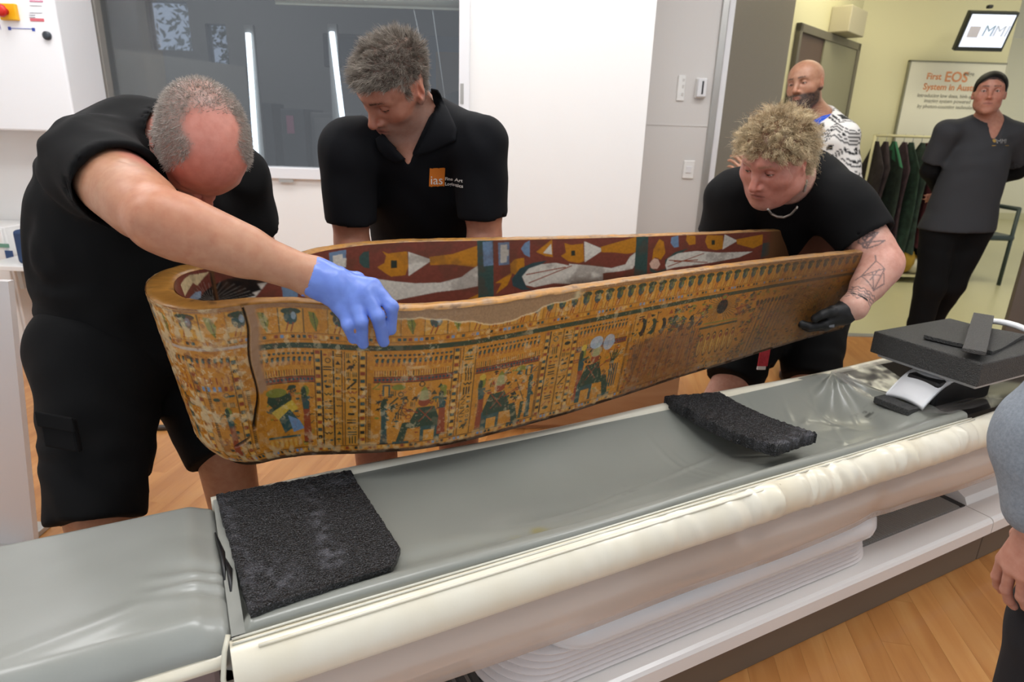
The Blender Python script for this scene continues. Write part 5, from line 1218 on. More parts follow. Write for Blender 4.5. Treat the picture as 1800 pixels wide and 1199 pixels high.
# ================================================================ PEOPLE: implicit surfaces turned into one skin each
class Sdf:
    def __init__(self): self.p = []
    def cone(self, a, b, ra, rb, k=.02, op='u'):
        a = np.asarray(a, np.float32); b = np.asarray(b, np.float32); ba = b - a; L = float(ba @ ba) + 1e-9
        def f(P):
            q = P - a; t = np.clip(q @ ba / L, 0, 1); d = q - t[:, None] * ba
            return np.sqrt(np.einsum('ij,ij->i', d, d)) - (ra + (rb - ra) * t)
        self.p.append((op, f, k)); return self
    def ell(self, c, r, R=None, k=.02, op='u'):
        c = np.asarray(c, np.float32); r = np.asarray(r, np.float32); R = np.eye(3, dtype=np.float32) if R is None else np.asarray(R, np.float32)
        Ra = (R.T / r).astype(np.float32)
        def f(P):
            a = (P - c) @ Ra; k0 = np.sqrt(np.einsum('ij,ij->i', a, a)); b = a / r; k1 = np.sqrt(np.einsum('ij,ij->i', b, b)) + 1e-9
            return np.where(k0 < 1e-3, -r.min(), k0 * (k0 - 1) / k1)
        self.p.append((op, f, k)); return self
    def plane(self, p0, n, k=.004, op='i'):
        p0 = np.asarray(p0, np.float32); n = unit(n).astype(np.float32)
        self.p.append((op, lambda P: (P - p0) @ n, k)); return self
    def disp(self, f): self.p.append(('d', f, 0)); return self
    def add(self, other): self.p += other.p; return self
    def eval(self, P, act=None):
        d = np.full(len(P), 9.0, np.float32)
        for i, (op, f, k) in enumerate(self.p):
            if act is not None and not act[i]: continue
            if op == 'd': d = d + f(P); continue
            e = f(P)
            if op == 'u':
                h = np.clip(.5 + .5 * (e - d) / k, 0, 1); d = e + (d - e) * h - k * h * (1 - h)
            elif op == 's':
                e = -e; h = np.clip(.5 - .5 * (e - d) / k, 0, 1); d = d + (e - d) * h + k * h * (1 - h) if False else -(_smin(-d, -e, k))
            else:
                d = -(_smin(-d, -e, k))
        return d
def _smin(a, b, k):
    h = np.clip(.5 + .5 * (b - a) / k, 0, 1); return b + (a - b) * h - k * h * (1 - h)
def surface(S, h, lo, hi, region=None):
    """surface nets over the blocks that the surface passes through -> vertices, quads"""
    B = 6; lo = np.asarray(lo, float); hi = np.asarray(hi, float); hb = h * B
    nb = np.ceil((hi - lo) / hb).astype(int) + 1
    I = np.stack(np.meshgrid(*[np.arange(n) for n in nb], indexing='ij'), -1).reshape(-1, 3)
    cen = (lo + (I + .5) * hb).astype(np.float32)
    # two-level cull: super blocks share an active list of primitives
    sup = I // 2; key = (sup[:, 0] * 4096 + sup[:, 1]) * 4096 + sup[:, 2]
    order = np.argsort(key, kind='stable'); I = I[order]; cen = cen[order]; key = key[order]
    cuts = np.flatnonzero(np.diff(key)) + 1; groups = np.split(np.arange(len(key)), cuts)
    g5 = np.stack(np.meshgrid(*[np.arange(B + 1)] * 3, indexing='ij'), -1).reshape(-1, 3)
    keepI, keepV = [], []
    scen = np.array([cen[g].mean(0) for g in groups], np.float32); srad = hb * 2 * .5 * 1.75
    dists = []
    for (op, f, k) in S.p: dists.append(f(scen) if op != 'd' else np.zeros(len(scen), np.float32))
    dists = np.array(dists); isu = np.array([op == 'u' for op, f, k in S.p]); ks = np.array([k for op, f, k in S.p]); iss = np.array([op == 's' for op, f, k in S.p])
    dmin = np.where(isu[:, None], dists, 9).min(0)
    for gi, g in enumerate(groups):
        if dmin[gi] > srad + .12: continue
        act = np.ones(len(S.p), bool)
        act[isu] = dists[isu, gi] < dmin[gi] + 2 * srad + ks[isu] * 2 + .01
        act[iss] = dists[iss, gi] < srad + ks[iss] * 2
        d0 = S.eval(cen[g], act); kk = np.abs(d0) < hb * .95 + .004
        if not kk.any(): continue
        Ik = I[g][kk]; P = (lo + (Ik[:, None, :] * B + g5[None]) * h).reshape(-1, 3).astype(np.float32)
        v = S.eval(P, act).reshape(len(Ik), B + 1, B + 1, B + 1)
        s = (v > 0).reshape(len(Ik), -1); mixed = s.any(1) & ~s.all(1)
        if mixed.any(): keepI.append(Ik[mixed]); keepV.append(v[mixed])
    I = np.concatenate(keepI); Vv = np.concatenate(keepV)
    c = np.stack([Vv[:, a:B + a, b:B + b, d:B + d] for a in (0, 1) for b in (0, 1) for d in (0, 1)], -1)   # corner values, x-major
    sg = c > 0; cr = sg.any(-1) & ~sg.all(-1)
    bi, x, y, z = np.nonzero(cr); cc = c[bi, x, y, z]; cell = I[bi] * B + np.stack([x, y, z], -1)
    off = np.array([(a, b, d) for a in (0, 1) for b in (0, 1) for d in (0, 1)], float)
    acc = np.zeros((len(cell), 3)); cnt = np.zeros(len(cell))
    for e0 in range(8):
        for ax, st in ((0, 4), (1, 2), (2, 1)):
            if off[e0][ax] == 1: continue
            e1 = e0 + st; a, b = cc[:, e0], cc[:, e1]; m_ = (a > 0) != (b > 0)
            t = np.where(m_, a / np.where(m_, a - b, 1), 0); p = off[e0][None] + t[:, None] * (off[e1] - off[e0])[None]
            acc += p * m_[:, None]; cnt += m_
    verts = lo + (cell + acc / cnt[:, None]) * h
    M = 1 << 20; ck = (cell[:, 0].astype(np.int64) * M + cell[:, 1]) * M + cell[:, 2]
    srt = np.argsort(ck); cks = ck[srt]
    def find(cl):
        k = (cl[:, 0].astype(np.int64) * M + cl[:, 1]) * M + cl[:, 2]; j = np.searchsorted(cks, k); j = np.clip(j, 0, len(cks) - 1)
        return np.where(cks[j] == k, srt[j], -1)
    quads = []
    for ax, st in ((0, 4), (1, 2), (2, 1)):
        a, b = cc[:, 0], cc[:, st]; m_ = (a > 0) != (b > 0); cl = cell[m_]; fl_ = a[m_] > 0
        u, w = [(1, 2), (2, 0), (0, 1)][ax]; eu = np.zeros(3, int); eu[u] = 1; ew = np.zeros(3, int); ew[w] = 1
        q = np.stack([find(cl), find(cl - eu), find(cl - eu - ew), find(cl - ew)], -1); ok = (q >= 0).all(1); q = q[ok]; f = fl_[ok]
        q = np.where(f[:, None], q[:, ::-1], q); quads.append(q)
    Q = np.concatenate(quads)
    if region is not None:
        Q = Q[region(verts[Q].mean(1))]; used = np.zeros(len(verts), bool); used[Q.ravel()] = True; ix = np.cumsum(used) - 1; verts = verts[used]; Q = ix[Q]
    return verts, Q
def relax(V, Q, it=2, w=.5):
    """a little smoothing along the mesh edges"""
    n = len(V); e = np.concatenate([Q[:, [0, 1]], Q[:, [1, 2]], Q[:, [2, 3]], Q[:, [3, 0]]])
    for _ in range(it):
        a = np.zeros_like(V); c = np.zeros(n); 
        for k in range(3): a[:, k] = np.bincount(e[:, 0], V[e[:, 1], k], n) + np.bincount(e[:, 1], V[e[:, 0], k], n)
        c = np.bincount(e[:, 0], minlength=n) + np.bincount(e[:, 1], minlength=n); V = V * (1 - w) + w * a / np.maximum(c, 1)[:, None]
    return V
def frame(fw, up):
    fw = unit(fw); up = np.asarray(up, float); up = unit(up - fw * (up @ fw)); lf = np.cross(up, fw)
    return np.array([lf, fw, up])       # rows: left, forward, up
def view_frame(hc, vl, vf, vu, img):
    """head frame from how the camera sees it: view vector in head axes (left, forward, up) and the picture direction of 'forward'"""
    v = unit(CAM - np.asarray(hc)); a = unit(np.array([vl, vf, vu])); d = unit(RT * img[0] - UP * img[1]); d = unit(d - v * (d @ v)); e = np.cross(v, d)
    fw = a[1] * v + math.sqrt(1 - a[1] ** 2) * d; b = -a[1] * a[2] / math.sqrt(1 - a[1] ** 2); c2 = math.sqrt(max(0, 1 - a[2] ** 2 - b * b))
    best = None
    for sg in (-1, 1):
        up = a[2] * v + b * d + sg * c2 * e; lf = np.cross(up, fw); er = abs(lf @ v - a[0])
        if best is None or er < best[0]: best = (er, np.array([lf, fw, up]))
    return best[1]
# ---------------------------------------------------------------- head
def head_sdf(S, c, R, sc=1.0, fat=0.0, jaw=1.0, nose=1.0, eyes=0.5, brow=1.0, ears=True, lips=1.0, cran=(1, 1, 1)):
    """c = centre of the head, R = frame rows (left, forward, up); eyes = how open"""
    T = lambda x, y, z: np.asarray(c) + sc * (x * R[0] + y * R[1] + z * R[2])
    def E(p, r, k=.02, op='u', rot=None):
        Rr = R if rot is None else rot @ R
        S.ell(T(*p), np.array(r) * sc, Rr, k * sc, op)
    def C_(a, b, ra, rb, k=.02, op='u'): S.cone(T(*a), T(*b), ra * sc, rb * sc, k * sc, op)
    E((0, -.014, .034), (.0765 * cran[0], .097 * cran[1], .083 * cran[2]), .01)
    E((0, .022, .030), (.066, .072, .072), .03)
    E((0, .030, -.042), ((.059 + fat * .5) * jaw, .060, .072), .035)
    E((0, .042, -.085), ((.042 + fat * .4) * jaw, .042, .030), .03)
    E((0, .076, -.100), (.023 * jaw, .014, .016), .022)
    for s in (-1, 1):
        E((s * (.048 + fat * .35) * jaw, .004, -.062), (.016 + fat * .3, .034, .026), .03)
        E((s * .042, .052, -.022), (.022 + fat * .3, .022, .020), .025)
        C_((s * .010, .0865, .030), (s * .044, .072, .027), .0085 * brow, .0065, .016)
        C_((s * .060, .035, -.008), (s * .070, .0, -.004), .008, .008, .02)
    for s in (-1, 1): E((s * .0315, .090, .008), (.0165, .014, .0115), .012, 's')
    # nose
    C_((0, .086, .020), (0, .1075 + .004 * nose, -.026), .0070, .0098 * nose, .014)
    E((0, .1085 + .004 * nose, -.031), (.0098 * nose, .0095 * nose, .0085 * nose), None, .008) if False else E((0, .1085 + .004 * nose, -.031), (.0100 * nose, .0095 * nose, .0085 * nose), .008)
    for s in (-1, 1):
        E((s * .0125 * nose, .0955, -.0345), (.0075, .0105, .0075), .008); E((s * .0062 * nose, .104, -.0412), (.0032, .0042, .003), .003, 's')
    # mouth
    E((0, .072, -.060), (.030, .022, .022), .02)
    C_((-.020, .0865, -.0585), (-.004, .0950, -.0555), .0036, .0058 * lips, .006); C_((.020, .0865, -.0585), (.004, .0950, -.0555), .0036, .0058 * lips, .006)
    C_((-.016, .0880, -.0675), (.016, .0880, -.0675), .0048 * lips, .0048 * lips, .008); E((0, .0925, -.0672), (.013, .0056, .0060 * lips), .006)
    C_((-.024, .0865, -.0622), (0, .1000, -.0618), .0011, .0013, .003, 's'); C_((.024, .0865, -.0622), (0, .1000, -.0618), .0011, .0013, .003, 's')
    # eyes: ball plus lids
    for s in (-1, 1):
        E((s * .0315, .0735, .0075), (.0128, .0125, .0122), .002)
        S.p.append(('u', _lid(T(s * .0315, .0732, .0075), R, sc, s, eyes), .0025 * sc))
    if ears:
        for s in (-1, 1):
            rot = np.array([[math.cos(.38), s * -math.sin(.38), 0], [s * math.sin(.38), math.cos(.38), 0], [0, 0, 1]])
            tl = np.array([[1, 0, 0], [0, math.cos(.2), math.sin(.2)], [0, -math.sin(.2), math.cos(.2)]])
            E((s * .0770, -.012, .000), (.0070, .0180, .0300), .006, 'u', tl @ rot); E((s * .0845, -.007, .003), (.0065, .0110, .0195), .004, 's', tl @ rot)
            E((s * .0770, .000, -.026), (.0065, .0085, .0100), .006); E((s * .0795, .004, -.003), (.004, .005, .007), .004)
            C_((s * .0805, -.013, .016), (s * .0810, -.014, -.008), .0028, .0028, .003)
    return T
def _lid(c, R, sc, s, op):
    c = np.asarray(c, np.float32); R = np.asarray(R, np.float32)
    up0 = .0015 - .0085 * (1 - op); lo0 = -.0065 + .0015 * (1 - op)
    def f(P):
        q = (P - c) @ R.T / sc; r = np.sqrt((q * q).sum(1)) - .0142
        slit = np.maximum(lo0 + 18 * q[:, 0] ** 2 - q[:, 2], q[:, 2] - (up0 + .0035 - 16 * q[:, 0] ** 2))   # <0 inside the opening
        return np.maximum(np.maximum(r, -(r + .0022)), -slit - 0) * sc if op > .05 else np.maximum(r, -(r + .004)) * sc
    return f
def head_cols(V, c, R, sc, tone, p):
    """colours in the head's own frame: brows, lips, eyes, stubble, cropped hair"""
    q = (V - np.asarray(c)) @ R.T / sc; x, y, z = np.abs(q[:, 0]), q[:, 1], q[:, 2]
    col = np.repeat(np.array(tone, float)[None], len(V), 0)
    n = fbm(q * 90 + 5, 3); col *= (.90 + .2 * n)[:, None]
    red = np.array(p.get('red', (1.10, .80, .74)))
    k = np.exp(-((q[:, 0] / .016) ** 2 + ((y - .108) / .018) ** 2 + ((z + .032) / .018) ** 2)) * .8 + np.exp(-(((x - .042) / .024) ** 2 + ((y - .055) / .03) ** 2 + ((z + .03) / .025) ** 2)) * .6
    k += np.exp(-(((x - .082) / .014) ** 2 + ((y + .01) / .025) ** 2 + (z / .035) ** 2)) * p.get('ear_red', .8); k += p.get('red_all', 0) * sstep(.0, .05, y)
    col *= 1 + np.clip(k, 0, 1)[:, None] * (red - 1)
    mk = lambda c_, k_: col * (1 - k_[:, None]) + np.array(hexc(c_))[None] * k_[:, None]
    lp = np.exp(-((q[:, 0] / .021) ** 4 + ((z + .0615) / .0085) ** 4)) * sstep(.075, .083, y); col = mk(p.get('lip', '9c5a50'), lp * p.get('lip_k', .55))
    sl = np.exp(-((z + .0620) / .0016) ** 2) * (x < .024) * sstep(.08, .086, y); col = mk('4a2822', sl * .7)
    bz = .031 + .05 * (x - .02) - 3.2 * (x - .028) ** 2
    br = np.exp(-((z - bz - .0005) / .0038) ** 2) * sstep(.007, .012, x) * (1 - sstep(.042, .050, x)) * (y > .05) * sstep(.25, .5, fbm(q * np.array([420, 200, 900]), 2)); col = mk(p.get('brow', '4a3c33'), br * p.get('brow_k', .85))
    # eyes
    ed = np.sqrt((x - .0315) ** 2 + (y - .0735) ** 2 + (z - .0075) ** 2); inb = (ed < .0133) & (y > .078)
    gx, gz = p.get('gaze', (0, 0)); ic = np.sqrt((q[:, 0] - np.sign(q[:, 0]) * .0315 - gx) ** 2 + (z - .0065 - gz) ** 2)
    col[inb] = np.array(hexc('c9bdb4')); col[inb & (ic < .0060)] = np.array(hexc(p.get('iris', '4a3a2c'))); col[inb & (ic < .0026)] = np.array(hexc('0a0808'))
    lash = (np.abs(ed - .0142) < .0012) & (np.abs(z - .0045 - .002 * p.get('open', .5)) < .0016) & (y > .078); col[lash] = np.array(hexc('3a2620'))
    sk = np.exp(-(((x - .0315) / .02) ** 2 + ((z - .004) / .014) ** 2)) * (y > .06) * (~inb); col *= 1 - sk[:, None] * np.array([.12, .20, .20])
    if 'stubble' in p:
        m_ = sstep(-.030, -.050, z - .25 * (y - .03) * 0 - .35 * np.clip(.02 - y, -1, 1) * .6 * 0) if False else sstep(.028, .045, -z + np.clip((.035 - y) * .55, 0, .035)) * sstep(-.045, -.01, y) * (1 - lp)
        m_ = m_ * sstep(-.20, -.12, z); hcol, kk = p['stubble']; col = mk(hcol, np.clip(m_ * kk * (.6 + .6 * fbm(q * 700, 2)), 0, 1))
    if 'scalp' in p:
        m_ = p['scalp_mask'](q); hcol, kk = p['scalp']; col = mk(hcol, np.clip(m_ * kk * (.65 + .6 * fbm(q * np.array([500, 260, 260]), 2)), 0, 1))
    return col
def hand_sdf(S, wr, fw, palm, side, curl=(.35, .4, .45, .5), L=.19, fat=1.0, thumb=.5, spread=.10, grow=0.0):
    """wr wrist, fw direction of the fingers, palm direction the palm faces, side = direction of the thumb"""
    fw = unit(fw); palm = unit(np.asarray(palm) - fw * (np.asarray(palm) @ fw)); sd = np.cross(fw, palm); sd = sd if sd @ np.asarray(side) > 0 else -sd
    k = L / .19; wr = np.asarray(wr, float); g = grow
    P = lambda a, b, c: wr + (fw * a + sd * b + palm * c) * k
    kn = [P(.092, .030, 0), P(.096, .010, -.002), P(.092, -.011, -.001), P(.084, -.031, .002)]
    for i, q in enumerate(kn): S.cone(P(.012, .014 - .010 * i, 0), q, (.0150 * fat + g), (.0108 * fat + g), .014)
    S.cone(P(.02, .012, .004), P(.075, .016, .006), .014 * fat + g, .012 * fat + g, .014); S.cone(P(.02, -.014, .006), P(.06, -.024, .005), .013 * fat + g, .010 * fat + g, .014)
    fl_ = [(.043, .026, .020), (.047, .030, .021), (.044, .027, .020), (.034, .020, .018)]; rad = (.0088, .0090, .0085, .0075)
    for i in range(4):
        p = kn[i]; a = 0.0; lat = spread * (1.2 - i * .8)
        for j in range(3):
            a += curl[i] * (1.0, 1.15, .8)[j]; d = fw * math.cos(a) + palm * math.sin(a) + sd * lat * math.cos(a); q = p + unit(d) * fl_[i][j] * k
            S.cone(p, q, (rad[i] * (1.06 - .1 * j)) * fat + g, (rad[i] * (.98 - .1 * j)) * fat + g, .004); p = q
    t0 = P(.022, .020, .006); t1 = P(.052, .046, .016 + .02 * thumb); t2 = P(.080, .054, .022 + .035 * thumb); t3 = P(.102, .054, .024 + .045 * thumb)
    S.cone(t0, t1, .015 * fat + g, .0120 * fat + g, .010); S.cone(t1, t2, .0110 * fat + g, .0098 * fat + g, .005); S.cone(t2, t3, .0098 * fat + g, .0085 * fat + g, .004)
def arm_sdf(S, sh, el, wr, r=1.0, k=.02):
    sh, el, wr = [np.asarray(v, float) for v in (sh, el, wr)]; a = unit(el - sh); b = unit(wr - el)
    S.cone(sh, el, .054 * r, .042 * r, k); m_ = sh * .45 + el * .55; S.cone(sh * .65 + el * .35, sh * .25 + el * .75, .052 * r, .047 * r, k)
    S.cone(el, wr, .041 * r, .0275 * r, k); S.cone(el * .85 + wr * .15, el * .50 + wr * .50, .045 * r, .037 * r, k)
    S.ell(wr, (.030 * r, .024 * r, .03 * r), frame(b, [0, 0, 1.0]) if abs(b[2]) < .9 else None, k)
def leg_sdf(S, hip, kn, an, toe, r=1.0, foot=True):
    hip, kn, an, toe = [np.asarray(v, float) for v in (hip, kn, an, toe)]
    S.cone(hip, kn, .088 * r, .058 * r, .03); S.cone(kn, an, .055 * r, .036 * r, .02); d = an - kn
    S.cone(kn + d * .15, kn + d * .45, .054 * r, .052 * r, .03)
    if foot: S.cone(an, toe, .038, .026, .02)
def torso_slices(S, pel, neck, lp, lc, w, d, bend, n=7, k=.06, grow=0.0):
    """ellipsoid slices from pelvis to neck base; lp, lc lateral vectors at the pelvis and at the chest; w, d half widths/depths; bend = push of the middle"""
    pel, neck, bend = [np.asarray(v, float) for v in (pel, neck, bend)]; mid = (pel + neck) / 2 + bend
    for i in range(n):
        t = i / (n - 1) * .93; c = pel * (1 - t) ** 2 + mid * 2 * t * (1 - t) + neck * t * t; tn = unit((mid - pel) * (1 - t) + (neck - mid) * t)
        la = unit(np.asarray(lp) * (1 - t) + np.asarray(lc) * t); la = unit(la - tn * (la @ tn)); fwv = np.cross(la, tn)
        tt = np.linspace(0, 1, len(w)); S.ell(c, (np.interp(t, tt, w) + grow, np.interp(t, tt, d) + grow, .105), np.array([la, fwv, tn]), k)
def folds(amp, freq, dirv, warp=2.5, seed=0):
    dirv = unit(dirv).astype(np.float32)
    def f(P):
        n = fbm(P * freq * .35 + seed, 2) * warp * 3; return (np.sin((P @ dirv) * freq * 3 + n * 3) * .5 + (fbm(P * freq + seed + 5, 2) - .5) * 1.4) * amp
    return f
def build(parent, name, S, h, lo, hi, material, colf=None, region=None, it=1, label=None):
    V, Q = surface(S, h, lo, hi, region); V = relax(V, Q, it)
    o = mesh(name, V, Q, material, parent, True, colf(V) if colf else None)
    if label: o['label'] = label
    return o, V, Q
def bbox(pts, m_): P = np.array(pts, float); return P.min(0) - m_, P.max(0) + m_
def join_body(parent, pieces, material, name='body'):
    V, F, C_ = [], [], []; n = 0
    for (v, q, c) in pieces: V.append(v); F.append(q + n); C_.append(c); n += len(v)
    return mesh(name, np.concatenate(V), np.concatenate(F), material, parent, True, np.concatenate(C_))
def bvh_of(V, Q): return BVHTree.FromPolygons([Vector(v) for v in V], [tuple(int(i) for i in q) for q in Q])
def strands(parent, name, roots, dirs, lens, cols, rad, material, seg=3, curl=0.0, grav=0.0, seed=1, taper=.35, wild=0.25, guides=0, clump=.6, turns=3.2):
    """tapered three-sided hairs joined into one part; with guides the hairs gather into locks"""
    rs = np.random.RandomState(seed); n = len(roots)
    def paths(rt, d, ln, wild, ph, cr):
        m_ = len(rt); d = d + rs.randn(m_, 3) * wild; d /= np.linalg.norm(d, axis=1)[:, None]
        a = np.cross(d, rs.randn(m_, 3)); a /= np.linalg.norm(a, axis=1)[:, None] + 1e-9; b = np.cross(d, a); p = rt.copy(); out = [p]
        for j in range(seg):
            dd = d + grav * np.array([0, 0, -1.0]) * (j / seg)
            if curl: dd = dd + curl * (np.cos(ph + cr * turns * j)[:, None] * a + np.sin(ph + cr * turns * j)[:, None] * b)
            dd = dd / np.linalg.norm(dd, axis=1)[:, None]; p = p + dd * (ln / seg)[:, None]; out.append(p)
        return np.stack(out, 1), a, b
    if guides:
        gi = rs.choice(n, guides, replace=False); G, _, _ = paths(roots[gi], dirs[gi], lens[gi], wild, rs.rand(guides) * 6.28, 1 + .35 * rs.randn(guides))
        own = np.argmin(((roots[:, None] - roots[gi][None]) ** 2).sum(-1), 1); t = np.linspace(0, 1, seg + 1)[None, :, None]
        sc_ = (lens / lens[gi][own])[:, None, None]; PP = roots[:, None] + (G[own] - roots[gi][own][:, None]) * (.6 + .4 * sc_) - (roots - roots[gi][own])[:, None] * t * clump + rs.randn(n, 1, 3) * t * .004 + rs.randn(n, seg + 1, 3) * t * .0012
        a = np.cross(dirs, rs.randn(n, 3)); a /= np.linalg.norm(a, axis=1)[:, None] + 1e-9; b = np.cross(unit(dirs.mean(0))[None], a); b /= np.linalg.norm(b, axis=1)[:, None] + 1e-9
    else: PP, a, b = paths(roots, dirs, lens, wild, rs.rand(n) * 6.28, 1 + .6 * rs.randn(n))
    rings = []
    for j in range(seg + 1):
        r = rad * (1 - (1 - taper) * j / seg); rings.append(np.stack([PP[:, j] + (math.cos(w) * a + math.sin(w) * b) * r for w in (0, 2.094, 4.189)], 1))
    V = np.stack(rings, 1).reshape(-1, 3); m_ = (seg + 1) * 3; base = (np.arange(n) * m_)[:, None, None]
    tpl = np.array([[j * 3 + k, j * 3 + (k + 1) % 3, (j + 1) * 3 + (k + 1) % 3, (j + 1) * 3 + k] for j in range(seg) for k in range(3)])
    F = (base + tpl[None]).reshape(-1, 4); C_ = np.repeat(cols, m_, 0)
    o = mesh(name, V, F, material, parent, True, C_); o['kind'] = 'stuff'; return o
def scatter(V, Q, n, maskf, seed=1):
    """random points with normals on the quads where the mask allows"""
    rs = np.random.RandomState(seed); A, B, C_ = V[Q[:, 0]], V[Q[:, 1]], V[Q[:, 2]]; nr = np.cross(B - A, C_ - A); ar = np.linalg.norm(nr, axis=1); nr = nr / (ar[:, None] + 1e-12)
    k = maskf(V[Q].mean(1)) * ar; k = np.clip(k, 0, None); i = rs.choice(len(Q), n, p=k / k.sum()); u, v = rs.rand(n, 1), rs.rand(n, 1)
    Pp = (V[Q[i, 0]] * (1 - u) + V[Q[i, 1]] * u) * (1 - v) + (V[Q[i, 3]] * (1 - u) + V[Q[i, 2]] * u) * v
    return Pp, nr[i]
def skin_mat(name): return mat(name, None, .46, attr='Col', bump=(900, .10, .0006), sss=.10, noise=(70, (.93, .86, .84), 3)) if name not in MATS else MATS[name]
M_skin = mat('skin', (1.0, 1.0, 1.0), .46, attr='Col', bump=(850, .12, .0006), sss=.08, noise=(60, (.90, .80, .77), 3))
M_hair = mat('hair', None, .45, attr='Col')
M_tee = mat('black_cotton', '070708', .88, bump=(900, .25, .0006), spec=.25)
M_short = mat('black_twill', '070708', .85, bump=(700, .3, .0008), spec=.25)
M_polo = mat('navy_pique', '06070c', .85, bump=(1100, .35, .0006), spec=.25)
M_scrub = mat('charcoal_scrub', '37383b', .85, bump=(900, .25, .0006), spec=.3)
M_shoe = mat('black_shoe', '0f0f10', .5)
def shoe(parent, an, toe, m_=None, white=False):
    an = np.asarray(an, float); toe = np.asarray(toe, float); S = Sdf(); d = unit((toe - an) * np.array([1, 1, 0])); heel = np.array([an[0], an[1], .045]) - d * .03; tip = heel + d * .21 * 1.0
    S.cone(heel, tip * 1.0 + ZZ * -.012, .043, .034, .03); S.cone(heel, np.array([an[0], an[1], .10]), .042, .043, .03); S.plane((0, 0, 0.002), (0, 0, -1))
    build(parent, 'shoe', S, .007, *bbox([heel, tip, an], .08), m_ or M_shoe)

def arr(*a): return np.array(a, float)
def skin_build(parent, S, pts, hc, Rh, sc, tone, hp, fine=(), hhead=.0027, hrest=.0085, colx=None, htone=None, hfine=.003):
    """one skin: head fine, listed spheres fine, the rest coarser"""
    lo, hi = bbox(pts, .16); hc = np.asarray(hc)
    fine = [(np.asarray(c), r) for c, r in fine]; pieces = []
    def rest(P):
        m_ = np.linalg.norm(P - hc, axis=1) > .162
        for c, r in fine: m_ &= np.linalg.norm(P - c, axis=1) > r - .016
        return m_
    def tint(V):
        c = np.repeat(np.array(tone, float)[None], len(V), 0) * (.90 + .2 * fbm(V * 45 + 2, 3))[:, None]
        return colx(V, c) if colx else c
    V, Q = surface(S, hrest, lo, hi, rest); V = relax(V, Q, 1); pieces.append((V, Q, tint(V)))
    Vh, Qh = surface(S, hhead, hc - .185, hc + .185, lambda P: np.linalg.norm(P - hc, axis=1) < .178); Vh = relax(Vh, Qh, 1)
    ch = head_cols(Vh, hc, Rh, sc, htone or tone, hp); w = sstep(.13, .17, np.linalg.norm(Vh - hc, axis=1))[:, None]; pieces.append((Vh, Qh, ch * (1 - w) + tint(Vh) * w))
    for i, (c, r) in enumerate(fine):
        def reg(P, c=c, r=r, i=i):
            m_ = (np.linalg.norm(P - c, axis=1) < r) & (np.linalg.norm(P - hc, axis=1) > .168)
            for c2, r2 in fine[:i]: m_ &= np.linalg.norm(P - c2, axis=1) > r2 - .006
            return m_
        V, Q = surface(S, hfine, c - r - .01, c + r + .01, reg); V = relax(V, Q, 1); pieces.append((V, Q, tint(V)))
    join_body(parent, pieces, M_skin)
    return Vh, Qh
def sleeve(S, sh, el, t, r0, r1, k=.03):
    """shirt sleeve from the shoulder to fraction t of the upper arm, open at the end"""
    sh = np.asarray(sh, float); el = np.asarray(el, float); e = sh + (el - sh) * t; d = unit(el - sh)
    T = Sdf(); T.cone(sh, e + d * .03, r0, r1, .01); T.plane(e, d, .004); T.cone(e - d * .045, e + d * .05, r1 - .015, r1 - .009, .005, 's')
    fs = list(T.p)
    def f(P):
        d_ = np.full(len(P), 9.0, np.float32)
        for op, g, kk in fs:
            v = g(P); d_ = _smin(d_, v, kk) if op == 'u' else -_smin(-d_, v if op == 's' else -v, kk)
        return d_
    S.p.append(('u', f, k)); return e, d

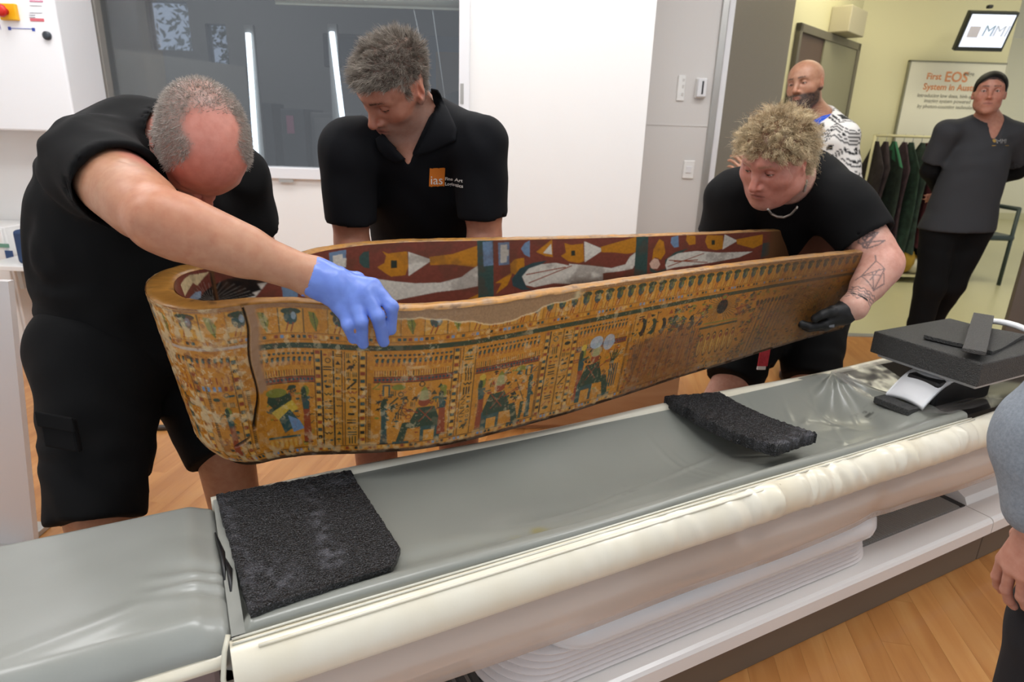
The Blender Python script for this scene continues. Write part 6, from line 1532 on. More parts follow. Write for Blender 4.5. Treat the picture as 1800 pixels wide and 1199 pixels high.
# ---------------------------------------------------------------- 1: bald man bending over at the left, blue gloves
def man_left():
    shR, shL = dep(168, 292, 1.27), dep(402, 312, 1.60); neck = dep(268, 262, 1.42); hc = dep(353, 253, 1.265)
    Rh = view_frame(hc, -.22, .13, .96, (.16, .98)); sc = 1.02
    elR = at_n(283, 388, 1.235); wrR = at_n(553, 488, 1.200)
    elL = dep(448, 430, 1.72); wrL = dep(440, 590, 1.72)
    hipR, hipL = dep(178, 628, 1.50), dep(322, 605, 1.72); pel = (hipR + hipL) / 2 + ZZ * .06
    knR, knL = dep(172, 888, 1.42), dep(392, 778, 1.66)
    anR, anL = arr(knR[0] - .03, knR[1] + .05, .08), arr(knL[0] + .00, knL[1] + .05, .08)
    tf = unit(arr(.8, -.4, 0)); root = empty('person', (pel[0], pel[1], 0), 'bald man in black t-shirt and cargo shorts bending over the coffin head', 'person', 'people in the room')
    latC = unit(shL - shR); latP = unit(hipL - hipR)
    S = Sdf(); T = head_sdf(S, hc, Rh, sc, fat=.012, jaw=1.08, eyes=.1)
    S.cone(T(0, -.03, -.05), neck, .056, .066, .03)
    torso_slices(S, pel, neck, latP, latC, (.15, .15, .15, .10), (.12, .13, .12, .08), ZZ * .06 + arr(-.02, .05, 0)); S.cone(neck, shL, .055, .055, .04); S.cone(neck, shR, .055, .055, .04)
    arm_sdf(S, shR, elR, wrR, 1.22); arm_sdf(S, shL, elL, wrL, 1.15)
    # right hand laid over the near rim, finger by finger
    kn = [at_n(656, 503, 1.160), at_n(640, 513, 1.150), at_n(622, 528, 1.150), at_n(602, 545, 1.155)]
    md = [at_n(688, 540, 1.128), at_n(664, 556, 1.122), at_n(634, 566, 1.126), at_n(612, 572, 1.136)]
    tp = [at_n(687, 580, 1.140), at_n(674, 601, 1.140), at_n(638, 605, 1.143), at_n(620, 596, 1.150)]
    def right_hand(G, g=0.0):
        for i in range(4):
            G.cone(wrR + (kn[i] - wrR) * .12, kn[i], .0185 + g, .0135 + g, .018)
            G.cone(kn[i], md[i], (.0122, .0126, .0120, .0104)[i] + g, (.0112, .0116, .0110, .0096)[i] + g, .007); G.cone(md[i], tp[i], (.0112, .0115, .0109, .0096)[i] + g, (.0092, .0096, .0090, .0080)[i] + g, .005)
        t1 = at_n(628, 492, 1.215); t2 = at_n(650, 515, 1.232); t3 = at_n(664, 535, 1.235)
        G.cone(wrR + (t1 - wrR) * .3, t1, .017 + g, .014 + g, .016); G.cone(t1, t2, .0125 + g, .011 + g, .006); G.cone(t2, t3, .011 + g, .009 + g, .005)
    right_hand(S); hand_sdf(S, wrL, (.1, .05, -1), (.9, -.2, 0), (.1, -1, 0))
    leg_sdf(S, hipR, knR, anR, anR + tf * .16 - ZZ * .04, 1.18); leg_sdf(S, hipL, knL, anL, anL + tf * .16 - ZZ * .04, 1.18)
    def scalp(q):
        x, y, z = np.abs(q[:, 0]), q[:, 1], q[:, 2]
        bald = 1 - sstep(.034, .050, x + .22 * np.clip(-y - .01, -.05, .1) + .008 * np.sin(y * 70))     # top strip
        low = sstep(-.052, -.035, z + .5 * np.clip(y - .0, 0, 1))
        front = 1 - sstep(.034, .050, y - .3 * np.clip(x - .05, 0, .05)); back = sstep(.034, .060, -y) * .85
        return np.clip(np.maximum((1 - bald), back) * front * low, 0, 1) * (((x / .084) ** 2 + ((y + .014) / .106) ** 2 + ((z - .034) / .092) ** 2) < 1.12)
    hp = dict(scalp=('8f847a', .80), scalp_mask=scalp, red_all=.30, stubble=('8d8078', .3), brow='8a7465', brow_k=.5, open=.1)
    def colx(V, c):
        k = np.exp(-(np.linalg.norm(V - elR, axis=1) / .09) ** 2); c = c * (1 + k[:, None] * (np.array([1.05, .86, .82]) - 1)); sp = sstep(.70, .76, fbm(V * 60 + 11, 3)); return c * (1 - sp[:, None] * np.array([.05, .11, .12]))
    am = (elR + wrR) / 2
    Vh, Qh = skin_build(root, S, [hc, pel, anR, anL, tp[0], wrL, shR, shL], hc, Rh, sc, hexc('bb8a6c'), hp, [(am, .17), (elR, .14)], colx=colx, htone=hexc('c68474'), hfine=.0045)
    # cropped grey hair
    Pp, Nn = scatter(Vh, Qh, 8000, lambda P: scalp((P - hc) @ Rh.T / sc), 3); q = (Pp - hc) @ Rh.T
    fl_ = Nn * .75 + Rh[1] * .35 - Rh[2] * .25; rs = np.random.RandomState(2); g = rs.rand(len(Pp), 1)
    gr = np.array(hexc('b8ada2')) * (.6 + .6 * g) * np.where(q[:, 2:3] > .055, .8, 1.0)
    strands(root, 'hair', Pp - Nn * .001, fl_, .007 + .005 * rs.rand(len(Pp)), gr, .00045, M_hair, 2, seed=4)
    # hair on the forearm edge
    Pp2 = []
    # t-shirt
    G = Sdf()
    torso_slices(G, pel - ZZ * .06, neck + ZZ * .0, latP, latC, (.205, .215, .205, .165), (.165, .180, .165, .12), ZZ * .09 + arr(-.06, .04, 0), 8, .08)
    G.cone(neck + latC * .04, shL, .080, .090, .05); G.cone(neck - latC * .04, shR, .078, .086, .05); G.cone(neck, pel * .3 + neck * .7, .09, .12, .06)
    G.cone(neck, neck * .45 + T(0, -.03, -.05) * .55, .085, .074, .03)
    eR, dR = sleeve(G, shR, elR, .44, .090, .084); sleeve(G, shL, elL, .80, .09, .078)
    G.disp(folds(.0060, 15, (.3, .5, .9), 2.5, 3)); G.plane(pel - ZZ * .10, (.12, 0, -1), .02)
    G.cone(T(0, -.03, -.05), neck + (T(0, -.03, -.05) - neck) * -.2, .062, .066, .006, 's')
    build(root, 't_shirt', G, .0078, *bbox([pel, neck, shR, shL, elR, elL, hipR], .28), M_tee, it=2)
    # cargo shorts
    G = Sdf(); up = ZZ * .10
    G.cone(hipR + up * .3, hipL + up * .3, .135, .135, .05); G.cone(pel - ZZ * .02, pel + up, .15, .15, .06)
    for hp_, kn_ in ((hipR, knR), (hipL, knL)):
        e = kn_ + (kn_ - hp_) * .10; d = unit(kn_ - hp_); G.cone(hp_, e, .135, .098, .05); 
    for hp_, kn_ in ((hipR, knR), (hipL, knL)):
        d = unit(kn_ - hp_); e = kn_ + d * .035; f0 = (lambda P, e=e.astype(np.float32), d=d.astype(np.float32): np.where(np.linalg.norm(P - e, axis=1) < .22, (P - e) @ d, -1.0)); G.p.append(('i', f0, .004))
    G.disp(folds(.005, 12, (.2, .3, 1), 2.5, 8))
    build(root, 'cargo_shorts', G, .009, *bbox([pel, hipR, hipL, knR, knL], .22), M_short, it=2)
    # cargo pocket with flap on the outer thigh
    c = dep(102, 757, 1.30); ex = unit(dep(130, 760, 1.30) - dep(75, 750, 1.30)); ez = unit(dep(95, 735, 1.3) - dep(105, 785, 1.31)); ey = unit(np.cross(ez, ex))
    pk_ = box('pocket', (-.034, -.004, -.040), (.038, .012, .030), M_short, root, .005, np.array([ex, ey, ez]), c); box('pocket_flap', (-.037, -.008, .004), (.041, -.002, .036), M_short, pk_, .003, np.array([ex, ey, ez]), c)
    # blue nitrile glove
    G = Sdf(); right_hand(G, .0016); w0 = wrR + unit(elR - wrR) * .012; G.cone(w0, wrR + (kn[1] - wrR) * .4, .040, .030, .02); G.plane(w0, elR - wrR, .002); G.cone(w0 - unit(elR - wrR) * .012, w0 + unit(elR - wrR) * .03, .0365, .040, .002, 's')
    G.disp(folds(.0010, 70, (1, .4, .2), 2.0, 4))
    build(root, 'glove', G, .0023, *bbox([wrR] + kn + md + tp, .05), mat('nitrile_blue', '6f8bd9', .42, bump=(60, .25, .002), coat=.1, noise=(40, '6882d2', 3)), label='blue nitrile glove on the right hand')
    G = Sdf(); hand_sdf(G, wrL, (.1, .05, -1), (.9, -.2, 0), (.1, -1, 0), grow=.0016); G.cone(wrL, wrL + unit(elL - wrL) * .03, .036, .038, .02)
    build(root, 'glove', G, .005, *bbox([wrL], .22), mat('nitrile_blue'))
    for a in (anR, anL): shoe(root, a, a + tf * .2)
man_left()

# ---------------------------------------------------------------- 2: grey-haired man in a polo shirt behind the coffin
def man_polo():
    shR, shL = dep(612, 262, 1.74), dep(842, 255, 1.74); neck = dep(742, 232, 1.80); hc = dep(694, 151, 1.665)
    Rh = frame((-.512, -.525, -.68), (-.226, -.681, .697)); sc = 1.02
    elR, elL = dep(618, 420, 1.84), dep(852, 412, 1.84); wrR, wrL = dep(640, 560, 1.84), dep(838, 560, 1.84)
    pel = dep(735, 470, 2.16); hipR, hipL = pel + arr(-.10, 0, -.08), pel + arr(.10, .0, -.08)
    cR, cL = atz(662, 812, .30), atz(806, 788, .30); anR, anL = arr(cR[0], cR[1] + .03, .08), arr(cL[0], cL[1] + .03, .08)
    knR, knL = arr(cR[0], cR[1] - .02, .50), arr(cL[0], cL[1] - .02, .50)
    hipR = arr(knR[0] + .02, pel[1], pel[2] - .06); hipL = arr(knL[0] - .02, pel[1], pel[2] - .06); pel = (hipR + hipL) / 2 + ZZ * .06
    root = empty('person', (pel[0], pel[1], 0), 'grey haired man in navy polo shirt leaning over behind the coffin', 'person', 'people in the room')
    lat = arr(1, 0, 0)
    S = Sdf(); T = head_sdf(S, hc, Rh, sc, jaw=1.02, eyes=.12, nose=1.08, brow=1.15)
    S.cone(T(0, -.028, -.05), neck, .054, .062, .03); S.cone(neck, pel * .25 + neck * .75, .06, .07, .05); S.cone(neck, dep(719, 285, 1.765), .045, .026, .04); torso_slices(S, pel, neck, lat, lat, (.14, .13, .14, .09), (.09, .085, .09, .06), arr(0, .03, .03)); S.cone(neck, shL, .05, .05, .04); S.cone(neck, shR, .05, .05, .04)
    arm_sdf(S, shR, elR, wrR, 1.1); arm_sdf(S, shL, elL, wrL, 1.1); hand_sdf(S, wrR, (.1, -.2, -1), (.1, -1, .1), (1, 0, 0)); hand_sdf(S, wrL, (-.1, -.2, -1), (-.1, -1, .1), (-1, 0, 0))
    for h_, k_, a_ in ((hipR, knR, anR), (hipL, knL, anL)): leg_sdf(S, h_, k_, a_, a_ + arr(0, -.15, -.04), 1.12)
    def scalp(q):
        x, y, z = np.abs(q[:, 0]), q[:, 1], q[:, 2]
        hl = .062 + .25 * np.clip(x - .035, 0, .1) * -1.0                        # hairline height at the front
        top = sstep(hl - .004, hl + .006, z - .30 * np.clip(.06 - y, -.05, .04) * 0) * 1.0
        side = (1 - sstep(.030, .040, y + .3 * np.clip(-z, 0, .1))) * sstep(-.045, -.030, z + .35 * np.clip(-y - .03, 0, .2) - .045 * sstep(-.02, .0, y))
        ear = (x > .066) & (np.abs(y + .010) < .026) & (z < .034) & (z > -.05); return np.clip(np.maximum(top, side), 0, 1) * (~ear) * (np.linalg.norm(q, axis=1) < .125)
    hp = dict(scalp=('5b5148', .85), scalp_mask=scalp, stubble=('80726a', .55), brow='1a1411', brow_k=.95, red_all=.05, open=.1, gaze=(0, -.003))
    Vh, Qh = skin_build(root, S, [hc, pel, anR, anL, wrR, wrL, shR, shL], hc, Rh, sc, hexc('b17c64'), hp, htone=hexc('b57f69'))
    Pp, Nn = scatter(Vh, Qh, 15000, lambda P: scalp((P - hc) @ Rh.T / sc) * (np.abs(((P - hc) @ Rh.T)[:, 0]) < .0785 * sc), 3); q = (Pp - hc) @ Rh.T / sc
    rs = np.random.RandomState(6); up = sstep(.02, .07, q[:, 2]); tuft = fbm(q * 55, 2)[:, None] - .5; tuft2 = fbm(q * 55 + 31, 2)[:, None] - .5
    fl_ = Nn * (.55 + .35 * up[:, None]) + Rh[1] * (.55 * up[:, None] + .1) - Rh[2] * (.55 * (1 - up[:, None])) + Rh[0] * tuft * 2.2 + Rh[1] * tuft2 * 1.6
    ln = (.0065 + .0165 * up) * (.7 + .6 * rs.rand(len(Pp))); g = np.clip(.35 + .9 * (fbm(q * 38 + 9, 2) - .3) + .25 * rs.randn(len(Pp)), 0, 1)[:, None]
    gc = np.array(hexc('564a3f')) * (1 - g) + np.array(hexc('b8ada0')) * g; gc = gc * (1 - .0 * up[:, None])
    strands(root, 'hair', Pp - Nn * .001, fl_, ln, gc, .00052, M_hair, 3, seed=5, wild=.22, curl=.10, guides=900, clump=.55)
    # polo shirt
    G = Sdf(); torso_slices(G, pel, neck, lat, lat, (.175, .17, .185, .15), (.14, .13, .14, .10), arr(0, .03, .03), 8, .07); G.cone(neck + arr(.03, 0, 0), shL, .080, .072, .05); G.cone(neck - arr(.03, 0, 0), shR, .080, .072, .05)
    sleeve(G, shR, elR, .80, .077, .070); sleeve(G, shL, elL, .80, .077, .070); G.disp(folds(.0035, 13, (.7, .1, .7), 2.2, 21))
    vt = dep(719, 287, 1.70); ax = unit(T(0, -.03, -.05) - neck); eL, eR = dep(672, 236, 1.70), dep(760, 200, 1.70); inn = unit(vt - CAM)
    def wedge_f(grow):
        nL = np.cross(eL - vt, inn); nR = np.cross(eR - vt, inn); md_ = (eL + eR) / 2 - vt; nL = unit(nL if nL @ md_ < 0 else -nL); nR = unit(nR if nR @ md_ < 0 else -nR); bk = unit(np.array([.25, 1, 0]) * -1.0)
        nL, nR, v0, n0_, bk = [q_.astype(np.float32) for q_ in (nL, nR, vt, neck, bk)]
        return lambda P: np.maximum(np.maximum((P - v0) @ nL, (P - v0) @ nR), -((P - n0_) @ bk) + .0) - grow
    G.cone(neck - ax * .02, neck + ax * .035, .098, .084, .03); G.cone(T(0, -.03, -.06), neck, .063, .064, .006, 's'); G.p.append(('s', wedge_f(0), .004))
    o, V, Q = build(root, 'polo_shirt', G, .0072, *bbox([pel, neck, shR, shL, elR, elL], .2), M_polo, it=2); bv = bvh_of(V, Q)
    # collar: two leaves round the neck opening
    def on_shirt(px, py, off=.004):
        d = unit(ray(px, py)); h = bv.ray_cast(Vector(CAM), Vector(d), 6)
        return np.array(h[0]) - d * off if h[0] is not None else dep(px, py, 1.66)
    G = Sdf(); G.cone(neck + ax * .025, neck + ax * .072, .092, .076, .01); G.cone(neck - ax * .03, neck + ax * .02, .112, .098, .02); G.plane(neck + ax * .070, ax, .006); G.cone(neck - ax * .05, neck + ax * .12, .0655, .0655, .004, 's'); G.p.append(('s', wedge_f(-.004), .004)); G.plane(neck - ax * .012, -ax, .004)
    build(root, 'collar', G, .005, *bbox([neck - ax * .05, neck + ax * .08], .13), M_polo)
    for inn_, out_ in (([(757, 158), (763, 182), (760, 210), (748, 240), (727, 276)], [(768, 160), (788, 192), (803, 226), (800, 248), (752, 270)]), ([(672, 236), (684, 250), (698, 264), (713, 280)], [(660, 244), (664, 262), (676, 276), (696, 286)])):
        n_ = 20; ti = np.linspace(0, len(inn_) - 1, n_); A = np.array([[np.interp(t, range(len(inn_)), [p_[k] for p_ in inn_]) for k in (0, 1)] for t in ti]); B = np.array([[np.interp(t, range(len(out_)), [p_[k] for p_ in out_]) for k in (0, 1)] for t in ti])
        G4 = np.array([[on_shirt(*(A[i] * (1 - w) + B[i] * w), .014 - .007 * w) for w in np.linspace(0, 1, 7)] for i in range(n_)]); dd_ = np.linalg.norm(G4 - CAM, axis=-1); md_ = np.median(dd_)
        G4 = CAM + (G4 - CAM) * (np.clip(dd_, md_ - .05, md_ + .05) / dd_)[..., None]
        o = grid_mesh('collar_leaf', G4, M_polo, root); o.modifiers.new('thick', 'SOLIDIFY').thickness = .004
    # emblem: orange square with ias, and two small lines beside it
    c0 = on_shirt(767, 311); sc_ = np.linalg.norm(c0 - CAM) / FPX * .97
    ex = unit(on_shirt(782, 312) - on_shirt(752, 312)); ez = unit(ZZ - ex * (ZZ @ ex))
    Vq, Fq = [], []
    for i in range(13):
        for j in range(13): 
            x, y = 754 + 27 * i / 12 - 1.5 * j / 12 + 1.5, 296 + 32 * j / 12 + (.8 if i % 5 == 2 else 0) - 1.0 * i / 12; Vq.append(on_shirt(x, y, .0035))
    for i in range(12):
        for j in range(12): a = i * 13 + j; Fq.append((a, a + 1, a + 14, a + 13))
    lg = mesh('logo_patch', Vq, Fq, mat('logo_orange', 'd9791e', .7), root)
    text('ias', 22 * sc_, on_shirt(756, 324), ex, ez, mat('thread_white', 'e8e2d8', .7), lg, surf=bv, off=.0075)
    text('Fine Art', 7.8 * sc_, on_shirt(782, 317), ex, ez, mat('thread_white'), root, surf=bv, off=.004, bold=True); text('Logistics', 7.8 * sc_, on_shirt(782, 326), ex, ez, mat('thread_white'), root, surf=bv, off=.004, bold=True)
    for q_ in (0.0,):
        pass
    # shorts
    G = Sdf(); G.cone(hipR + ZZ * .03, hipL + ZZ * .03, .12, .12, .05)
    for h_, k_ in ((hipR, knR), (hipL, knL)): G.cone(h_, k_ + ZZ * .02, .115, .088, .04)
    G.plane(arr(0, 0, knR[2] + .02), (0, 0, -1), .004)
    build(root, 'shorts', G, .009, *bbox([pel, hipR, hipL, knR, knL], .2), M_short, it=2)
    for a in (anR, anL): shoe(root, a, a + arr(0, -.2, 0))
man_polo()

# ---------------------------------------------------------------- 3: woman with curly blonde hair at the foot of the coffin
def woman_foot():
    shL, shR = dep(1478, 362, 2.05), dep(1290, 350, 2.22); neck = dep(1400, 322, 2.14); hc = dep(1363, 280, 1.93)
    Rh = frame((-.69, -.54, -.47), (-.30, -.39, .87)); sc = 1.07
    elL = dep(1553, 462, 1.98); wrL = dep(1500, 540, 1.93); elR = dep(1262, 450, 2.32); wrR = dep(1296, 500, 2.26)
    pel = dep(1400, 500, 2.55); knR, knL = dep(1296, 655, 2.42), dep(1425, 648, 2.45); hipR = pel + (knR - pel) * .22 + arr(-.06, 0, -.0); hipL = pel + (knL - pel) * .22 + arr(.07, 0, 0)
    anR = arr(*dep(1222, 745, 2.52)[:2], .08); anL = arr(knL[0] + .05, knL[1] + .14, .08)
    root = empty('person', (pel[0], pel[1], 0), 'blonde curly haired woman in black holding the foot of the coffin', 'person', 'people in the room')
    latC = unit(shL - shR); latP = unit(hipL - hipR); tf = unit(arr(-.4, -1, 0))
    S = Sdf(); T = head_sdf(S, hc, Rh, sc, fat=.026, jaw=1.06, eyes=.42, nose=1.0, brow=1.1, lips=.85)
    S.cone(T(0, -.025, -.05), neck, .064, .074, .035); S.ell(T(0, .03, -.092), (.05, .05, .03), Rh, .03); S.cone(neck, pel * .25 + neck * .75, .10, .12, .05)
    torso_slices(S, pel, neck, latP, latC, (.15, .15, .15, .10), (.12, .12, .12, .08), arr(0, .05, .05)); S.cone(neck, shL, .055, .055, .04); S.cone(neck, shR, .055, .055, .04)
    arm_sdf(S, shL, elL, wrL, 1.30); arm_sdf(S, shR, elR, wrR, 1.2); hand_sdf(S, wrR, (-.2, -.4, -1), (-.3, -1, 0), (1, 0, 0))
    hn = dict(L=.185, fat=1.12, thumb=.1, curl=(.45, .5, .5, .55))
    hfw, hpalm, hthumb = unit(dep(1425, 590, 1.99) - wrL), arr(-.35, .55, .75), arr(-.45, -.1, .9)
    hand_sdf(S, wrL, hfw, hpalm, hthumb, **hn)
    leg_sdf(S, hipR, knR, anR, anR + tf * .15 - ZZ * .04, 1.22); leg_sdf(S, hipL, knL, anL, anL + tf * .15 - ZZ * .04, 1.22)
    def scalp(q):
        x, y, z = np.abs(q[:, 0]), q[:, 1], q[:, 2]; hl = .058 - .55 * np.clip(x - .030, 0, .1)
        top = sstep(hl - .004, hl + .004, z) ; back = (1 - sstep(-.038, -.028, y)) * sstep(-.075, -.055, z) ; side = (1 - sstep(.022, .034, y)) * sstep(.022, .032, z); ear = (x > .062) & (y > -.036) & (y < .03) & (z < .030); return np.clip(np.maximum(np.maximum(top, back), side), 0, 1) * (~ear) * (np.linalg.norm(q, axis=1) < .135)
    hp = dict(scalp=('6b5433', .9), scalp_mask=scalp, brow='8a6a4c', brow_k=.75, red_all=.22, lip='a05a52', open=.42, gaze=(-.003, -.002), iris='3a4036', ear_red=.5)
    # tattoos: drawn on the skin in the arm's own coordinates (fraction along, metres around)
    eye = CAM
    def seg_d(a, t, L): 
        d = np.full(len(a), 9.0)
        for (a0, t0, a1, t1) in L:
            dx, dy = a1 - a0, t1 - t0; k = np.clip(((a - a0) * dx + (t - t0) * dy) / (dx * dx + dy * dy + 1e-9), 0, 1); d = np.minimum(d, np.hypot(a - a0 - k * dx, t - t0 - k * dy))
        return d
    def arm_uv(V, p, q):
        ax = unit(q - p); L = np.linalg.norm(q - p); w = unit((eye - (p + q) / 2)); w = unit(w - ax * (w @ ax)); s = np.cross(ax, w); r = V - p; a = r @ ax; return a, r @ s, r @ w, L
    crane = [(.075, -.012, .135, .030), (.135, .030, .165, -.020), (.165, -.020, .075, -.012), (.075, -.012, .060, .020), (.060, .020, .135, .030), (.105, -.012, .135, .030), (.110, .010, .165, -.020), (.060, .020, .040, .030), (.165, -.020, .12, -.034), (.12, -.034, .09, -.016), (.135, .03, .15, .038), (.085, .0, .14, .004)]
    rs = np.random.RandomState(8); bands = []
    for a0 in (.178, .190, .202, .214):
        t = np.linspace(-.036, .036, 13)
        for i in range(12): bands.append((a0 + .004 * math.sin(i * 2.1 + a0 * 90), t[i], a0 + .004 * math.sin((i + 1) * 2.1 + a0 * 90), t[i + 1]))
    for i in range(14): c_, t_ = .18 + .05 * rs.rand(), -.03 + .06 * rs.rand(); bands += [(c_, t_, c_ + .006, t_ + .004), (c_ + .006, t_ + .004, c_ + .002, t_ + .009)]
    vine = []
    p0 = (.15, -.03)
    for i in range(40): 
        p1 = (.150 + .055 * (i / 40) + .016 * math.sin(i * .9), -.030 + .045 * abs(math.sin(i * .35)) + .010 * math.cos(i * 1.3)); vine.append((*p0, *p1)); p0 = p1
    def colx(V, c):
        k = np.exp(-(np.linalg.norm(V - elL, axis=1) / .08) ** 2); c = c * (1 + k[:, None] * (np.array([1.06, .84, .82]) - 1))
        a, t, w, L = arm_uv(V, elL, wrL); fac = L / .235; on = (w > -.012) & (a > 0) & (a < L); d = np.where(on, seg_d(a / fac, t, crane + bands), 9); ink = (1 - sstep(.0011, .0026, d)) * .72
        fill = on & (a / fac > .072) & (a / fac < .165) & (np.abs(t - .004) < .020); ink = np.maximum(ink, .12 * fill)
        a, t, w, L = arm_uv(V, shL, elL); on = (w > -.02) & (a > .10) & (a < L + .01); d = np.where(on, seg_d(a * .27 / L, t, vine), 9); ink = np.maximum(ink, (1 - sstep(.0014, .0032, d)) * .75)
        return c * (1 - ink[:, None]) + np.array(hexc('39414a')) * ink[:, None]
    Vh, Qh = skin_build(root, S, [hc, pel, anR, anL, wrR, wrL, shR, shL], hc, Rh, sc, hexc('cfa392'), hp, [((elL + wrL) / 2, .135), (elL * .7 + shL * .3, .12)], colx=colx, htone=hexc('bd8474'), hfine=.003)
    # curls
    Pp, Nn = scatter(Vh, Qh, 11000, lambda P: scalp((P - hc) @ Rh.T / sc) * (np.abs(((P - hc) @ Rh.T)[:, 0]) < .080 * sc), 9); q = (Pp - hc) @ Rh.T / sc
    rs = np.random.RandomState(10); tf1 = fbm(q * 26, 2)[:, None] - .5; tf2 = fbm(q * 26 + 19, 2)[:, None] - .5
    up = sstep(.03, .08, q[:, 2])[:, None]
    fl_ = Nn * 1.0 + Rh[1] * (.35 * up + 1.4 * tf1) + Rh[0] * (2.0 * tf2 + .5 * np.sign(q[:, :1]) * (1 - up)) - Rh[2] * (.55 * (1 - up)) - Rh[1] * .2
    frontm = sstep(.045, .075, q[:, 1]); ln = (.036 + .030 * rs.rand(len(Pp))) * (1 - .30 * frontm) * np.where(q[:, 2] < 0, .7, 1.0)
    g = np.clip(.62 + 1.1 * (fbm(q * 30 + 4, 2) - .5) + .25 * rs.randn(len(Pp)), 0, 1)[:, None]; gc = np.array(hexc('8f6a42')) * (1 - g) + np.array(hexc('f5e2ba')) * g
    strands(root, 'hair', Pp - Nn * .002, fl_, ln, gc, .00052, M_hair, 10, curl=.95, grav=.45, seed=12, wild=.45, taper=.6, guides=420, clump=.62, turns=.85)
    k_ = rs.choice(len(Pp), 700, replace=False); strands(root, 'hair', Pp[k_], fl_[k_], ln[k_] * 1.25, gc[k_], .00035, M_hair, 8, curl=.7, grav=.25, seed=33, wild=.5, taper=.5, turns=1.0)
    # t-shirt
    G = Sdf(); torso_slices(G, pel, neck, latP, latC, (.20, .21, .205, .16), (.16, .17, .165, .11), arr(0, .06, .05), 8, .08); G.cone(neck + latC * .03, shL, .088, .090, .05); G.cone(neck - latC * .03, shR, .088, .092, .05); G.cone(neck, pel * .3 + neck * .7, .11, .14, .06)
    sleeve(G, shL, elL, .62, .098, .088); sleeve(G, shR, elR, .62, .098, .088); G.disp(folds(.0045, 12, (.5, .2, .8), 2.4, 41)); G.cone(T(0, -.02, -.06), neck + unit(neck - T(0, -.02, -.06)) * .004, .074, .082, .008, 's'); G.plane(pel - ZZ * .06, (0, 0, -1), .02)
    o, V, Q = build(root, 't_shirt', G, .0078, *bbox([pel, neck, shR, shL, elR, elL], .26), M_tee, it=2); bv = bvh_of(V, Q)
    # shorts
    G = Sdf(); G.cone(hipR, hipL, .125, .125, .05); G.cone(pel, (hipR + hipL) / 2, .15, .15, .05)
    for h_, k_ in ((hipR, knR), (hipL, knL)): G.cone(h_, k_ + (k_ - h_) * .35, .125, .100, .04)
    for h_, k_ in ((hipR, knR), (hipL, knL)):
        d = unit(k_ - h_); e = k_ + d * .045; G.p.append(('i', (lambda P, e=e.astype(np.float32), d=d.astype(np.float32): np.where(np.linalg.norm(P - e, axis=1) < .2, (P - e) @ d, -1.0)), .004))
    G.disp(folds(.005, 12, (.2, .3, 1), 2.4, 51)); build(root, 'shorts', G, .0095, *bbox([pel, hipR, hipL, knR, knL], .24), M_short, it=2)
    # black work glove
    G = Sdf(); hand_sdf(G, wrL, hfw, hpalm, hthumb, grow=.0030, **hn); cu = wrL + unit(elL - wrL) * .022; G.cone(cu, wrL + hfw * .03, .041, .034, .02); G.plane(cu, elL - wrL, .003); G.cone(cu - unit(elL - wrL) * .01, cu + unit(elL - wrL) * .02, .037, .040, .002, 's'); G.disp(folds(.0012, 60, (.6, .6, .5), 2, 3))
    o, Vg, Qg = build(root, 'glove', G, .0026, *bbox([wrL, wrL + hfw * .19], .07), mat('glove_black', '0d0d0e', .55, bump=(500, .3, .001)), label='black coated work glove'); bg_ = bvh_of(Vg, Qg)
    p = wrL + hfw * .05 - unit(hpalm) * .03; ex = -hfw; 
    def on(px, py, bvx, off): 
        d = unit(ray(px, py)); h = bvx.ray_cast(Vector(CAM), Vector(d), 6); return np.array(h[0]) - d * off if h[0] is not None else None
    pq = on(1462, 572, bg_, .001)
    if pq is not None: box('glove_print', (-.008, -.0005, -.006), (.008, .0005, .006), mat('print_grey2', '55565a', .6), root, 0, np.array([RT, FW, UP]), pq)
    # necklace
    ax = unit(T(0, -.02, -.06) - neck); fx = unit(np.cross(ax, latC)); lx = np.cross(fx, ax); sb = bv; hb_ = bvh_of(Vh, Qh); kp = []
    for (x, y) in ((1350, 368), (1356, 376), (1366, 381), (1378, 382), (1390, 377), (1400, 366), (1408, 350), (1414, 334), (1418, 316)):
        c_ = [h for h in (on(x, y, sb, .008 + .02 * (x > 1398)), on(x, y, hb_, .008 + .02 * (x > 1398))) if h is not None]; kp.append(min(c_, key=lambda h: np.linalg.norm(h - CAM)) if c_ else dep(x, y, 1.99))
    kp = np.array(kp); kp[:, :] = kp; ti = np.linspace(0, len(kp) - 1, 73); path = np.stack([np.interp(ti, range(len(kp)), kp[:, k]) for k in range(3)], -1)
    Vb, Fb = [], []
    for i in range(72):
        c = path[i]; r = .0050
        for d in (ax, fx, lx): pass
        b = len(Vb); Vb += [c + ax * r, c - ax * r, c + fx * r, c - fx * r, c + lx * r, c - lx * r]
        for f in ((0, 2, 4), (0, 4, 3), (0, 3, 5), (0, 5, 2), (1, 4, 2), (1, 3, 4), (1, 5, 3), (1, 2, 5)): Fb.append(tuple(b + k for k in f))
    o = mesh('necklace', Vb, Fb, mat('silver_beads', 'cfc6bb', .25, .6), root, True); o['kind'] = 'stuff'
    er = T(.078, .002, -.036); tube('earring', [er + (math.cos(t) * Rh[1] + math.sin(t) * Rh[2]) * .006 for t in np.linspace(0, 6.28, 14)], .0012, mat('silver_beads'), root, 6)
    # red strap hanging from the pocket
    a, b = dep(1347, 598, 2.26), dep(1338, 650, 2.27); ex = unit(RT); ez = unit(a - b); ey = np.cross(ez, ex)
    tagr = box('red_strap', (-.016, -.004, .012), (.020, .004, np.linalg.norm(a - b)), mat('strap_red', 'd2333f', .6, noise=(60, 'b8202e', 3)), root, .003, np.array([ex, ey, ez]), b); box('strap_end', (-.016, -.005, 0), (.014, .005, .013), mat('strap_white', 'e8e2dc', .6), tagr, .002, np.array([ex, ey, ez]), b)
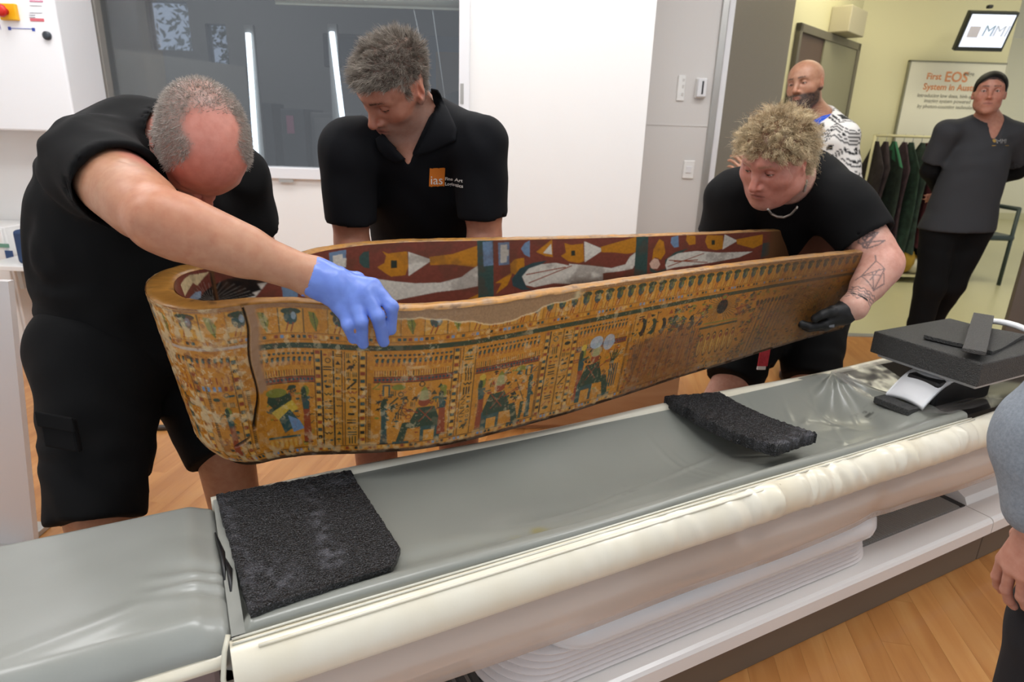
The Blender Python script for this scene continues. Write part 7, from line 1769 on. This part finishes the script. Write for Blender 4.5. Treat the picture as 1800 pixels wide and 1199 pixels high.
    shoe(root, anR, anR + tf * .2); shoe(root, anL, anL + tf * .2)
woman_foot()

# ---------------------------------------------------------------- 4: bearded man in a patterned hoodie at the door
def man_hoodie():
    hc = dep(1416, 150, 3.2); Rh = frame((-.74, -.66, -.05), (-.10, .12, .98)); sc = 1.0; gz = 0.0
    x0, y0 = dep(1440, 230, 3.25)[:2]; shL, shR = dep(1478, 242, 3.22), dep(1388, 238, 3.42); neck = dep(1432, 212, 3.32)
    pel = arr(neck[0], neck[1] + .02, .93); hipL, hipR = pel + unit(shL - shR) * .10 - ZZ * .05, pel - unit(shL - shR) * .10 - ZZ * .05
    knL, knR = hipL + arr(0, -.02, -.40), hipR + arr(0, -.02, -.40); anL, anR = arr(hipL[0], hipL[1], .08), arr(hipR[0], hipR[1], .08)
    elL, wrL = dep(1492, 330, 3.25), dep(1450, 390, 3.1); elR, wrR = dep(1352, 345, 3.35), dep(1322, 318, 3.22)
    root = empty('person', (pel[0], pel[1], 0), 'bearded bald man in black and white hoodie standing by the door', 'person', 'people in the room'); lat = unit(shL - shR)
    S = Sdf(); T = head_sdf(S, hc, Rh, sc, eyes=.4, jaw=1.05, nose=1.1); S.cone(T(0, -.025, -.05), neck, .056, .064, .03); S.ell(T(0, .055, -.098), (.045, .04, .03), Rh, .02)
    torso_slices(S, pel, neck, lat, lat, (.14, .14, .15, .1), (.1, .1, .11, .07), arr(0, 0, 0)); S.cone(neck, shL, .05, .05, .04); S.cone(neck, shR, .05, .05, .04); arm_sdf(S, shL, elL, wrL); arm_sdf(S, shR, elR, wrR)
    hand_sdf(S, wrL, (-.6, -.2, -.5), (-.3, .9, 0), (-.3, 0, .8)); hand_sdf(S, wrR, unit(dep(1300, 286, 3.20) - wrR), (.2, .9, -.5), (.6, 0, .6), curl=(.5, .5, .5, .5))
    for h_, k_, a_ in ((hipR, knR, anR), (hipL, knL, anL)): leg_sdf(S, h_, k_, a_, a_ + arr(-.08, -.13, -.04))
    def beard(q):
        x, y, z = np.abs(q[:, 0]), q[:, 1], q[:, 2]; m_ = sstep(.036, .050, -z + np.clip((.05 - y) * .55, 0, .04)) * sstep(-.012, .010, y); return m_ * (1 - np.exp(-((q[:, 0] / .019) ** 4 + ((z + .0615) / .0075) ** 4)) * sstep(.075, .083, y))
    hp = dict(scalp=('14100e', .93), scalp_mask=beard, brow='1a1310', brow_k=.95, open=.4)
    skin_build(root, S, [hc, pel, anL, anR, wrR, wrL, shL, shR], hc, Rh, sc, hexc('a97d63'), hp, [(wrR + unit(dep(1300, 286, 3.20) - wrR) * .09, .12)], hhead=.0036, hrest=.011, hfine=.0045)
    def pattern(V):
        r = V - neck; u = r @ lat + .02 * np.sin(r[:, 2] * 20); w = r[:, 2] + .25 * (r @ np.array([0, 1.0, 0])); dp = r @ np.cross(lat, ZZ)
        u = u + .5 * np.abs(dp); cx, cz = .13, .115; row = np.floor(w / cz); a = np.mod(u + .5 * cx * np.mod(row, 2), cx) - cx / 2; b = np.mod(w, cz) - cz / 2; m_ = np.abs(a) * .9 + np.abs(b)
        blk = ((m_ > .050) & (m_ < .090) & (np.mod(m_, .0135) < .0065)) | ((np.abs(a) < .014) & (np.abs(b) < .012)); c = np.repeat(np.array(hexc('dedbd6'))[None], len(V), 0); c[blk] = np.array(hexc('17181a')); return c
    G = Sdf(); torso_slices(G, pel - ZZ * .04, neck, lat, lat, (.175, .175, .185, .12), (.135, .135, .135, .085), arr(0, 0, 0), 8, .07); G.cone(neck + lat * .03, shL, .075, .080, .05); G.cone(neck - lat * .03, shR, .075, .080, .05)
    for s_, e_, w_ in ((shL, elL, wrL), (shR, elR, wrR)): G.cone(s_, e_, .080, .064, .04); G.cone(e_, w_, .062, .048, .03)
    fr = unit(np.cross(lat, ZZ)); fr = fr if fr @ (CAM - neck) > 0 else -fr
    G.cone(T(0, -.02, -.06), neck, .066, .075, .01, 's'); G.cone(neck + fr * .10 + ZZ * .06, neck + fr * .15 - ZZ * .26, .100, .014, .01, 's'); G.ell(neck + fr * .07 + ZZ * .05, (.105, .105, .085), None, .01, 's'); G.disp(folds(.004, 12, (.4, .2, .8), 2, 61)); G.plane(pel - ZZ * .10, (0, 0, -1))
    build(root, 'hoodie', G, .0085, *bbox([pel, neck, shL, shR, elL, elR, wrL, wrR], .2), mat('hoodie_knit', None, .85, attr='Col', bump=(500, .3, .001)), pattern, it=2)
    G = Sdf(); torso_slices(G, pel, neck, lat, lat, (.15, .15, .165, .11), (.118, .118, .123, .083), arr(0, 0, 0), 8, .06); G.cone(neck + lat * .02, shL, .062, .055, .04); G.cone(neck - lat * .02, shR, .062, .055, .04); G.plane(neck + ZZ * .03 + fr * .05, unit(ZZ + fr * .2), .01); G.cone(T(0, -.02, -.06), neck, .060, .062, .01, 's'); build(root, 'undershirt', G, .011, *bbox([pel, neck, shL, shR], .12), mat('royal_blue', '1553c8', .8), label='royal blue round neck t-shirt')
    V, F = tube_vf([neck + lat * (.075 * math.sin(t)) - fr * (.062 * math.cos(t) - .012) + ZZ * (.012 + .018 * math.cos(t)) for t in np.linspace(-2.3, 2.3, 24)], [.016 + .016 * math.cos(t / 2) for t in np.linspace(-2.3, 2.3, 24)], 10); mesh('hood', V, F, mat('hood_grey', 'cfccc6', .9, bump=(500, .3, .001)), root, True)
    G = Sdf(); G.cone(hipL + ZZ * .05, hipR + ZZ * .05, .125, .125, .05)
    for h_, k_, a_ in ((hipR, knR, anR), (hipL, knL, anL)): G.cone(h_, k_, .105, .078, .04); G.cone(k_, a_, .078, .058, .03)
    build(root, 'trousers', G, .013, *bbox([pel, anL, anR, hipL, hipR], .16), M_short, it=2)
    for a in (anR, anL): shoe(root, a, a + arr(-.1, -.2, 0))
man_hoodie()

# ---------------------------------------------------------------- 5: woman in dark scrubs standing with her hands behind her back
def woman_scrubs():
    hc = dep(1739, 164, 3.58); Rh = frame((-.52, -.85, .02), (.02, .05, 1)); sc = .96
    neck = dep(1736, 218, 3.70); shL, shR = dep(1782, 236, 3.68), dep(1664, 232, 3.72); lat = unit(shL - shR); pel = dep(1684, 388, 3.86); 
    hipL, hipR = pel + lat * .095 - ZZ * .05, pel - lat * .095 - ZZ * .05; fl = lambda p, dx, dy: arr(p[0] + dx, p[1] + dy, .08)
    anR, anL = fl(hipR, -.02, -.06), fl(hipL, -.04, .16); knR, knL = (hipR + anR) / 2 + arr(0, -.03, 0), (hipL + anL) / 2 + arr(-.03, -.07, .0)
    elR, elL = dep(1634, 300, 3.86), dep(1788, 300, 3.82); wrR, wrL = pel + lat * -.05 + arr(0, .17, .16), pel + lat * .06 + arr(0, .17, .14)
    root = empty('person', (pel[0], pel[1], 0), 'dark haired woman in charcoal scrubs standing with arms behind her back', 'person', 'people in the room'); fr = unit(np.cross(lat, ZZ)); fr = fr if fr @ (CAM - neck) > 0 else -fr
    S = Sdf(); T = head_sdf(S, hc, Rh, sc, eyes=.55, jaw=.98, nose=.95, brow=.8, fat=.004); S.cone(T(0, -.022, -.05), neck, .048, .054, .03)
    torso_slices(S, pel, neck, lat, lat, (.15, .11, .14, .09), (.1, .09, .105, .06), arr(0, 0, 0)); S.cone(neck, shL, .042, .042, .04); S.cone(neck, shR, .042, .042, .04); arm_sdf(S, shL, elL, wrL, .9); arm_sdf(S, shR, elR, wrR, .9); hand_sdf(S, wrL, (-.9, .1, -.3), (0, 1, 0), (0, 0, 1)); hand_sdf(S, wrR, (.9, .1, -.3), (0, 1, 0), (0, 0, 1))
    for h_, k_, a_ in ((hipR, knR, anR), (hipL, knL, anL)): leg_sdf(S, h_, k_, a_, a_ + arr(-.06, -.13, -.04), .95)
    def scalp(q):
        x, y, z = np.abs(q[:, 0]), q[:, 1], q[:, 2]; hl = .066 - .55 * np.clip(x - .02, 0, .1); return np.clip(np.maximum(sstep(hl - .003, hl + .003, z), (1 - sstep(.012, .024, y)) * sstep(.0, .012, z + .5 * np.clip(-y - .02, 0, .1))), 0, 1)
    hp = dict(scalp=('0d0a09', .97), scalp_mask=scalp, brow='241812', brow_k=.95, lip='94514a', open=.55, red_all=.08)
    skin_build(root, S, [hc, pel, anL, anR, wrR, wrL, shL, shR], hc, Rh, sc, hexc('b8836e'), hp, hhead=.0036, hrest=.012)
    # hair pulled back, with a bun
    G = Sdf(); G.ell(T(0, -.014, .034), np.array((.0800, .1005, .0865)) * sc, Rh, .01); G.ell(T(0, .022, .030), np.array((.0692, .0752, .0752)) * sc, Rh, .03); G.ell(T(0, -.115, .03), np.array((.036, .03, .036)) * sc, Rh, .015); G.plane(T(0, .073, .061), unit(Rh[1] * .88 + Rh[2] * -.47), .004); G.plane(T(0, -.02, -.045), unit(Rh[2] * -1 + Rh[1] * .3), .01)
    build(root, 'hair', G, .0045, *bbox([hc], .17), mat('hair_dark', '080605', .6, bump=(300, .4, .001), spec=.2), it=1)
    G = Sdf(); torso_slices(G, pel - ZZ * .10, neck, lat, lat, (.215, .178, .165, .12), (.165, .13, .135, .08), arr(0, 0, 0), 8, .06); G.cone(neck + lat * .02, shL, .058, .062, .05); G.cone(neck - lat * .02, shR, .058, .062, .05)
    sleeve(G, shR, elR, .78, .066, .066); sleeve(G, shL, elL, .78, .066, .066); G.cone(T(0, -.02, -.06), neck, .056, .058, .008, 's'); vt = neck + fr * .13 - ZZ * .115
    G.cone(neck + fr * .06 + ZZ * .02, vt, .046, .004, .005, 's'); G.cone(neck + fr * .12 + ZZ * .03, vt + fr * .03, .046, .004, .005, 's'); G.disp(folds(.004, 11, (.3, .2, 1), 2.2, 71)); G.plane(pel - ZZ * .055, (.04, 0, -1), .006)
    o, V, Q = build(root, 'scrub_top', G, .009, *bbox([pel, neck, shL, shR, elL, elR], .2), M_scrub, it=2); bv = bvh_of(V, Q)
    G = Sdf()
    for s_, e_, w_ in ((shL, elL, wrL), (shR, elR, wrR)): G.cone(s_, e_, .050, .048, .03); G.cone(e_, w_, .046, .034, .03)
    build(root, 'undershirt', G, .011, *bbox([shL, shR, elL, elR, wrL, wrR], .1), M_tee, label='black long sleeves')
    G = Sdf(); G.cone(hipL * .9 + hipR * .1 + ZZ * .03, hipR * .9 + hipL * .1 + ZZ * .03, .105, .105, .05)
    for h_, k_, a_ in ((hipR, knR, anR), (hipL, knL, anL)): G.cone(h_, k_, .104, .080, .04); G.cone(k_, a_, .080, .066, .03)
    G.disp(folds(.004, 12, (.2, .3, 1), 2, 81)); build(root, 'trousers', G, .011, *bbox([pel, anL, anR, hipL, hipR], .17), M_tee, it=2)
    def on(px, py, off=.003):
        d = unit(ray(px, py)); h = bv.ray_cast(Vector(CAM), Vector(d), 8); return np.array(h[0]) - d * off if h[0] is not None else dep(px, py, 3.6)
    ex = unit(on(1774, 250) - on(1746, 250)); ez = unit(ZZ - ex * (ZZ @ ex)); k = 3.55 / FPX
    text('MMI', 11 * k, on(1752, 252), ex, ez, mat('thread_grey', '9a9a98', .7), root, surf=bv, off=.003); p = on(1747, 248); V, F = tube_vf([p, p - FW * .002], 3.6 * k, 8); mesh('emblem', V, F, mat('thread_gold', 'a5843c', .6), root); a, b = on(1744, 256), on(1773, 256); tube('underline', [a, b], .8 * k, mat('thread_gold'), root, 5)
    for a in (anR, anL): shoe(root, a, a + arr(-.08, -.2, 0))
woman_scrubs()

# ---------------------------------------------------------------- 6: person at the right edge, only sleeve, hand and trousers in view
def person_edge():
    wr = dep(1832, 925, 1.02); el = dep(1834, 770, 1.00); sh = arr(el[0] + .15, el[1] - .06, 1.36); lat = unit(arr(.5, -.87, 0)); shL = sh; shR = sh + lat * .36; neck = (shL + shR) / 2 + ZZ * .06; hc = neck + ZZ * .19
    lq = dep(1888, 1120, 1.10); pel = arr(lq[0] + .05, lq[1] - .08, .93); Rh = frame((-.6, .75, -.2), (0, 0, 1)); root = empty('person', (pel[0], pel[1], 0), 'person in grey sleeve and dark trousers cropped at the right edge', 'person', 'people in the room')
    hipL, hipR = pel - lat * .1 - ZZ * .05, pel + lat * .1 - ZZ * .05; anL, anR = arr(hipL[0], hipL[1], .08), arr(hipR[0], hipR[1], .08); knL, knR = (hipL + anL) / 2, (hipR + anR) / 2; elR, wrR = shR + arr(.03, .03, -.30), shR + arr(.0, .08, -.55)
    S = Sdf(); T = head_sdf(S, hc, Rh, 1.0); S.cone(T(0, -.025, -.05), neck, .055, .062, .03); torso_slices(S, pel, neck, -lat, -lat, (.14, .13, .15, .1), (.1, .1, .11, .07), arr(0, 0, 0)); S.cone(neck, shL, .05, .05, .04); S.cone(neck, shR, .05, .05, .04); arm_sdf(S, shL, el, wr); arm_sdf(S, shR, elR, wrR)
    hand_sdf(S, wr, (-.10, .06, -1), (.75, .1, -.1), (-.3, .9, 0), curl=(.28, .3, .35, .4)); hand_sdf(S, wrR, (0, .1, -1), (-.9, 0, 0), (0, .9, 0))
    for h_, k_, a_ in ((hipR, knR, anR), (hipL, knL, anL)): leg_sdf(S, h_, k_, a_, a_ + arr(-.06, .13, -.04))
    def sc_(q): return sstep(.03, .05, q[:, 2] - .5 * np.clip(q[:, 1], -.05, .1))
    skin_build(root, S, [hc, pel, anL, anR, wr, wrR, shL, shR], hc, Rh, 1.0, hexc('c08a76'), dict(scalp=('3a2a20', .95), scalp_mask=sc_), [(wr + arr(-.01, 0, -.09), .13)], hhead=.005, hrest=.013, hfine=.003)
    G = Sdf(); torso_slices(G, pel - ZZ * .06, neck, -lat, -lat, (.18, .18, .19, .14), (.14, .14, .14, .10), arr(0, 0, 0), 8, .07); G.plane(pel - ZZ * .10, (0, 0, -1)); G.cone(neck, shL, .08, .08, .05); G.cone(neck, shR, .08, .08, .05)
    for s_, e_, w_ in ((shL, el, wr), (shR, elR, wrR)): G.cone(s_, e_, .076, .066, .04); G.cone(e_, w_ + (e_ - w_) * .22, .062, .052, .03)
    G.cone(T(0, -.02, -.06), neck, .064, .070, .01, 's'); G.disp(folds(.004, 14, (.2, .3, .9), 2, 91))
    build(root, 'jacket', G, .009, *bbox([pel, neck, shL, shR, el, elR, wr, wrR], .2), mat('grey_fleece', '8d949c', .9, noise=(200, '7d848c', 3), bump=(300, .5, .002)), it=2)
    G = Sdf(); G.cone(hipL + ZZ * .05, hipR + ZZ * .05, .125, .125, .05)
    for h_, k_, a_ in ((hipR, knR, anR), (hipL, knL, anL)): G.cone(h_, k_, .110, .085, .04); G.cone(k_, a_, .085, .065, .03)
    build(root, 'trousers', G, .012, *bbox([pel, anL, anR, hipL, hipR], .17), mat('dark_denim', '14161c', .85, bump=(600, .3, .001)), it=2)
    for a in (anR, anL): shoe(root, a, a + arr(-.1, .2, 0))
person_edge()
bpy.context.view_layer.update()
